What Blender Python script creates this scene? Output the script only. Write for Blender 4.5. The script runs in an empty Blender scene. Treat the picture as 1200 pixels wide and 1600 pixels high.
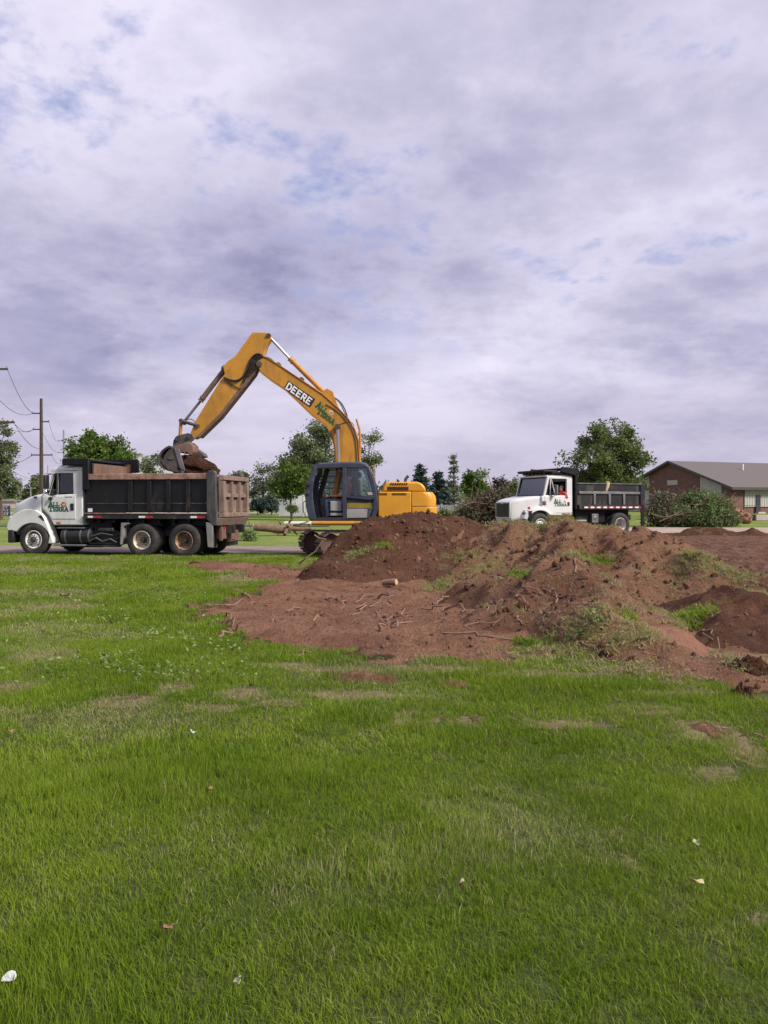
import bpy, bmesh, math, random
import numpy as np
from mathutils import Vector, Matrix, Euler

R = math.radians
PI = math.pi
random.seed(7)
rng = np.random.default_rng(11)
sc = bpy.context.scene
COL = sc.collection

# ------------------------------------------------------------------ camera
CAM_H, HOR, F = 1.58, 790.0, 1200.0      # eye height, horizon row, focal length in photo pixels
cd = bpy.data.cameras.new('camera')
cam = bpy.data.objects.new('camera', cd); COL.objects.link(cam)
cam.location = (0, 0, CAM_H)
cam.rotation_euler = (R(90) - math.atan(10 / F), 0, 0)
cd.sensor_fit = 'HORIZONTAL'; cd.sensor_width = 36; cd.lens = 36
cd.clip_start = .05; cd.clip_end = 3000
sc.camera = cam
sc.view_settings.view_transform = 'Standard'
sc.view_settings.look = 'None'
sc.view_settings.exposure = 0.90
sc.cycles.max_bounces = 6; sc.cycles.diffuse_bounces = 3; sc.cycles.glossy_bounces = 3; sc.cycles.transmission_bounces = 5; sc.cycles.transparent_max_bounces = 10
sc.view_settings.gamma = 1
sc.view_settings.use_curve_mapping = False

# ------------------------------------------------------------------ sky and sun
SUN_EL, SUN_AZ = R(41), R(120)           # azimuth clockwise from +Y: ahead-right is 45, behind-right 135
w = bpy.data.worlds.new('World'); sc.world = w; w.use_nodes = True
nt = w.node_tree; nt.nodes.clear()
def wn(t, **k):
    n = nt.nodes.new(t)
    for a, b in k.items(): setattr(n, a, b)
    return n
def wmath(op, a, b=None, clamp=False):
    n = wn('ShaderNodeMath', operation=op, use_clamp=clamp)
    for i, v in enumerate((a, b)):
        if v is None: continue
        if isinstance(v, (int, float)): n.inputs[i].default_value = v
        else: nt.links.new(v, n.inputs[i])
    return n.outputs[0]
def wmix(f, a, b):
    n = wn('ShaderNodeMix', data_type='RGBA')
    for i, v in ((0, f), (6, a), (7, b)):
        if isinstance(v, (int, float)): n.inputs[i].default_value = v
        elif isinstance(v, tuple): n.inputs[i].default_value = v
        else: nt.links.new(v, n.inputs[i])
    return n.outputs[2]
def wramp(x, lo, hi, kind='SMOOTHSTEP'):
    n = wn('ShaderNodeMapRange', interpolation_type=kind)
    nt.links.new(x, n.inputs[0]); n.inputs[1].default_value = lo; n.inputs[2].default_value = hi
    return n.outputs[0]
tc = wn('ShaderNodeTexCoord')
sep = wn('ShaderNodeSeparateXYZ'); nt.links.new(tc.outputs['Generated'], sep.inputs[0])
zc = wmath('MAXIMUM', sep.outputs[2], 0.0)
den = wmath('ADD', zc, 0.24)
cmb = wn('ShaderNodeCombineXYZ')
nt.links.new(wmath('DIVIDE', sep.outputs[0], den), cmb.inputs[0])
nt.links.new(wmath('DIVIDE', sep.outputs[1], den), cmb.inputs[1])
def wnoise(scale, detail, rough, off, dist=0.0):
    m = wn('ShaderNodeMapping'); m.inputs['Location'].default_value = off
    nt.links.new(cmb.outputs[0], m.inputs[0])
    n = wn('ShaderNodeTexNoise'); n.inputs['Scale'].default_value = scale
    n.inputs['Detail'].default_value = detail; n.inputs['Roughness'].default_value = rough
    n.inputs['Distortion'].default_value = dist
    nt.links.new(m.outputs[0], n.inputs['Vector']); return n.outputs[0]
sky = wn('ShaderNodeTexSky', sky_type='NISHITA', sun_disc=False)
sky.sun_elevation = SUN_EL; sky.sun_rotation = SUN_AZ; sky.air_density = 1.0; sky.dust_density = 2.0
big = wnoise(0.8, 5, .5, (3.1, 1.7, 0), .2)
mid = wnoise(2.3, 10, .60, (11.2, -3.2, 0), .1)
fine = wnoise(7.0, 9, .64, (1.3, 9.2, 0), .1)
cov = wmath('ADD', wmath('MULTIPLY', big, .32), wmath('ADD', wmath('MULTIPLY', mid, .48), wmath('MULTIPLY', fine, .20)))
cover = wramp(cov, .385, .475)                    # mostly closed cloud with a few blue holes
lowcov = wramp(sep.outputs[2], .36, .14)         # the layer closes up towards the horizon
cover = wmath('MAXIMUM', cover, lowcov)
shade = wnoise(.85, 10, .55, (6.4, 13.9, 0), .15)
shade2 = wnoise(3.4, 10, .60, (2.7, 3.3, 0), .1)
edge = wmath('MULTIPLY', wramp(cov, .56, .44), .10)                 # thin cloud round the holes is brighter
base_ = wmath('MULTIPLY', wmath('MULTIPLY', wramp(sep.outputs[2], .08, .20), wramp(sep.outputs[2], .40, .26)), -.060)   # grey flat bases low down
sh = wramp(wmath('ADD', wmath('ADD', edge, base_), wmath('ADD', wmath('MULTIPLY', shade, .72), wmath('MULTIPLY', shade2, .28))), .30, .70, 'LINEAR')
K = 4.7
cloud = wmix(sh, (.33 * K, .33 * K, .55 * K, 1), (1.00 * K, .95 * K, 1.14 * K, 1))
hz = wramp(sep.outputs[2], .20, 0.0)
cloud = wmix(wmath('MULTIPLY', hz, .75), cloud, (.645 * K, .585 * K, .745 * K, 1))
blue = wmix(.75, sky.outputs[0], (.42 * K, .46 * K, .80 * K, 1))
bg = wn('ShaderNodeBackground'); bg.inputs[1].default_value = 0.1
nt.links.new(wmix(cover, blue, cloud), bg.inputs[0])
out = wn('ShaderNodeOutputWorld'); nt.links.new(bg.outputs[0], out.inputs[0])

sl = bpy.data.lights.new('sun', 'SUN'); sl.energy = 3.0; sl.angle = R(12); sl.color = (1, .93, .80)
sun = bpy.data.objects.new('sun', sl); COL.objects.link(sun)
sdir = Vector((math.sin(SUN_AZ) * math.cos(SUN_EL), math.cos(SUN_AZ) * math.cos(SUN_EL), math.sin(SUN_EL)))
sun.rotation_euler = sdir.to_track_quat('Z', 'Y').to_euler()

# ------------------------------------------------------------------ materials
MATS = {}
def nodes(name):
    m = bpy.data.materials.new(name); m.use_nodes = True
    t = m.node_tree; t.nodes.clear()
    o = t.nodes.new('ShaderNodeOutputMaterial'); MATS[name] = m
    return m, t, o
def L(t, a, b): t.links.new(a, b)
def nnoise(t, vec, scale, detail=4, rough=.55):
    n = t.nodes.new('ShaderNodeTexNoise'); n.inputs['Scale'].default_value = scale
    n.inputs['Detail'].default_value = detail; n.inputs['Roughness'].default_value = rough
    L(t, vec, n.inputs['Vector']); return n.outputs[0]
def nramp(t, x, lo, hi):
    n = t.nodes.new('ShaderNodeMapRange'); n.interpolation_type = 'SMOOTHSTEP'
    L(t, x, n.inputs[0]); n.inputs[1].default_value = lo; n.inputs[2].default_value = hi
    return n.outputs[0]
def nmix(t, f, a, b):
    n = t.nodes.new('ShaderNodeMix'); n.data_type = 'RGBA'
    for i, v in ((0, f), (6, a), (7, b)):
        if isinstance(v, (int, float)): n.inputs[i].default_value = v
        elif isinstance(v, (tuple, list)): n.inputs[i].default_value = (*v[:3], 1)
        else: L(t, v, n.inputs[i])
    return n.outputs[2]
def nmath(t, op, a, b=None):
    n = t.nodes.new('ShaderNodeMath'); n.operation = op
    for i, v in enumerate((a, b)):
        if v is None: continue
        if isinstance(v, (int, float)): n.inputs[i].default_value = v
        else: L(t, v, n.inputs[i])
    return n.outputs[0]
def nbump(t, h, strength, dist):
    b = t.nodes.new('ShaderNodeBump'); b.inputs['Strength'].default_value = strength
    b.inputs['Distance'].default_value = dist; L(t, h, b.inputs['Height']); return b.outputs[0]
def sca(c, k): return tuple(min(1, x * k) for x in c)

def mat(name, col, rough=.6, metal=0., var=.12, vs=2., dirt=None, da=.5, ds=3., bump=0., bs=40., spec=.5, streak=False):
    m, t, o = nodes(name)
    p = t.nodes.new('ShaderNodeBsdfPrincipled'); L(t, p.outputs[0], o.inputs[0])
    g = t.nodes.new('ShaderNodeTexCoord').outputs['Object']
    c = nmix(t, nramp(t, nnoise(t, g, vs, 5), .3, .7), sca(col, 1 - var), sca(col, 1 + var))
    if dirt:
        gv = g
        if streak:
            mp = t.nodes.new('ShaderNodeMapping'); mp.inputs['Scale'].default_value = (1, 1, .25); L(t, g, mp.inputs[0]); gv = mp.outputs[0]
        f = nramp(t, nnoise(t, gv, ds, 8, .68), .62 - .3 * da, .82 - .3 * da)
        c = nmix(t, nmath(t, 'MULTIPLY', f, min(1, .45 + da * .6)), c, dirt)
        rr = nmath(t, 'ADD', nmath(t, 'MULTIPLY', f, (.9 - rough) * .8), rough)
        L(t, rr, p.inputs['Roughness'])
    else: p.inputs['Roughness'].default_value = rough
    L(t, c, p.inputs['Base Color']); p.inputs['Metallic'].default_value = metal
    p.inputs['Specular IOR Level'].default_value = spec
    if bump: L(t, nbump(t, nnoise(t, g, bs, 6), bump, .02), p.inputs['Normal'])
    return m

def glass_mat(name, tint, alpha, rough=.03):
    m, t, o = nodes(name)
    gl = t.nodes.new('ShaderNodeBsdfGlossy'); gl.inputs['Roughness'].default_value = rough; gl.inputs[0].default_value = (.9, .95, 1, 1)
    tr = t.nodes.new('ShaderNodeBsdfTransparent'); tr.inputs[0].default_value = (*tint, 1)
    fr = t.nodes.new('ShaderNodeFresnel'); fr.inputs[0].default_value = 1.5
    mx = t.nodes.new('ShaderNodeMixShader')
    f = nmath(t, 'ADD', fr.outputs[0], alpha)
    L(t, f, mx.inputs[0]); L(t, tr.outputs[0], mx.inputs[1]); L(t, gl.outputs[0], mx.inputs[2]); L(t, mx.outputs[0], o.inputs[0])
    return m

def leaf_mat(name, c1, c2, transl=.35, rough=.55):
    m, t, o = nodes(name)
    p = t.nodes.new('ShaderNodeBsdfPrincipled'); p.inputs['Roughness'].default_value = rough
    p.inputs['Specular IOR Level'].default_value = .3
    tr = t.nodes.new('ShaderNodeBsdfTranslucent'); mx = t.nodes.new('ShaderNodeMixShader'); mx.inputs[0].default_value = transl
    ge = t.nodes.new('ShaderNodeNewGeometry')
    c = nmix(t, ge.outputs['Random Per Island'], c1, c2)
    c = nmix(t, nramp(t, nnoise(t, ge.outputs['Position'], .9, 3), .35, .7), c, sca(c1, .75))
    L(t, c, p.inputs['Base Color']); L(t, c, tr.inputs[0])
    L(t, p.outputs[0], mx.inputs[1]); L(t, tr.outputs[0], mx.inputs[2]); L(t, mx.outputs[0], o.inputs[0])
    return m

DUST = (.20, .13, .10)
mat('truck_white', (.62, .63, .62), .28, var=.06, dirt=(.34, .30, .26), da=.22, ds=2.2, streak=True)
mat('truck_white_far', (.60, .60, .61), .25, var=.05, dirt=(.42, .36, .31), da=.18, ds=2.0, streak=True)
mat('black_paint', (.013, .013, .014), .42, var=.3, dirt=(.075, .06, .055), da=.42, ds=3.5, streak=True)
mat('black_clean', (.008, .008, .010), .55, var=.25, vs=5, spec=.25)
mat('bed_black', (.008, .008, .009), .5, var=.3, dirt=(.060, .050, .046), da=.30, ds=4.5, streak=True, spec=.3)
mat('plastic_black', (.014, .014, .015), .55, var=.2)
mat('rubber', (.022, .021, .021), .8, var=.3, dirt=(.085, .065, .055), da=.45, ds=2.5, bump=.3, bs=60)
mat('rim_white', (.62, .61, .58), .45, var=.1, dirt=(.22, .15, .11), da=.35, ds=7)
mat('rim_tan', (.50, .45, .36), .5, var=.15, dirt=(.17, .10, .06), da=.55, ds=7)
mat('rim_rust', (.30, .20, .13), .6, var=.25, dirt=(.13, .055, .03), da=.7, ds=8)
mat('hub_dark', (.035, .032, .03), .6, var=.3, dirt=(.12, .08, .06), da=.4, ds=9)
mat('rail_brown', (.33, .20, .15), .65, var=.2, vs=3, dirt=(.15, .075, .05), da=.6, ds=4)
mat('gate_pink', (.205, .14, .118), .72, var=.18, vs=4, dirt=(.09, .055, .043), da=.5, ds=5, streak=True)
mat('post_grey', (.05, .05, .052), .6, var=.3, dirt=(.17, .15, .14), da=.5, ds=6, streak=True)
mat('flap_grey', (.22, .21, .20), .8, var=.15, dirt=DUST, da=.4, ds=5)
mat('steel', (.42, .42, .44), .35, .9, var=.1)
mat('steel_dull', (.20, .20, .21), .5, .7, var=.2, dirt=(.14, .10, .08), da=.4, ds=8)
mat('chrome', (.75, .75, .77), .1, 1, var=.03)
mat('red_reflector', (.40, .02, .025), .35, var=.1)
mat('white_reflector', (.75, .72, .72), .35, var=.05)
mat('amber', (.45, .14, .02), .35, var=.1)
mat('logo_green', (.012, .085, .03), .5, var=.2, vs=12)
mat('logo_red', (.42, .08, .06), .5, var=.2, vs=20)
mat('logo_cream', (.62, .5, .28), .5, var=.1)
mat('decal_black', (.010, .010, .012), .5, var=.1)
mat('decal_white', (.75, .75, .77), .5, var=.04)
mat('excavator_yellow', (.46, .215, .020), .45, var=.14, vs=1.6, dirt=(.20, .10, .035), da=.38, ds=2.6, bump=.08, bs=8, streak=True)
mat('housing_yellow', (.58, .27, .018), .38, var=.08, vs=1.2, dirt=(.31, .15, .045), da=.26, ds=2.6, streak=True)
mat('cylinder_yellow', (.42, .195, .04), .45, var=.1, dirt=(.22, .11, .05), da=.4, ds=6)
mat('cab_navy', (.034, .042, .066), .42, var=.15, dirt=(.11, .10, .10), da=.25, ds=4)
mat('cab_inside', (.022, .022, .025), .7, var=.2)
mat('grey_panel', (.27, .26, .255), .65, var=.12, dirt=(.17, .13, .11), da=.4, ds=6)
mat('seat_grey', (.12, .125, .13), .8, var=.15)
mat('olive_fill', (.22, .17, .012), .5, var=.15)
mat('bucket_steel', (.075, .066, .062), .6, .25, var=.25, dirt=(.17, .10, .07), da=.45, ds=5, bump=.2, bs=20)
mat('rust_brown', (.16, .09, .068), .7, .0, var=.25, dirt=(.12, .08, .06), da=.5, ds=6, bump=.2, bs=20)
mat('track_steel', (.10, .065, .055), .7, .2, var=.3, dirt=(.16, .085, .065), da=.6, ds=6)
mat('hose', (.012, .012, .014), .5, var=.2)
mat('skin', (.50, .27, .19), .55, var=.06)
mat('jeans', (.13, .19, .29), .85, var=.15, vs=15)
mat('orange_shirt', (.62, .13, .05), .8, var=.1)
mat('red_shirt', (.48, .07, .075), .8, var=.15, vs=9)
mat('boots', (.05, .035, .028), .8, var=.2)
mat('hair', (.03, .022, .018), .7, var=.2)
mat('cap_white', (.6, .58, .54), .8, var=.1)
mat('bark', (.085, .062, .048), .9, var=.25, vs=8, dirt=(.16, .13, .11), da=.4, ds=10, bump=.6, bs=25)
mat('bark_brown', (.165, .105, .07), .9, var=.22, vs=6, dirt=(.075, .05, .036), da=.45, ds=9, bump=.6, bs=22)
mat('wood_cut', (.50, .34, .19), .8, var=.12, vs=12)
mat('root_wood', (.27, .175, .125), .85, var=.25, vs=12, dirt=(.15, .075, .052), da=.75, ds=12)
mat('root_dark', (.19, .115, .085), .9, var=.25, vs=12, dirt=(.10, .055, .04), da=.5, ds=14)
mat('red_root', (.27, .12, .085), .85, var=.25, vs=5, dirt=(.5, .36, .3), da=.35, ds=6)
mat('vinyl_white', (.72, .72, .74), .5, var=.03)
mat('fence_grey', (.34, .35, .38), .6, .2, var=.12, vs=3)
mat('siding', (.40, .385, .37), .6, var=.05)
mat('fascia', (.055, .05, .052), .6, var=.1)
mat('door_navy', (.03, .035, .05), .4, var=.1)
mat('sign_navy', (.035, .04, .12), .5, var=.08)
mat('sign_white', (.70, .70, .74), .5, var=.04)
mat('plaque', (.42, .36, .34), .7, var=.1, vs=8)
mat('house_beige', (.52, .44, .38), .8, var=.05)
mat('house_pink', (.46, .36, .35), .8, var=.08)
mat('house_white', (.66, .65, .66), .7, var=.04)
mat('pole_wood', (.055, .04, .035), .9, var=.2, vs=6)
mat('pole_grey', (.22, .21, .22), .8, var=.15)
mat('wire', (.035, .035, .045), .6)
mat('concrete_far', (.48, .45, .42), .85, var=.1, vs=1.5)
mat('paper', (.42, .44, .44), .7, var=.05)
mat('straw', (.50, .40, .22), .85, var=.15)
mat('brown_leaf', (.23, .125, .06), .8, var=.2, vs=20)
mat('pale_leaf', (.36, .38, .19), .7, var=.15, vs=20)
glass_mat('truck_glass', (.36, .44, .42), .02)
glass_mat('screen_glass', (.55, .62, .64), .10)
glass_mat('cab_glass', (.72, .80, .78), .015)
leaf_mat('leaf_maple', (.070, .130, .018), (.150, .225, .040))
leaf_mat('leaf_dark', (.100, .145, .042), (.215, .255, .095))
leaf_mat('leaf_grey', (.120, .162, .068), (.235, .270, .135))
leaf_mat('leaf_pale', (.13, .165, .095), (.24, .27, .19))
leaf_mat('leaf_spruce', (.035, .064, .056), (.080, .120, .108), .2)
leaf_mat('leaf_brush', (.100, .160, .050), (.22, .30, .12))
leaf_mat('leaf_brush_grey', (.135, .145, .085), (.25, .25, .16))
leaf_mat('leaf_brown', (.085, .068, .048), (.155, .135, .085))
leaf_mat('leaf_fallen', (.12, .20, .06), (.27, .34, .16), .2)

def world_mat_base(name):
    m, t, o = nodes(name)
    p = t.nodes.new('ShaderNodeBsdfPrincipled'); L(t, p.outputs[0], o.inputs[0])
    p.inputs['Roughness'].default_value = .95; p.inputs['Specular IOR Level'].default_value = .15
    g = t.nodes.new('ShaderNodeNewGeometry').outputs['Position']
    return m, t, p, g
def nattr(t, name, typ='GEOMETRY'):
    a = t.nodes.new('ShaderNodeAttribute'); a.attribute_name = name; a.attribute_type = typ
    return a.outputs['Fac']

def soil_mat(name, dark, light, pale, fib=.3):
    m, t, p, g = world_mat_base(name)
    c = nmix(t, nramp(t, nnoise(t, g, .8, 5), .35, .68), dark, light)
    c = nmix(t, nmath(t, 'MULTIPLY', nramp(t, nnoise(t, g, 4.5, 7, .65), .52, .75), .65), c, pale)
    c = nmix(t, nmath(t, 'MULTIPLY', nramp(t, nnoise(t, g, 14, 6, .7), .50, .66), .5), c, sca(dark, .6))
    # thatch and dead grass worked into the turned sod
    f = nmath(t, 'MULTIPLY', nramp(t, nnoise(t, g, 2.3, 6, .7), .52, .66), nattr(t, 'thatch'))
    c = nmix(t, f, c, (.175, .145, .082))
    c = nmix(t, nattr(t, 'packed'), c, (.34, .172, .115))
    L(t, c, p.inputs['Base Color'])
    h = nmath(t, 'ADD', nnoise(t, g, 9, 8, .68), nmath(t, 'MULTIPLY', nnoise(t, g, 40, 6, .65), .5))
    L(t, nbump(t, h, 1.0, .12), p.inputs['Normal'])
    return m
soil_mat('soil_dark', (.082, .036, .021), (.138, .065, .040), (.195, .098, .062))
soil_mat('soil_brown', (.165, .082, .048), (.268, .146, .090), (.37, .226, .148))
soil_mat('soil_red', (.18, .090, .060), (.27, .142, .098), (.36, .21, .15))
soil_mat('soil_load', (.05, .022, .014), (.10, .048, .03), (.13, .062, .04))

def ground_mat():
    m, t, p, g = world_mat_base('ground')
    gr = nmix(t, nramp(t, nnoise(t, g, .35, 5), .35, .65), (.130, .180, .036), (.190, .230, .060))
    gr = nmix(t, nmath(t, 'MULTIPLY', nramp(t, nnoise(t, g, 3.0, 6, .65), .45, .7), .6), gr, (.075, .105, .028))
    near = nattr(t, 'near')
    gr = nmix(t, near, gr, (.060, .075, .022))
    dr = nmix(t, nramp(t, nnoise(t, g, 5, 7, .65), .4, .65), (.20, .155, .088), (.13, .10, .055))
    nz = nmath(t, 'MULTIPLY', nmath(t, 'SUBTRACT', nnoise(t, g, 3.2, 8, .72), .5), 1.9)
    fd = nramp(t, nmath(t, 'ADD', nattr(t, 'dry'), nz), .35, .65)
    c = nmix(t, fd, gr, dr)
    so = nmix(t, nramp(t, nnoise(t, g, 1.0, 6, .6), .35, .65), (.215, .105, .065), (.315, .165, .106))
    so = nmix(t, nmath(t, 'MULTIPLY', nramp(t, nnoise(t, g, 9, 7, .7), .52, .68), .7), so, (.125, .064, .044))
    so = nmix(t, nmath(t, 'MULTIPLY', nramp(t, nnoise(t, g, 22, 6, .7), .56, .7), .45), so, (.31, .19, .14))
    dk = nmix(t, nramp(t, nnoise(t, g, 3.5, 7, .65), .38, .62), (.125, .062, .043), (.225, .122, .086))
    so = nmix(t, nattr(t, 'field'), so, dk)
    fs = nramp(t, nmath(t, 'ADD', nattr(t, 'dirt'), nz), .40, .62)
    c = nmix(t, fs, c, so)
    L(t, c, p.inputs['Base Color'])
    h = nmath(t, 'ADD', nnoise(t, g, 7, 8, .65), nmath(t, 'MULTIPLY', nnoise(t, g, 35, 6, .6), .5))
    h2 = nmath(t, 'MULTIPLY', nmath(t, 'ADD', h, nmath(t, 'MULTIPLY', nnoise(t, g, 2.2, 7, .7), 1.6)), nmath(t, 'ADD', nmath(t, 'MULTIPLY', fs, 2.4), .6))
    L(t, nbump(t, h2, 1.0, .06), p.inputs['Normal'])
ground_mat()

def paving_mat(name, c1, c2, stain):
    m, t, p, g = world_mat_base(name)
    c = nmix(t, nramp(t, nnoise(t, g, 1.3, 7, .6), .35, .65), c1, c2)
    c = nmix(t, nmath(t, 'MULTIPLY', nramp(t, nnoise(t, g, .7, 6, .7), .5, .7), .7), c, stain)
    L(t, c, p.inputs['Base Color'])
    L(t, nbump(t, nnoise(t, g, 60, 4), .3, .01), p.inputs['Normal'])
paving_mat('asphalt_dusty', (.19, .155, .145), (.25, .195, .175), (.25, .155, .115))
paving_mat('concrete_drive', (.30, .235, .20), (.36, .29, .25), (.27, .18, .14))
paving_mat('asphalt_far', (.075, .08, .085), (.10, .10, .105), (.12, .11, .11))

def grass_mat(name, dark, lite, dry, dryamt):
    m, t, o = nodes(name)
    p = t.nodes.new('ShaderNodeBsdfPrincipled'); p.inputs['Roughness'].default_value = .5
    p.inputs['Specular IOR Level'].default_value = .12
    tr = t.nodes.new('ShaderNodeBsdfTranslucent'); mx = t.nodes.new('ShaderNodeMixShader'); mx.inputs[0].default_value = .38
    ge = t.nodes.new('ShaderNodeNewGeometry'); g = ge.outputs['Position']; ri = ge.outputs['Random Per Island']
    c = nmix(t, nramp(t, nnoise(t, g, .75, 5, .6), .36, .64), dark, lite)
    c = nmix(t, nmath(t, 'MULTIPLY', nramp(t, nnoise(t, g, 2.6, 4, .6), .52, .72), .6), c, sca(dark, .62))
    c = nmix(t, nmath(t, 'MULTIPLY', ri, .45), c, (lite[0] * 1.25, lite[1] * 1.12, lite[2] * 1.2))
    dd = nramp(t, nmath(t, 'ADD', ri, nmath(t, 'MULTIPLY', nnoise(t, g, 1.9, 5, .6), .5)), 1.28 - dryamt, 1.34 - dryamt)
    c = nmix(t, dd, c, dry)
    L(t, c, p.inputs['Base Color']); L(t, c, tr.inputs[0])
    L(t, p.outputs[0], mx.inputs[1]); L(t, tr.outputs[0], mx.inputs[2]); L(t, mx.outputs[0], o.inputs[0])
grass_mat('grass_blade', (.100, .180, .012), (.198, .285, .027), (.38, .34, .15), .09)
grass_mat('grass_pale', (.155, .210, .045), (.245, .295, .085), (.40, .35, .19), .30)
grass_mat('grass_dry', (.20, .17, .095), (.30, .26, .15), (.36, .30, .19), .5)

def brick_mat():
    m, t, o = nodes('brick')
    p = t.nodes.new('ShaderNodeBsdfPrincipled'); L(t, p.outputs[0], o.inputs[0]); p.inputs['Roughness'].default_value = .9
    g = t.nodes.new('ShaderNodeTexCoord').outputs['Object']
    sp = t.nodes.new('ShaderNodeSeparateXYZ'); L(t, g, sp.inputs[0])
    cb = t.nodes.new('ShaderNodeCombineXYZ')
    L(t, nmath(t, 'ADD', sp.outputs[0], sp.outputs[1]), cb.inputs[0]); L(t, sp.outputs[2], cb.inputs[1])
    b = t.nodes.new('ShaderNodeTexBrick'); L(t, cb.outputs[0], b.inputs['Vector'])
    b.inputs['Scale'].default_value = 1; b.inputs['Brick Width'].default_value = .22; b.inputs['Row Height'].default_value = .075
    b.inputs['Mortar Size'].default_value = .008
    b.inputs['Color1'].default_value = (.10, .035, .028, 1); b.inputs['Color2'].default_value = (.165, .065, .05, 1); b.inputs['Mortar'].default_value = (.20, .15, .135, 1)
    c = nmix(t, nmath(t, 'MULTIPLY', nramp(t, nnoise(t, g, 1.6, 5), .5, .7), .5), b.outputs[0], (.085, .04, .035))
    L(t, c, p.inputs['Base Color'])
brick_mat()
def shingle_mat(name, c1, c2):
    m, t, o = nodes(name)
    p = t.nodes.new('ShaderNodeBsdfPrincipled'); L(t, p.outputs[0], o.inputs[0]); p.inputs['Roughness'].default_value = .9
    g = t.nodes.new('ShaderNodeTexCoord').outputs['Object']
    c = nmix(t, nramp(t, nnoise(t, g, 3, 7, .7), .35, .65), c1, c2)
    wv = t.nodes.new('ShaderNodeTexWave'); wv.bands_direction = 'Z'; wv.inputs['Scale'].default_value = 3.2; wv.inputs['Distortion'].default_value = .6; L(t, g, wv.inputs[0])
    c = nmix(t, nmath(t, 'MULTIPLY', nramp(t, wv.outputs['Fac'], .0, .3), .12), sca(c1, .8), c)
    L(t, c, p.inputs['Base Color'])
shingle_mat('roof_shingle', (.135, .115, .115), (.165, .145, .145))
shingle_mat('roof_grey', (.17, .165, .17), (.22, .21, .215))

# ------------------------------------------------------------------ mesh toolkit
def setp(o, label=None, cat=None, group=None, kind=None):
    if label: o['label'] = label
    if cat: o['category'] = cat
    if group: o['group'] = group
    if kind: o['kind'] = kind
    return o
def empty(name, loc=(0, 0, 0), rz=0., label=None, cat=None, group=None, parent=None):
    o = bpy.data.objects.new(name, None); COL.objects.link(o)
    o.location = loc; o.rotation_euler = (0, 0, rz); o.empty_display_size = .2
    if parent: o.parent = parent
    return setp(o, label, cat, group)

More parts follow.
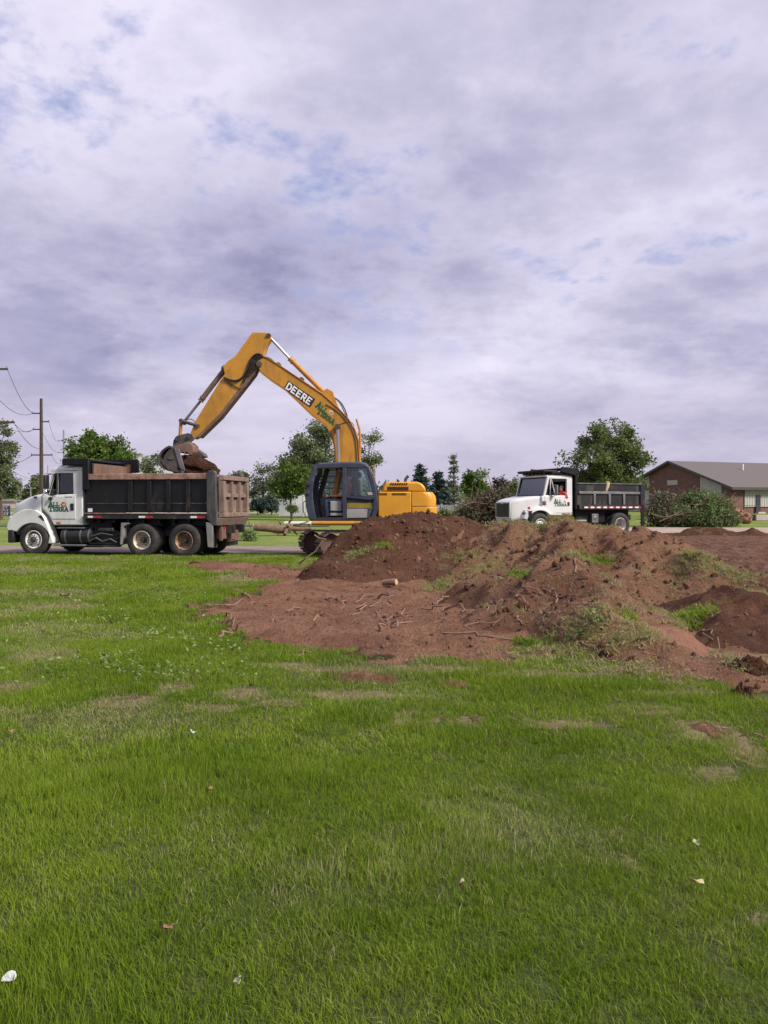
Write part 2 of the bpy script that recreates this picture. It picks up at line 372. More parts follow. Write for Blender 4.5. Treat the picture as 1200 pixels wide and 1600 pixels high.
class MB:
    def __init__(s): s.v = []; s.f = []
    def add(s, vs, fs):
        b = len(s.v); s.v += [tuple(x) for x in vs]; s.f += [tuple(b + i for i in f) for f in fs]; return s
    def bx(s, x0, x1, y0, y1, z0, z1):
        return s.add([(x0, y0, z0), (x1, y0, z0), (x1, y1, z0), (x0, y1, z0), (x0, y0, z1), (x1, y0, z1), (x1, y1, z1), (x0, y1, z1)],
                     [(0, 3, 2, 1), (4, 5, 6, 7), (0, 1, 5, 4), (1, 2, 6, 5), (2, 3, 7, 6), (3, 0, 4, 7)])
    def obox(s, c, ax, ay, az):                       # box from centre and three half vectors
        c, ax, ay, az = map(Vector, (c, ax, ay, az)); vs = []
        for k in (-1, 1):
            for a, b in ((-1, -1), (1, -1), (1, 1), (-1, 1)): vs.append(c + ax * a + ay * b + az * k)
        return s.add(vs, [(0, 3, 2, 1), (4, 5, 6, 7), (0, 1, 5, 4), (1, 2, 6, 5), (2, 3, 7, 6), (3, 0, 4, 7)])
    def prism(s, poly, y0, y1):                       # poly in (x,z), extruded along y
        n = len(poly)
        vs = [(x, y0, z) for x, z in poly] + [(x, y1, z) for x, z in poly]
        return s.add(vs, [tuple(range(n)), tuple(range(2 * n - 1, n - 1, -1))] + [(i, i + n, (i + 1) % n + n, (i + 1) % n) for i in range(n)])
    def prismx(s, poly, x0, x1):                      # poly in (y,z), extruded along x
        n = len(poly)
        vs = [(x0, y, z) for y, z in poly] + [(x1, y, z) for y, z in poly]
        return s.add(vs, [tuple(range(n)), tuple(range(2 * n - 1, n - 1, -1))] + [(i, i + n, (i + 1) % n + n, (i + 1) % n) for i in range(n)])
    def prismz(s, poly, z0, z1):
        n = len(poly)
        vs = [(x, y, z0) for x, y in poly] + [(x, y, z1) for x, y in poly]
        return s.add(vs, [tuple(range(n)), tuple(range(2 * n - 1, n - 1, -1))] + [(i, i + n, (i + 1) % n + n, (i + 1) % n) for i in range(n)])
    def tube(s, pts, r, n=8, cap=True):
        pts = [Vector(p) for p in pts]; rs = r if isinstance(r, (list, tuple)) else [r] * len(pts)
        vs = []; up = None
        for i, p in enumerate(pts):
            t = (pts[min(i + 1, len(pts) - 1)] - pts[max(i - 1, 0)])
            t = t.normalized() if t.length > 1e-9 else Vector((0, 0, 1))
            if up is None: up = t.orthogonal().normalized()
            a = (up - t * up.dot(t)); a = a.normalized() if a.length > 1e-6 else t.orthogonal().normalized()
            up = a; b = t.cross(a)
            for k in range(n):
                an = 2 * PI * k / n
                vs.append(p + (a * math.cos(an) + b * math.sin(an)) * rs[i])
        fs = []
        for i in range(len(pts) - 1):
            for k in range(n):
                fs.append((i * n + k, i * n + (k + 1) % n, (i + 1) * n + (k + 1) % n, (i + 1) * n + k))
        if cap: fs += [tuple(range(n - 1, -1, -1)), tuple((len(pts) - 1) * n + k for k in range(n))]
        return s.add(vs, fs)
    def lathe(s, prof, c, n=32, axis='y'):            # prof: (radius, offset along axis)
        vs = []; fs = []; m = len(prof)
        for k in range(n):
            a = 2 * PI * k / n; ca, sa = math.cos(a), math.sin(a)
            for r, y in prof:
                if axis == 'y': vs.append((c[0] + r * ca, c[1] + y, c[2] + r * sa))
                elif axis == 'x': vs.append((c[0] + y, c[1] + r * ca, c[2] + r * sa))
                else: vs.append((c[0] + r * ca, c[1] + r * sa, c[2] + y))
        for k in range(n):
            for i in range(m - 1):
                fs.append((k * m + i, k * m + i + 1, ((k + 1) % n) * m + i + 1, ((k + 1) % n) * m + i))
        return s.add(vs, fs)
    def loft(s, secs, cap=True):                      # list of closed rings with equal counts
        n = len(secs[0]); vs = [p for q in secs for p in q]; fs = []
        for i in range(len(secs) - 1):
            for k in range(n):
                fs.append((i * n + k, i * n + (k + 1) % n, (i + 1) * n + (k + 1) % n, (i + 1) * n + k))
        if cap: fs += [tuple(range(n - 1, -1, -1)), tuple((len(secs) - 1) * n + k for k in range(n))]
        return s.add(vs, fs)
    def split(s):                                     # connected pieces as builders of their own
        par = list(range(len(s.v)))
        def fd(a):
            while par[a] != a: par[a] = par[par[a]]; a = par[a]
            return a
        for f in s.f:
            for b in f[1:]: par[fd(b)] = fd(f[0])
        gr = {}
        for f in s.f: gr.setdefault(fd(f[0]), []).append(f)
        out_ = []
        for fs in gr.values():
            ids = sorted({i for f in fs for i in f}); mp = {i: k for k, i in enumerate(ids)}; q = MB()
            q.v = [s.v[i] for i in ids]; q.f = [tuple(mp[i] for i in f) for f in fs]; out_.append(q)
        return out_
    def builds(s, name, m, parent=None, **k): return [q.build(name, m, parent, **k) for q in s.split()]
    def build(s, name, m, parent=None, bevel=0., ang=35, loc=None, seg=2, recalc=True):
        me = bpy.data.meshes.new(name); me.from_pydata(s.v, [], s.f)
        if recalc:
            bm = bmesh.new(); bm.from_mesh(me); bmesh.ops.recalc_face_normals(bm, faces=bm.faces); bm.to_mesh(me); bm.free()
        me.polygons.foreach_set('use_smooth', [True] * len(me.polygons))
        me.set_sharp_from_angle(angle=R(ang))
        me.materials.append(MATS[m] if isinstance(m, str) else m)
        o = bpy.data.objects.new(name, me); COL.objects.link(o)
        if parent: o.parent = parent
        if loc: o.location = loc
        if bevel:
            b = o.modifiers.new('bevel', 'BEVEL'); b.width = bevel; b.segments = seg; b.limit_method = 'ANGLE'; b.angle_limit = R(ang)
            b.harden_normals = False
        return o
def copy_tree(o, parent=None):
    c = o.copy(); COL.objects.link(c)
    if parent: c.parent = parent
    for ch in list(o.children): copy_tree(ch, c)
    return c

def mesh_np(name, v, f, m, parent=None, smooth=False, attrs=None):
    """fast mesh from numpy verts (n,3) and equal-sized faces (k,4) or (k,3)"""
    me = bpy.data.meshes.new(name); k = f.shape[1]
    me.vertices.add(len(v)); me.vertices.foreach_set('co', np.ascontiguousarray(v, dtype=np.float32).ravel())
    me.loops.add(f.size); me.loops.foreach_set('vertex_index', np.ascontiguousarray(f, dtype=np.int32).ravel())
    me.polygons.add(len(f)); me.polygons.foreach_set('loop_start', np.arange(0, f.size, k, dtype=np.int32))
    me.polygons.foreach_set('use_smooth', np.full(len(f), smooth))
    me.update(calc_edges=True)
    for an, av in (attrs or {}).items():
        a = me.attributes.new(an, 'FLOAT', 'POINT'); a.data.foreach_set('value', np.ascontiguousarray(av, dtype=np.float32))
    me.materials.append(MATS[m])
    o = bpy.data.objects.new(name, me); COL.objects.link(o)
    if parent: o.parent = parent
    return o

# value noise on numpy arrays
def vnoise(x, y, seed=0):
    xi = np.floor(x).astype(np.int64); yi = np.floor(y).astype(np.int64); fx = x - xi; fy = y - yi
    def h(a, b):
        n = (a * 374761393 + b * 668265263 + seed * 974634777) & 0x7fffffff
        n = ((n ^ (n >> 13)) * 1274126177) & 0x7fffffff
        return ((n ^ (n >> 16)) & 0xffff) / 65535.0
    u = fx * fx * (3 - 2 * fx); v = fy * fy * (3 - 2 * fy)
    return (h(xi, yi) * (1 - u) + h(xi + 1, yi) * u) * (1 - v) + (h(xi, yi + 1) * (1 - u) + h(xi + 1, yi + 1) * u) * v
def fbm(x, y, octv=4, seed=0, gain=.5):
    s = 0; a = 1; t = 0
    for i in range(octv):
        s = s + a * vnoise(x * 2 ** i + 17.3 * i, y * 2 ** i - 9.1 * i, seed + i); t += a; a *= gain
    return s / t
def sstep(a, b, x):
    t = np.clip((x - a) / (b - a), 0, 1); return t * t * (3 - 2 * t)

# photo pixel at a depth -> world point
def P(px, py, D): return Vector(((px - 600) / F * D, D, CAM_H + (HOR - py) / F * D))
def gz(x, y):
    x = np.asarray(x, float); y = np.asarray(y, float)
    a = sstep(-2, 6, x); yy = np.minimum(y, 110)
    return (1 - a) * .0145 * np.maximum(0, yy - 30) + a * .0145 * np.maximum(0, yy - 15)
def G(px, D, dz=0.):
    x = (px - 600) / F * D; return Vector((x, D, float(gz(x, D)) + dz))
class Side:
    """a vertical reference plane through the near side of a vehicle; maps photo pixels to (along, up)"""
    def __init__(s, x0, y0, dx, dy, zg):
        l = math.hypot(dx, dy); s.o = (x0, y0); s.d = (dx / l, dy / l); s.n = (-dy / l, dx / l); s.zg = zg
        s.rz = math.atan2(dy, dx)
    def __call__(s, px, py, o=0.):
        X, Y = s.o[0] + o * s.n[0], s.o[1] + o * s.n[1]; u = (px - 600) / F
        a = (u * Y - X) / (s.d[0] - u * s.d[1]); D = Y + a * s.d[1]
        return a, CAM_H + (HOR - py) / F * D - s.zg
    def poly(s, pts, o=0.): return [s(px, py, o) for px, py in pts]

# ================================================================== THE GROUND
def gp(px, py):                      # photo pixel on the flat lawn -> world x, y
    D = CAM_H * F / (py - HOR); return ((px - 600) / F * D, D)
def sdf(x, y, poly):                 # signed distance to polygon, positive inside
    d = np.full(x.shape, 1e9); ins = np.zeros(x.shape, bool); n = len(poly)
    for i in range(n):
        ax, ay = poly[i]; bx_, by_ = poly[(i + 1) % n]
        ex, ey = bx_ - ax, by_ - ay; l2 = ex * ex + ey * ey + 1e-12
        t = np.clip(((x - ax) * ex + (y - ay) * ey) / l2, 0, 1)
        d = np.minimum(d, np.hypot(x - ax - t * ex, y - ay - t * ey))
        c = (ay > y) != (by_ > y)
        with np.errstate(divide='ignore', invalid='ignore'):
            xi = ax + (y - ay) * ex / (ey if abs(ey) > 1e-9 else 1e-9)
        ins ^= c & (x < xi)
    return np.where(ins, d, -d)
BARE = [gp(*q) for q in ((316, 958), (345, 986), (430, 1008), (520, 1022), (600, 1030), (700, 1038), (790, 1044), (830, 1030), (905, 1028),
                         (985, 1046), (1090, 1066), (1150, 1080), (1215, 1098), (1400, 1110), (1500, 950))] + \
       [(14, 12), (30, 13.5), (30, 34.6), (8.0, 34.0), (6.5, 26), (2, 23), (-2.6, 18.5)] + [gp(*q) for q in ((452, 905), (400, 922), (335, 944))]
FIELD = [(3.6, 13.6), (14, 11.5), (30, 13), (30, 34.6), (8.0, 34.2), (6.2, 26), (3.4, 18)]
def ell(px, py, rx, ry):
    x, D = gp(px, py); _, D0 = gp(px, py + ry); _, D1 = gp(px, py - ry); return x, D, rx * D / F, (D1 - D0) / 2
DRY = [ell(*q) for q in ((95, 948, 75, 9), (60, 1030, 80, 18), (20, 1078, 70, 18), (200, 1102, 80, 16), (270, 1078, 42, 14), (375, 1088, 60, 14), (330, 1112, 60, 10), (430, 1100, 60, 8),
                           (650, 1125, 60, 22), (735, 1130, 26, 14), (870, 1132, 120, 9), (1000, 1110, 120, 12), (1100, 1140, 80, 26), (1165, 1165, 60, 40),
                           (1120, 1200, 50, 18), (560, 1085, 120, 10), (985, 1352, 24, 14), (1180, 1450, 30, 24), (330, 1510, 30, 10),
                           (620, 1046, 250, 9), (860, 1055, 160, 8), (380, 905, 90, 9), (385, 893, 80, 7), (440, 1040, 70, 6), (1060, 1085, 120, 10))]
BARESPOT = [ell(*q) for q in ((375, 890, 75, 6), (205, 1098, 34, 6), (268, 1078, 18, 6), (740, 1132, 15, 10), (690, 1128, 12, 9), (1105, 1140, 50, 12), (1170, 1150, 30, 10), (1150, 1190, 25, 6), (385, 1078, 16, 5), (110, 950, 25, 4), (270, 1120, 20, 5))]
TORN = [ell(*q) for q in ((385, 889, 95, 9), (330, 884, 45, 7), (425, 900, 60, 9), (470, 905, 40, 9))]
def ellmask(x, y, L_):
    m = np.zeros(x.shape)
    for cx, cy, rx, ry in L_: m = np.maximum(m, 1 - np.sqrt(((x - cx) / rx) ** 2 + ((y - cy) / ry) ** 2))
    return np.clip(m * 1.6, 0, 1)
def masks(x, y):
    wob = (fbm(x * 1.7, y * 1.7, 3, 5) - .5) * .8
    dirt = sstep(-.30, .32, sdf(x, y, BARE) + wob * 1.25 + (fbm(x * 5, y * 5, 3, 15) - .5) * .5)
    dirt = np.maximum(dirt, sstep(.12, .6, ellmask(x, y, TORN) + wob * .8))
    dirt = np.maximum(dirt, sstep(.15, .75, ellmask(x, y, BARESPOT) + wob * .35) * .6)
    field = sstep(-.5, .6, sdf(x, y, FIELD))
    dry = sstep(.1, .9, ellmask(x, y, DRY) + wob * .9) * .9
    band = sstep(4.9, 5.6, y) * sstep(8.0, 6.6, y) * sstep(.40, .62, fbm(x * .8, y * 1.6, 4, 6)) * (.3 + .6 * sstep(1, 3.2, x))
    dry = np.maximum(dry, band)
    return dirt, field, dry
ROADS = [('road', 'asphalt_dusty', (-60, 5.5, 25.4, 29.8)), ('far_road', 'asphalt_far', (-90, -3.5, 48.5, 51.0)), ('far_path', 'concrete_far', (-70, -5, 82, 84.5)),
         ('driveway', 'concrete_drive', (6.5, 60, 34.0, 41.5))]
def GH(x, y):
    x = np.asarray(x, float); y = np.asarray(y, float)
    z = gz(x, y) + (fbm(x * .45, y * .45, 3, 31) - .5) * .10 * sstep(60, 20, y)
    dirt, field, dry = masks(x, y)
    near = sstep(45, 25, y)
    z = z + near * dirt * ((fbm(x * 1.6, y * 1.6, 4, 8) - .5) * .20 + (.4 - np.abs(fbm(x * 3.2, y * 3.2, 3, 19) - .5) * 2) * .06 + (fbm(x * 5.5, y * 5.5, 3, 9) - .5) * .10)
    z = z + near * field * dirt * (.028 * np.sin((y + .15 * x + .6 * fbm(x * .5, y * .5, 2, 3)) * 7.5) + (fbm(x * 1.1, y * 2.2, 3, 77) - .5) * .12)
    for nm, mm, (x0, x1, y0, y1) in ROADS:
        q = np.minimum(np.minimum(x - x0, x1 - x), np.minimum(y - y0, y1 - y))
        s_ = sstep(-.5, .1, q); z = z * (1 - s_) + (gz(x, y) - .03) * s_
    return z

def axis(dense0, dense1, step, lo, hi, gr=1.13):
    a = list(np.arange(dense0, dense1 + 1e-6, step)); s_ = step
    while a[-1] < hi: s_ *= gr; a.append(a[-1] + s_)
    s_ = step; b = [dense0]
    while b[-1] > lo: s_ *= gr; b.append(b[-1] - s_)
    return np.array(b[:0:-1] + a)
gx = axis(-12, 13, .11, -900, 900); gy = axis(2, 27, .11, -60, 1600)
X, Y = np.meshgrid(gx, gy)
Z = GH(X, Y)
di, fi, dr = masks(X, Y)
nx_, ny_ = len(gx), len(gy)
idx = np.arange(nx_ * ny_).reshape(ny_, nx_)
fq = np.stack([idx[:-1, :-1], idx[:-1, 1:], idx[1:, 1:], idx[1:, :-1]], -1).reshape(-1, 4)
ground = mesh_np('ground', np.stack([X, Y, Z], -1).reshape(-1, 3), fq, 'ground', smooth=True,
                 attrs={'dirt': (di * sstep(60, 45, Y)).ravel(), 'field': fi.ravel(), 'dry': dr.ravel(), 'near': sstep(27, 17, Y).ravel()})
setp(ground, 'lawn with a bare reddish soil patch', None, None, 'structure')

def sheet(name, m, x0, x1, y0, y1, dz=.012):
    xs = np.linspace(x0, x1, max(2, int((x1 - x0) / 1.5))); ys = np.linspace(y0, y1, max(2, int((y1 - y0) / .5)))
    A, B = np.meshgrid(xs, ys)
    e0 = (fbm(A * .9, A * 0, 3, 4) - .5) * .5
    B = B + e0 * np.where(B < (y0 + y1) / 2, 1, -1) * (np.abs(B - (y0 + y1) / 2) > (y1 - y0) * .48)
    C = gz(A, B) + dz; n = len(xs)
    i_ = np.arange(A.size).reshape(A.shape)
    f = np.stack([i_[:-1, :-1], i_[:-1, 1:], i_[1:, 1:], i_[1:, :-1]], -1).reshape(-1, 4)
    o = mesh_np(name, np.stack([A, B, C], -1).reshape(-1, 3), f, m, smooth=True)
    return setp(o, None, None, None, 'structure')
for nm, mm, q in ROADS: sheet(nm, mm, *q)

# ------------------------------------------------------------------ soil heaps
def ridge(pts):                      # (px, py, D, half width) -> x, y, height over ground, width
    r = []
    for px, py, D, w_ in pts:
        p = P(px, py, D); r.append((p.x, p.y, max(.02, p.z - float(gz(p.x, p.y))), w_))
    return r
HEAP_A = [ridge([(505, 884, 17.2, .75), (538, 848, 18.4, 1.25), (565, 824, 19.0, 2.3), (600, 808, 19.4, 3.6), (655, 804, 19.5, 3.8), (705, 811, 19.4, 3.6), (775, 822, 19.2, 3.0)]),
          ridge([(640, 860, 17.2, 1.8), (565, 882, 16.6, 1.5), (520, 898, 16.6, .9)])]
HEAP_B = [ridge([(750, 838, 18.4, 2.2), (790, 831, 18.2, 2.5), (850, 827, 17.8, 2.8), (905, 832, 17.2, 2.6), (960, 839, 16.4, 2.4), (1005, 850, 15, 2.0), (1055, 874, 13.6, 1.7), (1110, 897, 12.3, 1.5), (1200, 906, 12.0, 1.5), (1330, 908, 11.8, 1.5)]),
          ridge([(905, 838, 16.8, 1.9), (868, 868, 12.8, 1.9), (905, 905, 10.6, 1.7), (965, 950, 8.95, 1.35), (1040, 1003, 7.9, 1.05), (1085, 1035, 7.5, .8)]),
          ridge([(800, 868, 15.6, 1.8), (735, 915, 14.0, 1.6)]),
          ridge([(985, 862, 14.5, 1.3), (1010, 905, 12.4, 1.1)])]
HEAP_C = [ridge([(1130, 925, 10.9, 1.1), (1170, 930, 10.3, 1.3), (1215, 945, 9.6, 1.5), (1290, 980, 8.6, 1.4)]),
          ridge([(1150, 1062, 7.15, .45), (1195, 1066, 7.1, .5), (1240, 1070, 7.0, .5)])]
PACK = (P(1065, 1018, 8.2).x, 8.25)
def rheight(x, y, rs):
    tot = np.zeros(x.shape)
    for r in rs:
        best = np.zeros(x.shape)
        for (ax, ay, ah, aw), (bx_, by_, bh, bw) in zip(r[:-1], r[1:]):
            ex, ey = bx_ - ax, by_ - ay; t = np.clip(((x - ax) * ex + (y - ay) * ey) / (ex * ex + ey * ey), 0, 1)
            q = np.hypot(x - ax - t * ex, y - ay - t * ey) / (aw + (bw - aw) * t)
            prof = np.clip(1.06 - np.sqrt(q * q + .0036), 0, None) ** 1.12
            best = np.maximum(best, (ah + (bh - ah) * t) * prof)
        tot = tot + best ** 5
    return tot ** .2
def packed(x, y):
    ux, uy = x - PACK[0], y - PACK[1]; a = R(28); u = ux * math.cos(a) - uy * math.sin(a); v_ = ux * math.sin(a) + uy * math.cos(a)
    return sstep(1.0, .72, np.maximum(np.abs(u) / .95, np.abs(v_) / .50) + (fbm(x * 3, y * 3, 3, 2) - .5) * .5), u, v_
def heap_z(x, y, which):
    rs = {'A': HEAP_A, 'B': HEAP_B, 'C': HEAP_C}[which]
    wx = x + (fbm(x * .8, y * .8, 3, 41) - .5) * 1.1; wy = y + (fbm(x * .8 + 9, y * .8, 3, 43) - .5) * 1.1
    h = rheight(wx, wy, rs)
    if which == 'A': h = h * sstep(-.2, .55, x + 2.2 - (y - 16.5) * .30)
    on = sstep(.02, .25, h)
    lump = np.abs(fbm(x * .85, y * .85, 3, 51) - .5) * 2          # billowy folds of turned sod
    dia = np.abs(fbm((x * .9 - y * .42) * 1.25, (y * .9 + x * .42) * .32, 3, 57) - .5) * 2      # folds running down the ridge
    rough = (.45 - lump) * (.42 if which == 'B' else .20) + ((.40 - dia) * .55 if which == 'B' else 0) + (fbm(x * 2.6, y * 2.6, 3, 52) - .5) * (.17 if which == 'B' else .13) \
        + (.4 - np.abs(fbm(x * 4.5, y * 4.5, 2, 56) - .5) * 2) * .08 + (fbm(x * 8, y * 8, 3, 53) - .5) * .10
    if which == 'B':
        pk, u, v_ = packed(x, y); rough = rough * (1 - .68 * pk)
        rough = rough + pk * (.035 - .09 * np.exp(-((v_ - .1) / .035) ** 2) - .03 * np.exp(-((u + .1 + .3 * v_) / .05) ** 2))
        gap = np.exp(-((x - P(1085, 0, 10.2).x) ** 2 + (y - 10.0) ** 2) / .5)
        h = h * (1 - .75 * gap)
    return h + (rough - (.05 if which == 'B' else 0)) * on * np.clip(h / .75, .75 if which == 'C' else .30, 1) * (1.25 if which == 'C' else 1) - .10 * (1 - on)
def heap(name, which, x0, x1, y0, y1, step, m):
    xs = np.arange(x0, x1, step); ys = np.arange(y0, y1, step); A, B = np.meshgrid(xs, ys)
    H = heap_z(A, B, which); keep = H > -.07
    i_ = np.arange(A.size).reshape(A.shape)
    f = np.stack([i_[:-1, :-1], i_[:-1, 1:], i_[1:, 1:], i_[1:, :-1]], -1).reshape(-1, 4)
    f = f[keep.ravel()[f].all(1)]
    u, inv = np.unique(f, return_inverse=True)
    v = np.stack([A, B, gz(A, B) + H], -1).reshape(-1, 3)[u]
    if which != 'B':
        th = sstep(.75, .25, v[:, 2]) * .55 * sstep(.4, .6, fbm(v[:, 0], v[:, 1], 2, 3)); pk = np.zeros(len(v))
    else:
        th = .25 + .75 * sstep(.42, .62, fbm(v[:, 0] * .8, v[:, 1] * .8, 3, 13)); pk = packed(v[:, 0], v[:, 1])[0]
        th = th * (1 - pk) * sstep(9, 12, v[:, 1] - v[:, 0] * .1)
    return mesh_np(name, v, inv.reshape(-1, 4), m, smooth=True, attrs={'thatch': th, 'packed': pk})
ha = heap('soil_heap', 'A', -5.5, 6.0, 12.5, 24.5, .055, 'soil_dark')
setp(ha, 'dark brown heap of fresh soil in front of the excavator', 'soil heap')
hb = heap('soil_ridge', 'B', -1.5, 9.5, 5.8, 22.0, .05, 'soil_brown')
setp(hb, 'long reddish brown ridge of turned sod in front of the smaller dump truck', 'soil ridge')
hc = heap('soil_slope', 'C', 3.0, 9.5, 5.8, 13.5, .05, 'soil_dark')  # slope drawn in the dark soil colour, unlike the ridge beside it
setp(hc, 'dark soil slope at the right edge beside the packed tongue', 'soil heap')
def SH(x, y):                        # top of soil or ground at a point (arrays)
    x = np.atleast_1d(np.asarray(x, float)); y = np.atleast_1d(np.asarray(y, float))
    b = gz(x, y)
    return np.maximum(np.maximum(GH(x, y), b + heap_z(x, y, 'C')), np.maximum(b + heap_z(x, y, 'A'), b + heap_z(x, y, 'B')))
def soil_top(x, y): return float(SH(x, y)[0])

# ------------------------------------------------------------------ scattering (grass, clods)
def scatter(name, pts, rot, scl, idx_, protos, label):
    cname = bpy.data.collections.new(name + '_variants')
    for p in protos: cname.objects.link(p)
    me = bpy.data.meshes.new(name); me.vertices.add(len(pts)); me.vertices.foreach_set('co', np.ascontiguousarray(pts, dtype=np.float32).ravel())
    a = me.attributes.new('rot', 'FLOAT_VECTOR', 'POINT'); a.data.foreach_set('vector', np.ascontiguousarray(rot, dtype=np.float32).ravel())
    a = me.attributes.new('scl', 'FLOAT_VECTOR', 'POINT'); a.data.foreach_set('vector', np.ascontiguousarray(scl, dtype=np.float32).ravel())
    a = me.attributes.new('pick', 'INT', 'POINT'); a.data.foreach_set('value', np.ascontiguousarray(idx_, dtype=np.int32))
    o = bpy.data.objects.new(name, me); COL.objects.link(o)
    ng = bpy.data.node_groups.new(name + '_nodes', 'GeometryNodeTree')
    ng.interface.new_socket('Geometry', in_out='INPUT', socket_type='NodeSocketGeometry')
    ng.interface.new_socket('Geometry', in_out='OUTPUT', socket_type='NodeSocketGeometry')
    gi = ng.nodes.new('NodeGroupInput'); go = ng.nodes.new('NodeGroupOutput')
    ip = ng.nodes.new('GeometryNodeInstanceOnPoints'); ci = ng.nodes.new('GeometryNodeCollectionInfo')
    ci.inputs['Collection'].default_value = cname; ci.inputs['Separate Children'].default_value = True; ci.inputs['Reset Children'].default_value = True
    ip.inputs['Pick Instance'].default_value = True
    def na(nm, t):
        n = ng.nodes.new('GeometryNodeInputNamedAttribute'); n.data_type = t; n.inputs['Name'].default_value = nm; return n.outputs[0]
    ng.links.new(gi.outputs[0], ip.inputs['Points']); ng.links.new(ci.outputs[0], ip.inputs['Instance'])
    ng.links.new(na('pick', 'INT'), ip.inputs['Instance Index']); ng.links.new(na('rot', 'FLOAT_VECTOR'), ip.inputs['Rotation'])
    ng.links.new(na('scl', 'FLOAT_VECTOR'), ip.inputs['Scale']); ng.links.new(ip.outputs[0], go.inputs[0])
    md = o.modifiers.new('scatter', 'NODES'); md.node_group = ng
    return setp(o, label, None, None, 'stuff')

def clump(name, m, nb, rad, h0, h1, w0, w1, lean, segs):
    v = []; f = []
    for b in range(nb):
        a = rng.uniform(0, 2 * PI); r = rad * math.sqrt(rng.uniform()); bx_, by_ = r * math.cos(a), r * math.sin(a)
        h = rng.uniform(h0, h1); wd = rng.uniform(w0, w1) / 2; d = rng.uniform(0, 2 * PI); le = lean * h * abs(rng.normal(0, 1))
        dx, dy = math.cos(d), math.sin(d); fa = rng.uniform(0, 2 * PI); px_, py_ = math.cos(fa) * wd, math.sin(fa) * wd
        base = len(v)
        for s_ in range(segs):
            t = s_ / segs; k = 1 - .55 * t; cx, cy = bx_ + dx * le * t * t, by_ + dy * le * t * t; z = h * (t - .18 * t * t * min(1, le / h))
            v += [(cx - px_ * k, cy - py_ * k, z - .01), (cx + px_ * k, cy + py_ * k, z - .01)]
        v.append((bx_ + dx * le, by_ + dy * le, h * (1 - .18 * min(1, le / h)) - .01))
        for s_ in range(segs - 1): q = base + 2 * s_; f.append((q, q + 1, q + 3, q + 2))
        q = base + 2 * (segs - 1); f.append((q, q + 1, q + 2))
    me = bpy.data.meshes.new(name); me.from_pydata(v, [], f); me.materials.append(MATS[m])
    return bpy.data.objects.new(name, me)

LODS = [(1.3, 4.6, 560, .07, 28, .0026, .0046, 3), (4.6, 9.0, 330, .09, 26, .0042, .0068, 3), (9.0, 16.0, 150, .13, 24, .0075, .012, 2), (16.0, 26.5, 64, .19, 24, .012, .020, 2)]
for li, (y0, y1, dens, rad, nb, w0, w1, segs) in enumerate(LODS):
    protos = []
    for k in range(4): protos.append(clump('blade_a%d_%d' % (li, k), 'grass_blade', nb + 4, rad, .028, .072, w0 * .9, w1 * .9, .5, segs))
    for k in range(2): protos.append(clump('blade_b%d_%d' % (li, k), 'grass_pale', nb + 4, rad, .025, .065, w0 * .9, w1 * .9, .55, segs))
    for k in range(2): protos.append(clump('blade_c%d_%d' % (li, k), 'grass_dry', int(nb * .6), rad, .012, .05, w0, w1, 1.4, segs))
    area = (y1 - y0) * (y1 * 1.28 + 2); n = int(area * dens)
    y = rng.uniform(y0, y1, n); x = rng.uniform(-.64 * y1 - 1, .64 * y1 + 1, n)
    k = np.abs(x) < .64 * y + 1; x, y = x[k], y[k]
    dirt, field, dry = masks(x, y)
    nz = fbm(x * 2.3, y * 2.3, 4, 61)
    keep = (rng.uniform(size=len(x)) > sstep(.25, .62, dirt + (nz - .5) * .7)) & (rng.uniform(size=len(x)) > dry * .30)
    keep &= ~((y > 25.1) & (x < 5.6))
    keep &= (heap_z(x, y, 'A') < .04) & (heap_z(x, y, 'B') < .04) & (heap_z(x, y, 'C') < .04)
    x, y, dry, dirt = x[keep], y[keep], dry[keep], dirt[keep]
    pale = fbm(x * .55, y * .55, 3, 71) + rng.normal(0, .07, len(x)) + .45 * dry + .25 * dirt + .012 * np.clip(y - 6, 0, 12) - .05 * (y < 5)
    pick = np.where(rng.uniform(size=len(x)) < dry * .5 + dirt * .3, 2, np.where(pale > .74, 1, 0))
    ii = np.where(pick == 2, 6 + rng.integers(0, 2, len(x)), np.where(pick == 1, 4 + rng.integers(0, 2, len(x)), rng.integers(0, 4, len(x))))
    tall = .62 + 1.05 * sstep(.35, .75, fbm(x * .9, y * .9, 4, 81)) * (1 - .5 * dry) + rng.uniform(-.12, .25, len(x))
    pts = np.stack([x, y, GH(x, y)], -1)
    rot = np.stack([rng.normal(0, .10, len(x)), rng.normal(0, .10, len(x)), rng.uniform(0, 6.28, len(x))], -1)
    scl = np.stack([np.ones(len(x)), np.ones(len(x)), tall], -1)
    scatter(['grass', 'grass_beyond', 'grass_by_the_soil', 'grass_by_the_road'][li], pts, rot, scl, ii, protos,
            ['tall green lawn grass nearest the camera', 'green lawn grass with pale patches', 'lawn grass around the bare soil', 'lawn grass in front of the loaded truck'][li])

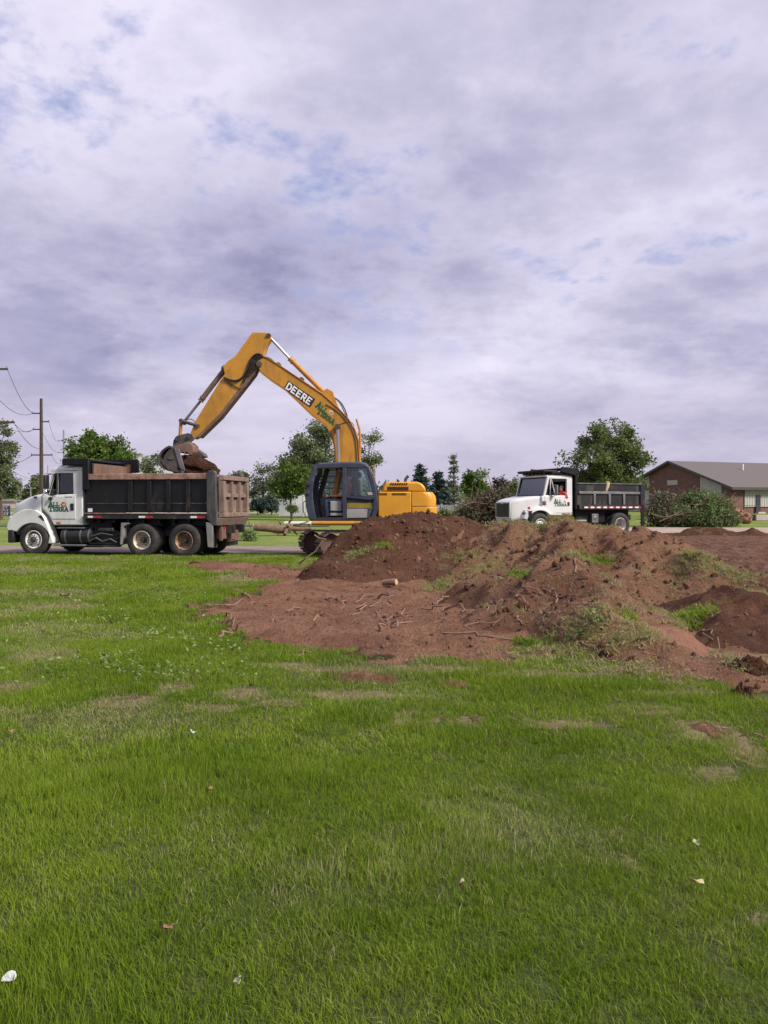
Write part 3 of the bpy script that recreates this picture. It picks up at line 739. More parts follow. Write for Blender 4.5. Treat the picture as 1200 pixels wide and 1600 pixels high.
# grass tufts still growing on turned sods, and dead thatch on the ridge
def tufts_on_soil():
    spots = [((1075, 950, 9.9), .30, 300, 0), ((1055, 1000, 9.0), .12, 30, 1), ((935, 872, 13.6), .26, 150, 0), ((815, 955, 12.2), .20, 110, 0), ((905, 912, 11.9), .20, 80, 1), ((945, 912, 11.8), .10, 40, 0),
             ((690, 928, 14.6), .42, 190, 1), ((560, 858, 17.3), .35, 110, 1), ((600, 855, 17.4), .22, 70, 0), ((1090, 885, 12.8), .5, 220, 1), ((1150, 893, 12.2), .35, 120, 1), ((850, 826, 17.7), .5, 220, 1), ((890, 832, 17.4), .5, 180, 1),
             ((940, 843, 16.3), .4, 130, 1), ((800, 836, 17.9), .4, 120, 1), ((1170, 1045, 7.3), .35, 130, 2), ((1010, 1035, 8.0), .25, 60, 1), ((950, 1020, 8.35), .40, 110, 1), ((880, 1025, 8.1), .6, 260, 1), ((830, 1012, 8.6), .25, 110, 0), ((980, 1000, 8.9), .14, 30, 0),
             ((1180, 945, 10.5), .2, 60, 1), ((760, 900, 15), .6, 160, 1), ((725, 870, 16.6), .4, 120, 1), ((1030, 1058, 7.25), .5, 90, 2), ((925, 1043, 7.6), .7, 160, 2)]
    pr = [clump('tuft_a%d' % k, 'grass_blade', 22, .05, .03, .075, .004, .009, .6, 2) for k in range(2)] + \
         [clump('tuft_b%d' % k, 'grass_pale', 18, .07, .02, .06, .005, .010, 1.1, 2) for k in range(2)] + [clump('tuft_c%d' % k, 'grass_dry', 16, .08, .015, .045, .005, .010, 1.6, 2) for k in range(2)]
    xs, ys, pk = [], [], []
    for (px, py, D), r, n, kind in spots:
        p = P(px, py, D); xs.append(p.x + rng.normal(0, r * .5, n)); ys.append(p.y + rng.normal(0, r * .6, n))
        pk.append(np.where(rng.uniform(size=n) < .7, kind * 2, 2) + rng.integers(0, 2, n))
    n = 6000                                           # thatch over the whole ridge
    x = rng.uniform(-.5, 9, n); y = rng.uniform(8, 19.5, n)
    k = (heap_z(x, y, 'B') > .12) & (fbm(x * .8, y * .8, 3, 13) + rng.normal(0, .05, n) > .53) & (packed(x, y)[0] < .1)
    xs.append(x[k]); ys.append(y[k]); pk.append(np.where(rng.uniform(size=k.sum()) < .2, 2, 4) + rng.integers(0, 2, k.sum()))
    x = np.concatenate(xs); y = np.concatenate(ys); ii = np.concatenate(pk); n = len(x)
    pts = np.stack([x, y, SH(x, y)], -1)
    rot = np.stack([rng.normal(0, .45, n), rng.normal(0, .45, n), rng.uniform(0, 6.28, n)], -1)
    s_ = rng.uniform(.7, 1.5, n); scatter('sod_grass', pts, rot, np.stack([s_, s_, s_], -1), ii, pr, 'grass tufts and thatch clinging to the turned sod')
tufts_on_soil()

def lump(name, m, r, sub=2, amp=.35, flat=.75):
    bm = bmesh.new(); bmesh.ops.create_icosphere(bm, subdivisions=sub, radius=r)
    ox, oy = rng.uniform(0, 50, 2)
    for v in bm.verts:
        q = v.co.normalized(); d = fbm(np.array([q.x * 1.7 + q.z + ox]), np.array([q.y * 1.7 - q.z * .6 + oy]), 4, 5)[0] - .5
        v.co *= 1 + amp * 2 * d; v.co.z *= flat
    me = bpy.data.meshes.new(name); bm.to_mesh(me); bm.free()
    me.polygons.foreach_set('use_smooth', [True] * len(me.polygons)); me.materials.append(MATS[m])
    return bpy.data.objects.new(name, me)
def clods():
    pr = [lump('clod_%d' % k, 'soil_dark' if k == 0 else 'soil_brown' if k < 4 else 'soil_red', 1.0, 2, .55) for k in range(8)]
    n = 11000; x = rng.uniform(-6, 10, n); y = rng.uniform(6.3, 22, n)
    dirt, field, dry = masks(x, y); a, b = heap_z(x, y, 'A'), heap_z(x, y, 'B')
    onh = np.maximum(a, b) > .05
    k = ((dirt > .55) & (rng.uniform(size=n) < .40)) | (onh & (rng.uniform(size=n) < .95)) | ((dirt > .15) & (rng.uniform(size=n) < .25))
    k &= ~((packed(x, y)[0] > .1))
    x, y, onh = x[k], y[k], onh[k]; n = len(x)
    s_ = np.clip(rng.lognormal(math.log(.013), .72, n), .005, .052) * np.where(onh, 1.2, .7)
    pts = np.stack([x, y, SH(x, y) + s_ * .2], -1)
    scatter('soil_clods', pts, rng.uniform(0, 6.28, (n, 3)), np.stack([s_ * rng.uniform(.7, 1.5, n), s_, s_ * rng.uniform(.6, 1, n)], -1), np.where(onh, rng.integers(0, 4, n), np.where(rng.uniform(size=n) < .12, 1, rng.integers(4, 8, n))), pr, 'loose clods of reddish brown soil')
clods()

# separate small heaps of soil left on the lawn
def small_heap(name, label, px, py, wpx, hpx, m='soil_brown', n=16, big=.5):
    x, D = gp(px, py); W = wpx * D / F / 2; Hh = hpx * D / F; dep = max(W * .62, Hh * .9); N = 56
    u = np.linspace(-1.15, 1.15, N); A, B = np.meshgrid(u, u); q = np.sqrt(A * A + B * B) + (fbm(A * 2.5 + px, B * 2.5 + py, 3, 5) - .5) * .7
    H = np.clip(1.05 - q, 0, 1) ** .6 * (.35 + 1.1 * np.abs(fbm(A * 3.5 + px, B * 3.5, 3, 6) - .35)) * Hh * 1.1 + (fbm(A * 9 + px, B * 9, 2, 7) - .5) * Hh * .35
    X_, Y_ = x + A * W, D + B * dep; H = np.where(q > 1.02, -.05, H); i_ = np.arange(A.size).reshape(A.shape)
    f = np.stack([i_[:-1, :-1], i_[:-1, 1:], i_[1:, 1:], i_[1:, :-1]], -1).reshape(-1, 4); f = f[(H.ravel() > -.04)[f].any(1)]
    us, inv = np.unique(f, return_inverse=True); v = np.stack([X_, Y_, GH(X_, Y_) + H], -1).reshape(-1, 3)[us]
    o = mesh_np(name, v, inv.reshape(-1, 4), m, smooth=True, attrs={'thatch': np.full(len(v), .3), 'packed': np.zeros(len(v))}); setp(o, label, 'soil clump')
small_heap('soil_clump', 'flat spill of crumbly brown soil on the grass below the bare patch', 568, 1060, 110, 14, n=34)
small_heap('soil_clump', 'small low crumb of brown soil right of the larger spill on the grass', 712, 1069, 52, 9, n=16)
small_heap('soil_clump', 'upright dark clod of soil at the lawn edge beside the packed tongue', 1161, 1090, 30, 24, 'soil_dark', 9)
small_heap('soil_clump', 'shaggy brown sod lump against the right picture edge', 1178, 1056, 60, 26, 'soil_dark', 14)
small_heap('soil_clump', 'lone dark clod lying on the leafy lawn near the loaded truck', 173, 976, 14, 7, 'soil_dark', 4)
small_heap('soil_clump', 'torn grey sod scrap on the green lawn', 790, 1167, 24, 8, 'soil_dark', 5)
small_heap('soil_clump', 'low brown crumbs at the left tip of the heap', 305, 884, 22, 6, 'soil_dark', 6)

# raised sod edge between the graded field and the driveway
def sod_edge():
    xs = np.linspace(11.7, 30, 260); ts = np.linspace(0, 1, 13); A, T = np.meshgrid(xs, ts)
    B = 33.9 + (fbm(A * .6, A * 0, 3, 91) - .5) * .8 + (T - .5) * .95
    H = np.sin(T * PI) * (.12 + .24 * sstep(.35, .65, fbm(A * .7, A * 0 + 3, 3, 92))) * (.7 + .6 * fbm(A * 4, T * 5, 3, 93)) - .02
    i_ = np.arange(A.size).reshape(A.shape); f = np.stack([i_[:-1, :-1], i_[:-1, 1:], i_[1:, 1:], i_[1:, :-1]], -1).reshape(-1, 4)
    v = np.stack([A, B, gz(A, B) + H], -1).reshape(-1, 3)
    o = mesh_np('sod_bank', v, f, 'soil_dark', smooth=True, attrs={'thatch': np.full(len(v), .7), 'packed': np.zeros(len(v))})
    setp(o, 'low dark bank of peeled sod along the edge of the concrete drive', 'sod bank')
sod_edge()

# ------------------------------------------------------------------ roots, sticks and litter
def bent(p0, p1, n=6, wob=.05, seed=0):
    rr = np.random.default_rng(seed); p0, p1 = Vector(p0), Vector(p1); pts = []
    for i in range(n + 1):
        t = i / n; q = p0.lerp(p1, t); k = math.sin(PI * t)
        pts.append(q + Vector(rr.normal(0, wob, 3)) * (k + .25) * (p1 - p0).length)
    return pts
STK = [  # px0,py0, px1,py1, thickness px, lift px, material, label or None
    (692, 991, 826, 1006, 3.6, 2, 'root_wood', 'long pale stick lying straight across the bare soil'),
    (725, 980, 782, 971, 2.4, 2, 'root_wood', 'thin curved root just above the long pale stick'),
    (368, 925, 391, 934, 6, 3, 'root_wood', 'thick broken root stub at the upper left rim of the bare soil'),
    (322, 946, 360, 948, 2.4, 2, 'root_dark', 'flat dark root at the left end of the bare soil'),
    (353, 947, 400, 943, 2.6, 3, 'root_wood', 'long thin pale root left of centre on the bare soil'),
    (342, 998, 366, 983, 5, 3, 'root_wood', 'forked thick root at the lower left rim of the bare soil'),
    (352, 963, 362, 980, 2.6, 6, 'root_dark', 'arched dark root beside the forked thick root'),
    (448, 958, 470, 950, 4, 4, 'root_dark', 'dark splintered root standing up near the middle left of the soil'),
    (510, 936, 532, 940, 3, 2, 'root_wood', 'pale flat root near the upper middle of the bare soil'),
    (534, 952, 541, 942, 4, 3, 'root_wood', 'short pale bent root stub in the middle of the soil'),
    (490, 970, 500, 962, 3, 5, 'root_wood', 'pale claw shaped root in the middle of the bare soil'),
    (500, 962, 522, 968, 2.5, 6, 'root_wood', 'thin root arching right from the claw shaped root'),
    (566, 958, 566, 944, 3, 2, 'root_wood', 'upright pale root stub in the root cluster, left one'),
    (592, 985, 590, 957, 3, 2, 'root_wood', 'tall upright pale root, second in the root cluster'),
    (612, 976, 611, 958, 2.4, 1, 'root_wood', 'thin upright root, third in the root cluster'),
    (624, 980, 625, 958, 3, 1, 'root_wood', 'upright thick pale root, fourth in the root cluster'),
    (634, 970, 641, 958, 2.8, 1, 'root_wood', 'leaning root at the right end of the root cluster'),
    (556, 944, 584, 930, 3, 3, 'root_dark', 'dark slanting root above the root cluster'),
    (592, 936, 612, 944, 3.4, 5, 'root_dark', 'dark knotted root below the short cut log'),
    (545, 962, 572, 960, 2.4, 1, 'root_wood', 'flat thin root left of the root cluster'),
    (578, 950, 600, 938, 2.4, 4, 'root_wood', 'pale slanting root in the upper root cluster'),
    (676, 945, 702, 934, 4, 2, 'root_dark', 'stout brown stick pointing at the grassy foot of the ridge'),
    (660, 951, 700, 958, 2.6, 2, 'root_dark', 'long dark root right of the root cluster'),
    (700, 953, 740, 960, 3, 5, 'root_dark', 'arched dark root at the foot of the ridge'),
    (815, 918, 850, 932, 3, 3, 'root_dark', 'dark stick on the left shoulder of the ridge'),
    (808, 932, 822, 954, 3, 2, 'root_dark', 'steep dark root on the left flank of the ridge'),
    (808, 972, 808, 958, 4, 1, 'root_wood', 'white cut root stub poking from a grass tuft'),
    (810, 970, 826, 979, 2.4, 1, 'root_wood', 'thin root running down from the white root stub'),
    (850, 922, 875, 936, 3, 3, 'root_dark', 'curved root on the crown of the ridge'),
    (872, 935, 918, 931, 3, 4, 'root_dark', 'long root lying across the crown of the ridge'),
    (897, 898, 918, 884, 3.2, 2, 'root_wood', 'pale stick near the grass tuft on the upper ridge'),
    (870, 944, 872, 928, 2.4, 1, 'root_wood', 'short upright twig on the crown of the ridge'),
    (900, 950, 922, 940, 2.4, 3, 'root_dark', 'thin twig lower on the crown of the ridge'),
    (957, 971, 950, 958, 3, 2, 'root_wood', 'short pale twig above the packed tongue'),
    (968, 992, 982, 983, 5, 2, 'root_wood', 'whitish split root at the top of the packed tongue'),
    (905, 1006, 935, 1016, 4, 2, 'root_wood', 'brown stick at the foot of the ridge by the leafy sprig'),
    (1100, 990, 1135, 1020, 2.4, 1, 'root_wood', 'thin pale root along the right side of the packed tongue'),
    (1098, 986, 1115, 994, 2.6, 2, 'root_wood', 'short pale root in the hollow by the dark slope'),
    (90, 932, 120, 939, 3, 3, 'root_wood', 'thin twig on the lawn left of the leaf litter'),
    (58, 967, 90, 963, 2.6, 3, 'root_wood', 'pale stripped twig on the dry lawn patch'),
    (245, 1052, 268, 1046, 2.6, 4, 'leaf_brush', 'green stemmed twig on the lawn below the leaf litter'),
    (465, 1028, 490, 1016, 2.6, 2, 'root_dark', 'dark twig at the lower rim of the bare soil'),
    (1180, 1150, 1200, 1156, 3, 2, 'root_wood', 'pale splinter at the right edge of the dry lawn'),
]
def litter_depth(px, py):                  # where the view ray through a pixel meets soil or lawn
    ts = np.linspace(5, 24, 1500); x = (px - 600) / F * ts; z = CAM_H + (HOR - py) / F * ts
    k = np.argmax(SH(x, ts) > z); return float(ts[k]) if k else CAM_H * F / (py - HOR)
for i, (a, b, c, d, th, li, m, lab) in enumerate(STK):
    D0, D1 = litter_depth(a, b), litter_depth(c, d)
    if abs(D1 - D0) > 2.0: D1 = D0 - .2
    p0, p1 = P(a, b, D0), P(c, d, D1); up = Vector((0, 0, li * D0 / F))
    pts = bent(p0, p1, 6, .045, i)
    pts = [q + up * (math.sin(PI * k / 6)) for k, q in enumerate(pts)]
    if abs(c - a) > 12: pts = [Vector((q.x, q.y, max(q.z, soil_top(q.x, q.y) + .01))) for q in pts]
    r = th * D0 / F / 2; mb = MB().tube(pts, [r * (1.15 - .6 * k / 6) for k in range(7)], 6)
    if i in (5, 10, 37): mb.tube(bent(pts[3], pts[3] + Vector((r * 6, -r * 4, r * 9)), 3, .06, i), [r * .7, r * .6, r * .5, r * .3], 5)
    setp(mb.build('root_stick', m), lab, 'root', 'roots and sticks on the ground')
# fine rootlets nobody could count
def rootlets():
    V, Fc = [], []
    for i in range(620):
        x = rng.uniform(-3.5, 2.5); y = rng.uniform(7.2, 15.5)
        dm = masks(np.array([x]), np.array([y]))[0][0]
        if dm < .6 or heap_z(np.array([x]), np.array([y]), 'A')[0] > .3: continue
        l = rng.uniform(.05, .28); a = rng.uniform(0, 6.28); p0 = Vector((x, y, soil_top(x, y) + .004)); x1, y1 = x + l * math.cos(a), y + l * .7 * math.sin(a)
        p1 = Vector((x1, y1, soil_top(x1, y1) + (rng.uniform(.0, .10) if rng.uniform() < .3 else .006)))
        mb = MB().tube(bent(p0, p1, 3, .09, i), [.0045 * rng.uniform(.5, 1.5), .004, .003, .0015], 4, False); b = len(V); V += mb.v; Fc += [tuple(q + b for q in f) for f in mb.f]
    o = mesh_np('rootlets', np.array([tuple(q) for q in V]), np.array(Fc), 'root_wood'); setp(o, 'fine pale rootlets torn out over the bare soil', None, None, 'stuff')
rootlets()
p = P(598, 914, litter_depth(598, 917)); q = P(619, 913, litter_depth(619, 917))
r_ = .07
lg = empty('cut_log', tuple(p), 0, 'short pale cut log at the foot of the dark heap', 'log')
d_ = q - p
MB().tube([(0, 0, r_ * .6), tuple(d_ * .5 + Vector((0, 0, r_ * .7))), tuple(d_ + Vector((0, 0, r_ * .6)))], [r_ * .75, r_ * .95, r_], 10).build('bark', 'root_wood', lg)
MB().tube([tuple(d_ + Vector((0, 0, r_ * .6))), tuple(d_ * 1.03 + Vector((0, 0, r_ * .6)))], [r_ * .9, r_ * .85], 10).build('cut_face', 'wood_cut', lg)
# root whip leaning on the heap by the excavator track
for (pp, lab) in ((((468, 880), (478, 872), (492, 862), (502, 848), (508, 843)), 'long pale root leaning up the dark heap in front of the track'), (((491, 836), (499, 841), (510, 843)), 'short pale root resting on the track end')):
    pts = []
    for px, py in pp:
        D = litter_depth(px, py + 1); D = D if D < 21 else 18.6
        pts.append(P(px, py, min(D, 19.0)))
    setp(MB().tube(pts, [.022 - .003 * i for i in range(len(pts))], 6).build('root_stick', 'root_wood'), lab, 'root', 'roots and sticks on the ground')

def fallen_leaves():
    n = 2000; px = rng.normal(205, 130, n); py = rng.uniform(893, 1075, n)
    k = (px > -60) & (px < 430); px, py = px[k], py[k]
    clus = fbm(px * .02, py * .05, 3, 101) > .5
    px, py = px[clus], py[clus]
    D = CAM_H * F / (py - HOR); x = (px - 600) / F * D; m_ = masks(x, D)[0] < .5; x, D = x[m_], D[m_]; n = len(x)
    x2 = rng.uniform(-6, 6, 60); d2 = rng.uniform(5, 11, 60); x = np.concatenate([x, x2]); D = np.concatenate([D, d2]); n = len(x)
    z = GH(x, D) + rng.uniform(.05, .095, n); s_ = rng.uniform(.010, .027, n)
    a = rng.uniform(0, 6.28, n); tl = rng.normal(0, .45, n); tl2 = rng.normal(0, .45, n)
    u = np.stack([np.cos(a), np.sin(a), tl], -1) * s_[:, None]; v = np.stack([-np.sin(a), np.cos(a), tl2], -1) * (s_ * .6)[:, None]
    c = np.stack([x, D, z], -1); V = np.stack([c - u, c - u * .1 + v, c + u, c - u * .1 - v], 1).reshape(-1, 3)
    o = mesh_np('fallen_leaves', V, np.arange(4 * n).reshape(-1, 4), 'leaf_fallen'); setp(o, 'pale green leaves strewn over the lawn', None, None, 'stuff')
fallen_leaves()
def ground_leaf(px, py, wpx, m, label, cat='leaf', kind=0):
    x, D = gp(px, py); D *= .97; x = (px - 600) / F * D; s_ = wpx * D / F / 2; rr = np.random.default_rng(px)
    n = 9; pts = []
    for k in range(n):
        a = 2 * PI * k / n; q = s_ * (1 if k % 2 == 0 or kind else .6) * rr.uniform(.8, 1.15); pts.append((q * math.cos(a), q * math.sin(a) * .8, .25 * s_ * math.sin(a * 2) + rr.uniform(-.1, .2) * s_))
    v = [(0, 0, 0)] + pts; v += [(a, b, c - .003) for a, b, c in v]; m_ = n + 1
    f = [(0, 1 + k, 1 + (k + 1) % n) for k in range(n)] + [(m_, m_ + 1 + (k + 1) % n, m_ + 1 + k) for k in range(n)] + [(1 + k, m_ + 1 + k, m_ + 1 + (k + 1) % n, 1 + (k + 1) % n) for k in range(n)]
    o = MB().add(v, f).build('fallen_leaf' if cat == 'leaf' else 'paper_scrap' if cat == 'paper' else 'wood_chip', m, loc=(x, D, float(GH(x, D)) + .055)); o.rotation_euler = (R(28), R(rr.uniform(-20, 20)), rr.uniform(0, 6)); setp(o, label, cat)
ground_leaf(12, 1527, 24, 'paper', 'crumpled white paper scrap in the grass at the lower left edge', 'paper', 1)
ground_leaf(262, 1460, 24, 'brown_leaf', 'larger dry brown leaf in the near grass, left of centre')
ground_leaf(328, 1240, 9, 'brown_leaf', 'small brown leaf in the grass under the dry patches')
ground_leaf(312, 1368, 9, 'brown_leaf', 'small brown leaf above the larger dry one')
ground_leaf(19, 1148, 13, 'brown_leaf', 'orange brown leaf in the lawn near the left edge')
ground_leaf(1089, 1387, 24, 'straw', 'pale tan wood chip in the near grass at right', 'wood chip', 1)
ground_leaf(1090, 1322, 14, 'pale_leaf', 'pale leaf above the tan wood chip')
ground_leaf(722, 1390, 10, 'straw', 'little tan bark flake in the near grass, middle', 'wood chip', 1)
ground_leaf(370, 1545, 20, 'pale_leaf', 'pointed pale green leaf standing in the nearest grass')
ground_leaf(300, 1150, 14, 'paper', 'small whitish scrap on the lawn below the leaf litter', 'paper')


# ================================================================== LETTERING
GLY = {  # strokes in a unit box: x0,y0,x1,y1 (y up), slab serifs included where the lettering has them
    'A': [(.08, 0, .45, 1), (.82, 0, .45, 1), (.22, .32, .70, .32)], 'L': [(.22, 0, .22, 1), (.22, .09, .85, .09)],
    'T': [(0, .9, .9, .9), (.45, 0, .45, .9)], 'E': [(.18, 0, .18, 1), (.18, .92, .82, .92), (.18, .5, .70, .5), (.18, .08, .82, .08)],
    'R': [(.18, 0, .18, 1), (.18, .92, .66, .92), (.18, .48, .66, .48), (.72, .92, .72, .48), (.45, .48, .84, 0)],
    'D': [(.18, 0, .18, 1), (.18, .92, .60, .92), (.18, .08, .60, .08), (.60, .92, .82, .68), (.82, .68, .82, .32), (.82, .32, .60, .08)],
    'S': [(.2, .92, .8, .92), (.2, .92, .2, .52), (.2, .5, .8, .5), (.8, .5, .8, .08), (.8, .08, .2, .08)], 'I': [(.4, 0, .4, 1)],
    'M': [(.1, 0, .1, 1), (.1, 1, .45, .35), (.8, 1, .45, .35), (.8, 0, .8, 1)], 'P': [(.18, 0, .18, 1), (.18, .92, .70, .92), (.18, .48, .70, .48), (.74, .92, .74, .48)],
    'C': [(.2, .08, .2, .92), (.2, .92, .8, .92), (.2, .08, .8, .08)], 'N': [(.15, 0, .15, 1), (.15, 1, .78, 0), (.78, 0, .78, 1)], 'O': [(.15, .08, .15, .92), (.8, .08, .8, .92), (.15, .92, .8, .92), (.15, .08, .8, .08)],
    'U': [(.15, .05, .15, 1), (.8, .05, .8, 1), (.15, .08, .8, .08)], 'Y': [(.1, 1, .45, .5), (.8, 1, .45, .5), (.45, 0, .45, .5)], 'H': [(.15, 0, .15, 1), (.8, 0, .8, 1), (.15, .5, .8, .5)], ' ': []}
SERIF = {'A': [(-.05, .05, .24, .05), (.62, .05, .98, .05)], 'L': [(.04, .95, .42, .95), (.04, .05, .3, .05), (.85, .05, .85, .34)], 'T': [(.0, .9, .0, .64), (.9, .9, .9, .64), (.24, .05, .66, .05)],
         'E': [(.0, .95, .2, .95), (0, .05, .2, .05), (.82, .92, .82, .72), (.82, .08, .82, .3)], 'R': [(0, .95, .2, .95), (0, .05, .32, .05), (.66, .05, .98, .05)]}
def letters(word, o, u, v, nrm, thick=.2, serif=False, heights=None, dep=.004, adv=1.0):
    """word laid from o; u spans one letter's width, v one letter's height, nrm points out of the surface"""
    o, u, v, nrm = map(Vector, (o, u, v, nrm)); mb = MB(); nrm = nrm.normalized(); cur = o.copy(); k = 0
    for i, ch in enumerate(word):
        hh = heights[i] if heights else 1.
        for x0, y0, x1, y1 in GLY[ch] + (SERIF.get(ch, []) if serif else []):
            a = cur + u * x0 * hh + v * y0 * hh; b = cur + u * x1 * hh + v * y1 * hh; d = b - a; l = d.length
            if l < 1e-6: continue
            d = d / l; sd = nrm.cross(d); t = thick * v.length * hh / 2 * (.8 if serif else 1)
            k += 1; c = (a + b) / 2 + nrm * (dep / 2 + .0003 * (k % 7))
            mb.obox(c, d * (l / 2 + t * .45), sd * t, nrm * dep / 2)
        cur = cur + u * hh * adv
    return mb
def emblem(parent, c, u, v, nrm, r, ma='logo_red', mb_='logo_cream'):
    c, u, v, nrm = Vector(c), Vector(u).normalized(), Vector(v).normalized(), Vector(nrm).normalized()
    m1 = MB(); m2 = MB()
    ring = lambda rr, k, n, ph=0: [c + u * rr * math.cos(2 * PI * i / n + ph) * 1.15 + v * rr * math.sin(2 * PI * i / n + ph) + nrm * k for i in range(n)]
    m1.loft([ring(r, .0005, 14), ring(r, .004, 14)])
    em = m1.build('emblem', ma, parent)
    wing = [c + nrm * .0055 + u * a * r + v * b * r for a, b in ((-.9, .3), (-.1, .1), (.75, .85), (.5, .05), (1.0, -.35), (.2, -.3), (-.3, -.8), (-.25, -.15))]
    m2.loft([wing, [q + nrm * .003 for q in wing]]); m2.build('emblem_mark', mb_, em)

# ================================================================== WHEELS
def tyre_profile(R_, w_, rim):
    h = w_ / 2
    return [(rim, -h * .82), (rim + .02, -h * .98), ((rim + R_) / 2, -h * 1.04), (R_ - .035, -h * .93), (R_ - .006, -h * .78), (R_, -h * .66), (R_, -h * .36), (R_ - .016, -h * .33), (R_ - .016, -h * .28), (R_, -h * .25), (R_, -.015), (R_ - .016, -.01), (R_ - .016, .01), (R_, .015),
            (R_, h * .25), (R_ - .016, h * .28), (R_ - .016, h * .33), (R_, h * .36), (R_, h * .66), (R_ - .006, h * .78), (R_ - .035, h * .93), ((rim + R_) / 2, h * 1.04), (rim + .02, h * .98), (rim, h * .82), (rim, -h * .82)]
def wheel(parent, x, y_out, z, R_, wd, rim_mat, front=True, near=True, dual=False):
    """y_out: outer face of the tyre; near wheels face -y"""
    sg = 1 if near else -1; e = empty('wheel', (x, y_out, z), 0, parent=parent); rim = R_ * .57
    n = 2 if dual else 1
    for k in range(n):
        t = MB().lathe(tyre_profile(R_, wd, rim), (0, sg * (wd / 2 + k * (wd + .05)), 0), 36)
        t.build('tyre', 'rubber', e, ang=50)
    if front:      # disc bulging outwards with hand holes and a hub
        prof = [(rim + .004, .015), (rim - .01, .0), (rim - .035, .03), (rim - .05, .075), (rim * .72, .085), (rim * .60, .03), (rim * .44, .012), (0, .012)]
    else:          # deep dish of a dual wheel
        prof = [(rim + .004, .015), (rim - .01, .0), (rim - .03, .03), (rim - .045, .15), (rim * .70, .185), (rim * .62, .17), (0, .17)]
    MB().lathe([(r, sg * y) for r, y in prof], (0, 0, 0), 32).build('rim', rim_mat, e, ang=40)
    hb = MB(); y0 = .012 if front else .17
    hb.lathe([(rim * .34, sg * y0), (rim * .33, sg * (y0 - .035)), (rim * .22, sg * (y0 - .05)), (rim * .2, sg * (y0 - (.07 if front else .15))), (0, sg * (y0 - (.075 if front else .155)))], (0, 0, 0), 20)
    for k in range(10):
        a = 2 * PI * k / 10; c = (rim * .50 * math.cos(a), 0, rim * .50 * math.sin(a)); hb.lathe([(.017, sg * (y0 + .01)), (.017, sg * (y0 - .03)), (0, sg * (y0 - .032))], c, 6)
    hb.build('hub', 'hub_dark', e, ang=40)
    if front:
        hh = MB()
        for k in range(5):
            a = 2 * PI * k / 5 + .3; hh.lathe([(.032, sg * .056), (0, sg * .055)], (rim * .68 * math.cos(a), 0, rim * .68 * math.sin(a)), 10)
        hh.builds('hand_hole', 'hub_dark', e)
    return e
def rsec(x, w0, zb, zt, r, yc, n=5, wb=None):
    """cross-section ring: flat bottom, rounded top corners, half width w0 (wb at the bottom)"""
    wb = wb or w0; ring = [(x, yc - wb, zb)]
    for k in range(n + 1):
        a = PI - (PI / 2) * k / n; ring.append((x, yc - w0 + r + r * math.cos(a), zt - r + r * math.sin(a)))
    for k in range(n + 1):
        a = PI / 2 - (PI / 2) * k / n; ring.append((x, yc + w0 - r + r * math.cos(a), zt - r + r * math.sin(a)))
    ring.append((x, yc + wb, zb)); return ring
def arch(S, cx, cy, r, a0, a1, n=9):
    return [(cx + r * math.cos(R(a0 + (a1 - a0) * k / n)), cy - r * math.sin(R(a0 + (a1 - a0) * k / n))) for k in range(n + 1)]
def pane(parent, pts, m, name='window', th=.006, nrm=(0, 1, 0)):
    nrm = Vector(nrm).normalized() * th; a = [Vector(q) for q in pts]
    return MB().loft([[tuple(q) for q in a], [tuple(q + nrm) for q in a]]).build(name, m, parent)

# ================================================================== LOADED DUMP TRUCK
A_ = (-11.117, 24.3); B_ = (-6.084, 23.4)
S1 = Side(*A_, B_[0] - A_[0], B_[1] - A_[1], 0.)
T1 = empty('dump_truck', (*A_, 0), S1.rz, 'white and black dump truck loaded with soil under the excavator bucket', 'dump truck')
W1 = 2.44; YC = W1 / 2
def q3(S, px, py, o): a, z = S(px, py, o); return (a, o, z)
# wheels
fx, _ = S1(51, 860); m1x, _ = S1(221, 860); m2x, _ = S1(287, 860)
wheel(T1, fx, .03, .505, .505, .29, 'rim_white', True, True); wheel(T1, fx, W1 - .03, .505, .505, .29, 'rim_white', True, False)
wheel(T1, m1x, 0, .51, .51, .27, 'rim_tan', False, True, True); wheel(T1, m1x, W1, .51, .51, .27, 'rim_tan', False, False, True)
wheel(T1, m2x, 0, .51, .51, .27, 'rim_rust', False, True, True); wheel(T1, m2x, W1, .51, .51, .27, 'rim_rust', False, False, True)
# chassis
x_tail, _ = S1(352, 830); x0_, _ = S1(20, 830)
ch = MB(); ch.bx(x0_, x_tail, YC - .45, YC - .36, .72, .98).bx(x0_, x_tail, YC + .36, YC + .45, .72, .98)
for k in range(5): xx = x0_ + .6 + k * 1.3; ch.bx(xx, xx + .12, YC - .36, YC + .36, .76, .95)
for xx in (fx, m1x, m2x): ch.tube([(xx, .3, .5), (xx, W1 - .3, .5)], .075, 10)
for xx in (m1x, m2x): ch.lathe([(0, -.2), (.2, -.15), (.24, 0), (.2, .15), (0, .2)], (xx, YC, .5), 14, 'x')
ch.bx(m1x - .2, m2x + .3, YC - .62, YC - .5, .62, .80).bx(m1x - .2, m2x + .3, YC + .5, YC + .62, .62, .80)
ch.tube([(fx + .3, YC, .62), (m1x, YC, .55)], .05, 8)
ch.bx(S1(76, 0)[0], S1(140, 0)[0], .64, W1 - .36, .24, .95).build('chassis', 'black_paint', T1, .008)
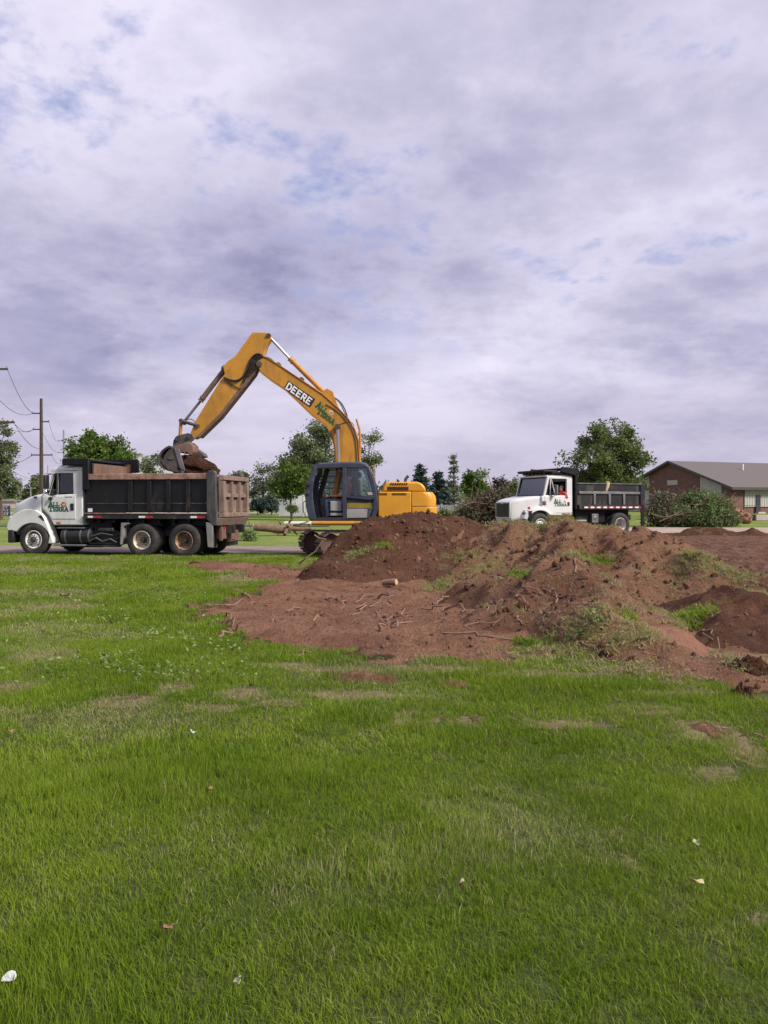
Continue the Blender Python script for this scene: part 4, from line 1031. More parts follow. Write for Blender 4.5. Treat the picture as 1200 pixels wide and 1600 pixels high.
# bonnet (hood): lofted, narrow at the nose
hs = []
for px, top, wd, r in ((13.0, 803, .70, .10), (15.5, 794, .80, .15), (20, 787.5, .90, .20), (30, 782, .99, .24), (42, 777, 1.05, .25), (55, 773, 1.08, .25), (68, 770.6, 1.09, .24)):
    a, zt = S1(px, top, .25); _, zb = S1(px, 824, .25); hs.append(rsec(a, wd, zb, zt, r, YC, 6, wd + .04))
hood = MB().loft(hs).build('bonnet', 'truck_white', T1, .015, 40)
a0, z0 = S1(14.5, 818, .25); g_ = MB(); g_.bx(a0 - .03, a0 + .05, YC - .5, YC + .5, z0 + .02, z0 + .42)
for k in range(7): g_.bx(a0 - .05, a0 - .02, YC - .48, YC + .48, z0 + .05 + k * .052, z0 + .07 + k * .052)
g_.build('grille', 'plastic_black', hood, .004)
for yy in (.28, W1 - .58): MB().bx(a0 - .02, a0 + .12, yy, yy + .30, z0 + .04, z0 + .24).build('headlight', 'white_reflector', T1, .03)
# fenders with wheel arches
fo = [(11.5, 824), (12.5, 817), (17, 809), (25, 802), (36, 797), (47, 795.3), (57, 797), (65, 802), (70, 808), (75, 820), (80.5, 836), (84, 847), (83, 849.5), (76, 849.5)]
fi_ = arch(S1, 51, 846, 28.5, 18, 148, 10)
fp = fo + [q for q in fi_] + [(20, 829), (13, 829)]
for s_, y0, y1 in ((0, .05, .44), (1, W1 - .44, W1 - .05)):
    fe = MB().prism(S1.poly(fp, .1), y0, y1).build('fender', 'truck_white', T1, .06, 40, seg=3)
    MB().prism(S1.poly(arch(S1, 51, 846, 29.5, 10, 150, 10) + [(26, 835)], .1), y0 + .05, y1 + (.25 if s_ == 0 else 0)).build('wheel_well', 'black_clean', fe)
    ia = S1.poly([(61, 806.5), (66, 804.5), (71, 813), (69, 814)], .1)
    MB().prism(ia, y0 - .006 if s_ == 0 else y1 - .01, y0 + .02 if s_ == 0 else y1 + .006).build('fender_slot', 'plastic_black', fe)
a0, z1 = S1(9, 828, .1); a1, z0 = S1(22.5, 848, .1)
MB().prismz([(a0 + .1, .05), (a1, .03), (a1, .3), (a1, W1 - .3), (a1, W1 - .03), (a0 + .1, W1 - .05), (a0, W1 - .5), (a0, .5)], z0, z1).build('bumper', 'plastic_black', T1, .03)
# cab: lower body, roof, posts, glazing
CY0, CY1 = .13, W1 - .13
low = S1.poly([(65.5, 771), (76, 773.5), (129, 771), (129.5, 820.5), (84, 820.5), (76, 806), (70, 800), (65.5, 795)], CY0)
cabb = MB().prism(low, CY0, CY1).build('cab_body', 'truck_white', T1, .03, 40)
rf = []
for yy, dz, ins in ((CY0 + .01, .0, .0), (CY0 + .08, .07, .02), (CY0 + .30, .12, .05), (YC, .15, .07), (CY1 - .30, .12, .05), (CY1 - .08, .07, .02), (CY1 - .01, 0, 0)):
    pl = S1.poly([(80.5, 736.5), (128.5, 734), (128.5, 731.5), (100, 731.0), (84, 733.5)], CY0)
    rf.append([(x + (ins if k in (0, 4) else 0), yy, z + (dz if k >= 2 else 0)) for k, (x, z) in enumerate(pl)])
roof = MB().loft(rf).build('cab_roof', 'truck_white', T1, .012, 40)
a0, z0 = S1(76.5, 736.5, CY0); a1, z1 = S1(100, 731.8, CY0)
MB().prism([(a0, z0), (a0 + .05, z0 + .07), (a1 - .1, z1 + .13), (a1 - .06, z1 + .10), (a0 + .1, z0 + .02)], CY0 + .08, CY1 - .08).build('sun_visor', 'truck_white', T1, .01)
a0, z0 = S1(103, 728.5, CY0 + .3); MB().bx(a0, a0 + .32, YC - .6, YC + .6, z0 - .02, z0 + .08).build('roof_light_bar', 'truck_white', roof, .02)
fr = MB()
for y0, y1 in ((CY0 + .012, CY0 + .09), (CY1 - .09, CY1 - .012)):
    fr.prism(S1.poly([(72.5, 773.5), (75.8, 773.5), (86.5, 736), (82, 736)], CY0), y0, y1)      # windscreen post
    fr.prism(S1.poly([(114.5, 771.8), (129, 771.8), (128.4, 734), (113.8, 736)], CY0), y0, y1)    # rear post
    fr.prism(S1.poly([(85.5, 739.5), (114.4, 739), (113.8, 735.7), (84.5, 736)], CY0), y0, y1)
    fr.prism(S1.poly([(88.2, 772.0), (89.6, 772.0), (91.0, 739.4), (89.4, 739.4)], CY0), y0 + .004, y1 - .02)
fr.builds('window_post', 'truck_white', T1, bevel=.008)
a0, z0 = S1(129, 771.5, CY0); a1, z1 = S1(128.4, 735, CY0)
MB().bx(a0 - .06, a0 - .015, CY0 + .09, CY1 - .09, z0, z0 + .25).bx(a0 - .06, a0 - .015, CY0 + .09, CY1 - .09, z1 - .18, z1).build('cab_back', 'truck_white', T1, .006)
pane(T1, [q3(S1, 90, 770.5, CY0 + .05), q3(S1, 114.2, 770.5, CY0 + .05), q3(S1, 113.6, 739.8, CY0 + .05), q3(S1, 91.6, 739.8, CY0 + .05)], 'truck_glass', 'door_window')
pane(T1, [q3(S1, 76.5, 772.5, CY0 + .05), q3(S1, 87.8, 772.5, CY0 + .05), q3(S1, 89.2, 741, CY0 + .05), q3(S1, 85.5, 741, CY0 + .05)], 'truck_glass', 'quarter_window')
x4 = [S1(q, r, CY0)[0] for q, r in ((74, 771), (84, 737))]; z4 = [S1(q, r, CY0)[1] for q, r in ((74, 771), (84, 737))]
pane(T1, [(x4[0], CY0 + .09, z4[0]), (x4[1], CY0 + .09, z4[1]), (x4[1], CY1 - .09, z4[1]), (x4[0], CY1 - .09, z4[0])], 'screen_glass', 'windscreen', nrm=(1, 0, .6))
pane(T1, [(a0 - .04, CY0 + .09, z0 + .25), (a0 - .04, CY1 - .09, z0 + .25), (a0 - .04, CY1 - .09, z1 - .18), (a0 - .04, CY0 + .09, z1 - .18)], 'screen_glass', 'rear_window', nrm=(1, 0, 0))
far = [(x, CY1 - .05, z) for x, o, z in (q3(S1, 76.5, 772, CY0), q3(S1, 114, 771, CY0), q3(S1, 113.6, 740, CY0), q3(S1, 86, 740, CY0))]
pane(T1, far, 'truck_glass', 'far_window')
# window gaskets
gk = MB()
def gasket(mb, pts, r): mb.tube(pts + [pts[0]], r, 6, False)
gasket(gk, [q3(S1, 90, 770.5, CY0 + .012), q3(S1, 114.2, 770.5, CY0 + .012), q3(S1, 113.6, 739.5, CY0 + .012), q3(S1, 91.6, 739.5, CY0 + .012)], .014)
gasket(gk, [q3(S1, 76, 773, CY0 + .012), q3(S1, 87.8, 773, CY0 + .012), q3(S1, 89.2, 740.5, CY0 + .012), q3(S1, 85.5, 740.5, CY0 + .012)], .012)
gk.builds('window_gasket', 'plastic_black', T1)
# door skin, seam, handle, marks
door = MB().prism(S1.poly([(66.5, 776.5), (118.3, 774.5), (118.5, 811), (82, 811), (78.5, 805), (72, 797.5), (66.5, 793)], CY0), CY0 - .016, CY0 + .01).build('door', 'truck_white', T1, .012)
a0, z0 = S1(110.5, 797.5, CY0); a1, z1 = S1(116, 786.5, CY0)
MB().bx(a0, a1, CY0 - .035, CY0 - .01, z0, z1).build('door_handle', 'plastic_black', door, .02)
a0, z0 = S1(102, 777, CY0); MB().bx(a0, a0 + .25, CY0 - .022, CY0 - .015, z0, z0 + .022).build('model_badge', 'plastic_black', door, .003)
a0, z0 = S1(88.5, 818.5, CY0); MB().bx(a0, a0 + .14, CY0 - .012, CY0 + .01, z0, z0 + .07).build('marker_light', 'amber', T1, .01)
a0, z0 = S1(58, 777.5, .3); MB().bx(a0, a0 + .10, YC - 1.105, YC - 1.06, z0 - .02, z0 + .035).build('bonnet_badge', 'plastic_black', hood, .006)
nrm = (0, -1, 0)
def sgn(S, w_, px0, px1, py0, py1, o, hts=None, m='logo_green', parent=None, name='lettering', th=.24):
    a, z = S(px0, py1, o); b, zt = S(px1, py0, o)
    tot = sum(hts) if hts else len(w_)
    return letters(w_, (a, o, z), ((b - a) / tot, 0, 0), (0, 0, (zt - z)), nrm, th, True, hts).build(name, m, parent)
sgn(S1, 'ALL', 76.3, 93.5, 783.8, 790.8, CY0 - .017, [1.1, .85, .85], parent=door, th=.30)
sgn(S1, 'TERRA', 76.2, 107.2, 792.0, 798.8, CY0 - .017, [1.2, .95, .95, .95, 1.05], parent=door, th=.30)
a0, z0 = S1(99.5, 788.3, CY0 - .017); emblem(door, (a0, CY0 - .017, z0), (1, 0, 0), (0, 0, 1), nrm, .085)
# mirrors
mi = empty('mirror', (0, 0, 0), 0, parent=T1)
a0, z0 = S1(70.5, 764, -.1); a1, z1 = S1(74, 742, -.1)
MB().bx(a0 - .02, a0 + .08, -.18, .02, z0, z1).build('mirror_head', 'plastic_black', mi, .03)
MB().bx(a0 - .02, a0 + .08, -.18, .02, z0 - .17, z0 - .03).build('convex_mirror', 'chrome', mi, .03)
MB().tube([(a0 + .03, -.02, z1), (a0 + .1, .05, z1 + .03), (a0 + .25, CY0 + .05, z1 + .02)], .014, 6).tube([(a0 + .03, -.02, z0 - .15), (a0 + .08, .03, z0 - .2), (a0 + .22, CY0 + .02, z0 - .22)], .014, 6).builds('mirror_arm', 'plastic_black', mi)
a0, z0 = S1(80.5, 779, CY0); MB().lathe([(0, -.07), (.05, -.06), (.06, 0), (.05, .03)], (a0, CY0 - .04, z0), 12).build('lower_mirror', 'plastic_black', T1)
MB().tube([(S1(68, 772, .6)[0], .55, S1(68, 772)[1]), (S1(67, 735, .6)[0], .5, S1(67, 735)[1] - .4)], .006, 5).build('aerial', 'plastic_black', T1)
# inside of the cab
ins = MB(); a0, z0 = S1(100, 795, .5)
for yy in (.55, 1.5): ins.bx(a0 + .1, a0 + .55, yy, yy + .5, z0, z0 + .32).bx(a0 + .48, a0 + .62, yy, yy + .5, z0 + .3, z0 + 1.0).bx(a0 + .5, a0 + .6, yy + .12, yy + .38, z0 + 1.02, z0 + 1.2)
ins.builds('seat', 'seat_grey', T1, bevel=.05)
a0, z0 = S1(76, 774, .5); MB().bx(a0, a0 + .3, CY0 + .12, CY1 - .12, z0 - .1, z0 + .06).build('dashboard', 'cab_inside', T1, .04)
wr = []; c = Vector((S1(97, 766, .7)[0], .68, S1(97, 766, .7)[1]))
for k in range(17): an = 2 * PI * k / 16; wr.append(c + Vector((.10 * math.cos(an), .23 * math.sin(an), .21 * math.cos(an))))
MB().tube(wr, .016, 6, False).tube([c, c + Vector((-.25, 0, -.25))], .03, 6).tube([wr[4], wr[12]], .012, 5).build('steering_wheel', 'plastic_black', T1)
# side tank, steps, battery boxes
a0, _ = S1(90, 840); a1, _ = S1(139, 840); MB().lathe([(0, 0), (.24, .01), (.27, .03), (.27, a1 - a0 - .03), (.24, a1 - a0 - .01), (0, a1 - a0)], (a0, .36, .62), 22, 'x').build('fuel_tank', 'black_paint', T1)
st = MB()
for px in (97, 121, 134): a, _ = S1(px, 840); st.lathe([(.272, 0), (.280, 0), (.280, .05), (.272, .05)], (a, .36, .62), 22, 'x')
st.builds('tank_strap', 'steel_dull', T1)
a0, z0 = S1(84, 853, .05); a1, _ = S1(132, 853, .05); MB().bx(a0, a1, .04, .3, z0, z0 + .05).bx(S1(85, 0)[0], S1(128, 0)[0], .12, .36, S1(85, 826)[1], S1(85, 826)[1] + .04).build('side_step', 'steel_dull', T1, .01)
a0, z0 = S1(141, 852, .1); a1, z1 = S1(184, 826, .1)
bb = MB(); bb.bx(a0, a1, .26, .7, z0 + .02, z1 - .1)
for k in range(4): bb.bx(a0 + .02 + .02 * k, a1 - .05, .12 + .03 * k, .27, z0 + .03 + k * .13, z0 + .07 + k * .13)
bb.bx(a0 - .05, a1 + .02, .08, .3, z0 - .05, z0).lathe([(0, 0), (.09, .01), (.09, .5), (0, .51)], (a0 + .25, .2, z1 - .05), 12, 'x')
bb.build('battery_box', 'black_paint', T1, .012)
rg = MB()
rg.tube([q3(S1, 141, 845, .1), q3(S1, 150, 840, .08), q3(S1, 160, 846, .08), q3(S1, 172, 842, .08), q3(S1, 183, 848, .1)], .018, 6).tube([q3(S1, 143, 838, .1), q3(S1, 158, 833, .08), q3(S1, 176, 836, .1)], .016, 6)
rg.builds('air_line', 'steel_dull', T1)
for px in (188, 323):
    a, zt = S1(px, 817 if px < 300 else 816, .02); _, zb = S1(px, 851 if px < 300 else 855, .02)
    if px < 300: MB().prism([(a - .02, zb), (a + .03, zb), (a + .10, zt - .12), (a + .26, zt - .03), (a + .26, zt), (a + .02, zt)], .02, .56).build('wheel_guard', 'flap_grey', T1, .01)
    else: MB().prism([(a - .03, zt), (a + .20, zt - .03), (a + .20, zb), (a + .03, zb)], .01, .05).build('mudflap', 'flap_grey', T1, .01)
# dump body
body = MB(); bx0, _ = S1(129.5, 780); bx1, _ = S1(331, 780); _, zr1 = S1(230, 739.8); _, zr0 = S1(230, 749.2); _, zf1 = S1(230, 801.5); _, zf0 = S1(230, 811)
body.bx(bx0 + .06, bx1, .10, .14, zf1 + .01, zr0 + .01)                  # near side sheet
body.bx(bx0 + .06, bx1, W1 - .14, W1 - .10, zf1 + .01, zr0 + .01)
body.bx(bx0 + .06, bx1, .14, W1 - .14, zf1 + .01, zf1 + .06)             # floor
bed = body.build('bed_body', 'bed_black', T1, .006)
for px in (204, 233.5, 263.5, 294):
    a, _ = S1(px, 780, .08); MB().prismx([(.098, zf1), (.03, zf1 + .05), (.05, zr0 - .02), (.098, zr0)], a - .07, a + .07).build('side_rib', 'bed_black', bed, .012)
MB().bx(bx0 + .08, bx1, .088, .099, S1(230, 786.5)[1] - .012, S1(230, 786.5)[1] + .012).build('weld_line', 'post_grey', bed)
for y0, y1 in ((.03, .17), (W1 - .17, W1 - .03)): MB().bx(bx0 + .15, bx1 - .12, y0, y1, zr0, zr1).build('top_rail', 'rail_brown', bed, .014)
rl = MB(); rl.bx(bx0 + .02, bx1 - .1, .02, .13, zf1 - .035, zf1).build('ledge', 'rail_brown', bed, .01)
MB().bx(bx0 + .02, bx1 - .1, .04, .16, zf0, zf1 - .04).bx(bx0 + .02, bx1 - .1, W1 - .16, W1 - .04, zf0, zf1 - .04).build('sill', 'black_paint', bed, .008)
for px0, px1, m in ((137, 145, 'white_reflector'), (145, 158, 'red_reflector'), (216.5, 226.5, 'white_reflector'), (227, 239, 'red_reflector'), (297.5, 307.5, 'white_reflector'), (308.5, 321, 'red_reflector')):
    a, _ = S1(px0, 808, .03); b, _ = S1(px1, 808, .03); MB().bx(a, b, .032, .039, zf0 + .035, zf0 + .095).build('reflector', m, bed)
MB().bx(bx0 + .12, bx0 + .26, .085, .098, zf1 + .03, zf1 + .14).build('sticker', 'decal_white', bed)
hd0, ht = S1(129.6, 718); hd1, _ = S1(140.5, 718)
MB().bx(bx0, hd1, .17, W1 - .17, zf0 - .1, ht - .1).build('headboard', 'black_clean', bed, .02)
MB().bx(hd1 + .002, hd1 + .02, .2, W1 - .2, zr0 - .1, ht - .12).build('headboard_lining', 'rust_brown', bed)
# cab shield with its rolled black edge over the cab; a taller board on the far side
a0, z1 = S1(98.5, 716.5, .08); a1, z0 = S1(140, 726.5, .08)
MB().bx(a0, a1, .06, W1 - .06, z1 - .11, z1 - .03).build('cab_shield', 'black_clean', bed, .03)
for yy in (.02, W1 - .16): MB().prism([(a0, z0 + .02), (a0 + .04, z0 - .01), (a1 - .22, z0), (a1 - .22, zr1 - .5), (a1, zr1 - .5), (a1, z1), (a0 + .03, z1), (a0, z1 - .03)], yy, yy + .14).build('shield_side', 'black_clean', bed, .03)
fb0, fz1 = S1(140, 718.5, W1 - .1); fb1, fz0 = S1(217.5, 739, W1 - .1); _, fm = S1(180, 725.5, W1 - .1)
MB().prism([(fb0, fm), (fb0, fz1 - .02), (fb1 - .05, fz1), (fb1, fz1 - .06), (fb1, fz0), (fb1 - .28, fz0), (fb1 - .28, fm)], W1 - .16, W1 - .06).build('side_board', 'black_clean', bed, .02)
MB().bx(fb0, fb1 - .3, W1 - .12, W1 - .09, fz0 - .05, fm - .01).build('inner_board', 'rail_brown', bed)
a0, _ = S1(168, 735, W1 - .1); MB().bx(a0, a0 + .05, W1 - .14, W1 - .125, fz0, fm).build('board_stake', 'black_clean', bed)
# rear post and tailgate (facing the right)
a, z1 = S1(330, 736, .02)
MB().prism(S1.poly([(323, 738), (326, 735.2), (334, 735.2), (337, 739), (338.5, 821), (334, 821.5), (326, 814), (323, 812)], .02), .0, .17).build('corner_post', 'post_grey', bed, .02)
MB().prism([(x, z) for x, z in S1.poly([(323, 738), (326, 735.2), (334, 735.2), (337, 739), (338.5, 821), (334, 821.5), (326, 814), (323, 812)], .02)], W1 - .17, W1).build('corner_post', 'post_grey', bed, .02)
tg0 = S1(339, 780)[0]; tz1 = S1(345, 741.5)[1]; tz0 = S1(345, 809)[1]
gate = MB().bx(tg0, tg0 + .04, .12, W1 - .12, tz0, tz1).build('tailgate', 'gate_pink', bed, .004)
def rib(y0, y1, z0, z1, d=.11): MB().prism([], 0, 0) if False else MB().loft([[(tg0 + .04, y0, z0), (tg0 + .04, y1, z0), (tg0 + .04, y1, z1), (tg0 + .04, y0, z1)], [(tg0 + .04 + d, y0 + .015, z0 + .02), (tg0 + .04 + d, y1 - .015, z0 + .02), (tg0 + .04 + d, y1 - .015, z1 - .02), (tg0 + .04 + d, y0 + .015, z1 - .02)]]).build('gate_rib', 'gate_pink', gate, .008)
hh = tz1 - tz0
rib(.12, W1 - .12, tz1 - .17, tz1, .13); rib(.12, W1 - .12, tz0, tz0 + .16, .15); rib(.12, .32, tz0 + .162, tz1 - .172, .13); rib(W1 - .32, W1 - .12, tz0 + .162, tz1 - .172, .13)
for k in (1, 2): yy = .22 + (W1 - .44) * k / 3; rib(yy - .07, yy + .07, tz0 + .162, tz1 - .172, .12)
for k in range(3): ya = .22 + (W1 - .44) * k / 3 + (.10 if k == 0 else .072); yb = .22 + (W1 - .44) * (k + 1) / 3 - (.10 if k == 2 else .072); rib(ya, yb, tz0 + hh * .47, tz0 + hh * .585, .10)
MB().prism([(tg0 - .25, tz0 - .03), (tg0 + .17, tz0 - .01), (tg0 + .05, tz0 - .24), (tg0 - .25, tz0 - .24)], .10, W1 - .10).build('spreader_apron', 'gate_pink', bed, .012)
hp = MB(); hp.bx(tg0 - .22, tg0 - .02, YC - .75, YC + .75, .55, 1.05).bx(tg0 - .05, tg0 + .10, YC - .3, YC + .3, .45, .8).bx(tg0 - .06, tg0 + .02, YC - .9, YC - .8, .5, 1.1)
hp.tube([(tg0 + .05, YC - .2, .55), (tg0 + .2, YC - .2, .5), (tg0 + .2, YC + .2, .5), (tg0 + .05, YC + .2, .55)], .035, 8)
hp.build('hitch_plate', 'rust_brown', T1, .015)
for yy in (YC - .6, YC + .6): MB().lathe([(0, 0), (.06, .0), (.065, -.03), (0, -.03)], (tg0 + .0, yy, .92), 12, 'x').build('tail_lamp', 'red_reflector', T1)
for yy in (.62, W1 - .66): MB().bx(tg0 - .28, tg0 - .24, yy - .55, yy + .02 if yy < 1 else yy + .6, .28, .95).build('mudflap', 'rubber', T1, .01)
# soil load in the bed
def soil_patch(name, x0, x1, y0, y1, zf, root, label, cat, m='soil_load', n=70, loc=None):
    xs = np.linspace(x0, x1, n); ys = np.linspace(y0, y1, max(12, int(n * (y1 - y0) / (x1 - x0)))); A, B = np.meshgrid(xs, ys); C = zf(A, B)
    i_ = np.arange(A.size).reshape(A.shape); f = np.stack([i_[:-1, :-1], i_[:-1, 1:], i_[1:, 1:], i_[1:, :-1]], -1).reshape(-1, 4); v = np.stack([A, B, C], -1).reshape(-1, 3)
    o = mesh_np(name, v, f, m, smooth=True, attrs={'thatch': np.zeros(len(v)), 'packed': np.zeros(len(v))}); return o
bxm = S1(285, 745, 1.2)[0]
def loadz(a, b):
    e = np.minimum(1, np.minimum(np.minimum(a - bx0 - .3, tg0 - a) / .35, np.minimum(b - .14, W1 - .14 - b) / .25)).clip(0, 1)
    return zr0 - .35 + e * (.30 + .16 * np.exp(-((a - bxm) / 1.1) ** 2) + .10 * np.exp(-((a - tg0 + .5) / .4) ** 2) + (fbm(a * 2.4, b * 2.4, 4, 3) - .5) * .38)
ld = soil_patch('soil_load', hd1 + .02, tg0 - .01, .145, W1 - .145, loadz, None, None, None); ld.matrix_world = T1.matrix_world
ld.location = T1.location; ld.rotation_euler = T1.rotation_euler; setp(ld, 'dark soil filling the bed of the loaded truck', 'soil load')
# hoist and sub-frame, plus black filler added to darken the gap under the bed
_uz = zf0 - .01
ub = MB(); ub.bx(bx0 + .25, tg0 - .35, YC - .62, YC - .46, 1.0, _uz).bx(bx0 + .25, tg0 - .35, YC + .46, YC + .62, 1.0, _uz)
for k in range(9): xx = bx0 + .4 + k * .5; ub.bx(xx, xx + .09, .16, W1 - .16, _uz - .12, _uz)
ub.bx(bx0 + .05, bx0 + .8, .3, W1 - .3, .62, _uz).tube([(bx0 + .5, YC, .8), (bx0 + 2.2, YC, _uz - .05)], .1, 10)
for xx, l in ((m1x, .9), (m2x, .9)): ub.bx(xx - .55, xx + .55, .30, .34, .95, _uz).bx(xx - .55, xx + .55, W1 - .34, W1 - .3, .95, _uz)
ub.build('hoist_frame', 'black_clean', T1, .006)

# ================================================================== SMALLER DUMP TRUCK
RB = (10.175, 33.0); AL = R(23)
S2 = Side(*RB, math.cos(AL), math.sin(AL), .262)
T2 = empty('dump_truck', (*RB, .262), S2.rz, 'smaller white dump truck with an empty black bed behind the turned sod', 'dump truck')
W2 = 2.36; YD = W2 / 2; f2 = S2(846, 0)[0]
wheel(T2, f2, .04, .5, .5, .28, 'rim_white', True, True); wheel(T2, f2, W2 - .04, .5, .5, .28, 'rim_white', True, False)
wheel(T2, 0, 0, .505, .505, .26, 'rim_white', False, True, True); wheel(T2, 0, W2, .505, .505, .26, 'rim_white', False, False, True)
xf = f2 - 1.12; xr = S2(1007, 0)[0]
ch = MB(); ch.bx(xf + .2, xr - .1, YD - .43, YD - .34, .68, .92).bx(xf + .2, xr - .1, YD + .34, YD + .43, .68, .92)
for xx in (f2, 0): ch.tube([(xx, .3, .5), (xx, W2 - .3, .5)], .07, 10)
ch.lathe([(0, -.2), (.2, -.15), (.23, 0), (.2, .15), (0, .2)], (0, YD, .5), 14, 'x').bx(-.7, .7, YD - .6, YD - .5, .6, .72).bx(-.7, .7, YD + .5, YD + .6, .6, .72)
for k in range(4): ch.bx(xf + .7 + 1.3 * k, xf + .8 + 1.3 * k, YD - .34, YD + .34, .72, .9)
ch.build('chassis', 'black_paint', T2, .008)
z_ = lambda px, py, o=0.: S2(px, py, o)[1]
cx0 = S2(863, 0)[0] - .40; cx1 = S2(897.5, 0)[0]; zbelt = z_(880, 774); zroof = z_(885, 743.5); zfl = z_(880, 805.5); zcowl = zbelt - .02
C0, C1 = .13, W2 - .13
# bonnet: tapering forward to the grille, sloping
hs = []
for t, wd, zt, r in ((0, .56, 1.48, .09), (.05, .60, 1.53, .11), (.25, .70, 1.60, .14), (.5, .80, 1.66, .16), (.75, .90, 1.71, .17), (1, 1.0, zcowl + .0, .17)):
    hs.append(rsec(xf + .05 + (cx0 + .05 - xf - .05) * t, wd, .66, zt, r, YD, 5, wd + .02))
hood2 = MB().loft(hs).build('bonnet', 'truck_white_far', T2, .012, 40)
gx0 = xf + .035
MB().bx(gx0 - .035, gx0 + .02, YD - .56, YD + .56, .78, 1.48).build('grille_surround', 'truck_white_far', hood2, .03)
g_ = MB(); g_.bx(gx0 - .045, gx0 - .03, YD - .49, YD + .49, .84, 1.42)
for k in range(8): g_.bx(gx0 - .055, gx0 - .046, YD - .48, YD + .48, .86 + .07 * k, .895 + .07 * k)
g_.build('grille', 'plastic_black', hood2, .003)
MB().bx(gx0 - .062, gx0 - .05, YD - .10, YD + .10, 1.385, 1.415).build('grille_badge', 'chrome', hood2)
# fenders swept around the wheels
def fender2(near):
    ya, yb = (.02, .55) if near else (W2 - .55, W2 - .02); mb = MB(); sgn_ = 1 if near else -1; yo = .02 if near else W2 - .02; n = 14; secs = []
    for k in range(n + 1):
        a = R(-12 + 172 * k / n); ri = .60; ro = .74 if k > 2 else .68
        x0, z0 = f2 + ri * math.cos(a), .52 + ri * math.sin(a); x1, z1 = f2 + ro * math.cos(a) * (1.04 if k > 9 else 1), .52 + ro * math.sin(a) * 1.03
        taper = max(0, (k - 8) / 6.) * .16
        ys = yo + sgn_ * taper
        secs.append([(x0, ys, z0), (x1, ys + sgn_ * .05, z1), (x1, ys + sgn_ * .62, z1), (x0, ys + sgn_ * .62, z0)])
    mb.loft(secs); fe = mb.build('fender', 'truck_white_far', T2, .03, 45, seg=3)
    mb = MB().prismx([(yo + sgn_ * .20, .64), (yo + sgn_ * .20, 1.05), (yo + sgn_ * .34, 1.14), (yo + sgn_ * .75, 1.2), (yo + sgn_ * .75, .64)], xf + .52, f2 - .30); mb.build('headlight_panel', 'truck_white_far', fe, .04, seg=3)
    return fe
for nr in (True, False):
    fe = fender2(nr); y0 = .30 if nr else W2 - .60
    MB().bx(xf + .485, xf + .53, y0, y0 + .30, .80, 1.03).build('headlight_housing', 'plastic_black', fe, .015)
    MB().lathe([(0, -.012), (.075, -.004), (.085, .03)], (xf + .48, y0 + (.2 if nr else .1), .915), 14, 'x').build('headlight', 'chrome', fe)
    yy = .26 if nr else W2 - .26
MB().bx(f2 - .52, f2 - .40, .205, .222, 1.17, 1.27).build('side_marker', 'red_reflector', T2, .01)
MB().prismz([(xf - .06, YD - .62), (xf + .42, .08), (xf + .60, .05), (xf + .60, W2 - .05), (xf + .42, W2 - .08), (xf - .06, YD + .62)], .42, .70).build('bumper', 'plastic_black', T2, .03)
MB().bx(f2 - .5, f2 + .5, .12, .5, .5, 1.1).bx(f2 - .5, f2 + .5, W2 - .5, W2 - .12, .5, 1.1).builds('wheel_well', 'black_clean', T2)
# cab
cl = MB().prism([(cx0 - .02, zcowl - .02), (cx0 + .1, zbelt), (cx1, zbelt), (cx1, zfl), (cx0 + .16, zfl), (cx0 - .02, .95)], C0, C1).build('cab_body', 'truck_white_far', T2, .03, 40)
xw0, xw1 = cx0 + .10, cx0 + .32          # windscreen foot and head
rf = []
for yy, dz in ((C0 + .03, 0), (C0 + .10, .06), (C0 + .35, .10), (YD, .12), (C1 - .35, .10), (C1 - .10, .06), (C1 - .03, 0)):
    rf.append([(xw1 - .05, yy, zroof - .05), (cx1 - .01, yy, zroof - .05), (cx1 - .01, yy, zroof + dz * .9), (xw1 + .25, yy, zroof + dz), (xw1 - .05, yy, zroof - .02 + dz * .4)])
roof2 = MB().loft(rf).build('cab_roof', 'truck_white_far', T2, .015, 40)
xv = xw1 + .22; xb = cx1 - .28
fr = MB()
for y0, y1 in ((C0 + .012, C0 + .10), (C1 - .10, C1 - .012)):
    fr.prism([(xw0 - .04, zbelt - .01), (xw0 + .07, zbelt - .01), (xw1 + .05, zroof - .04), (xw1 - .06, zroof - .04)], y0, y1)
    fr.prism([(xb, zbelt - .01), (cx1 - .005, zbelt - .01), (cx1 - .012, zroof - .04), (xb, zroof - .04)], y0, y1)
    fr.prism([(xw1 + .04, zroof - .12), (xb + .01, zroof - .12), (xb + .01, zroof - .045), (xw1 + .02, zroof - .045)], y0, y1)
    fr.prism([(xw0 + .30, zbelt - .01), (xw0 + .335, zbelt - .01), (xw0 + .335, zroof - .11), (xw0 + .30, zroof - .11)], y0 + .01, y1 - .03)
    fr.prism([(xw0 + .55, zbelt - .01), (xw0 + .585, zbelt - .01), (xw0 + .37, zroof - .11), (xw0 + .34, zroof - .11)], y0 + .01, y1 - .03)
fr.builds('window_post', 'truck_white_far', T2, bevel=.008)
MB().bx(cx1 - .05, cx1 - .012, C0 + .1, C1 - .1, zbelt, zbelt + .2).bx(cx1 - .05, cx1 - .012, C0 + .1, C1 - .1, zroof - .2, zroof - .04).build('cab_back', 'truck_white_far', T2)
pane(T2, [(xw0 + .01, C0 + .1, zbelt), (xw1, C0 + .1, zroof - .06), (xw1, C1 - .1, zroof - .06), (xw0 + .01, C1 - .1, zbelt)], 'screen_glass', 'windscreen', nrm=(1, 0, .3))
gs = MB(); gs.tube([(xw0 - .02, C0 + .09, zbelt), (xw1 - .03, C0 + .1, zroof - .06), (xw1 - .03, C1 - .1, zroof - .06), (xw0 - .02, C1 - .09, zbelt), (xw0 - .02, C0 + .09, zbelt)], .028, 6, False)
gs.build('windscreen_gasket', 'plastic_black', T2)
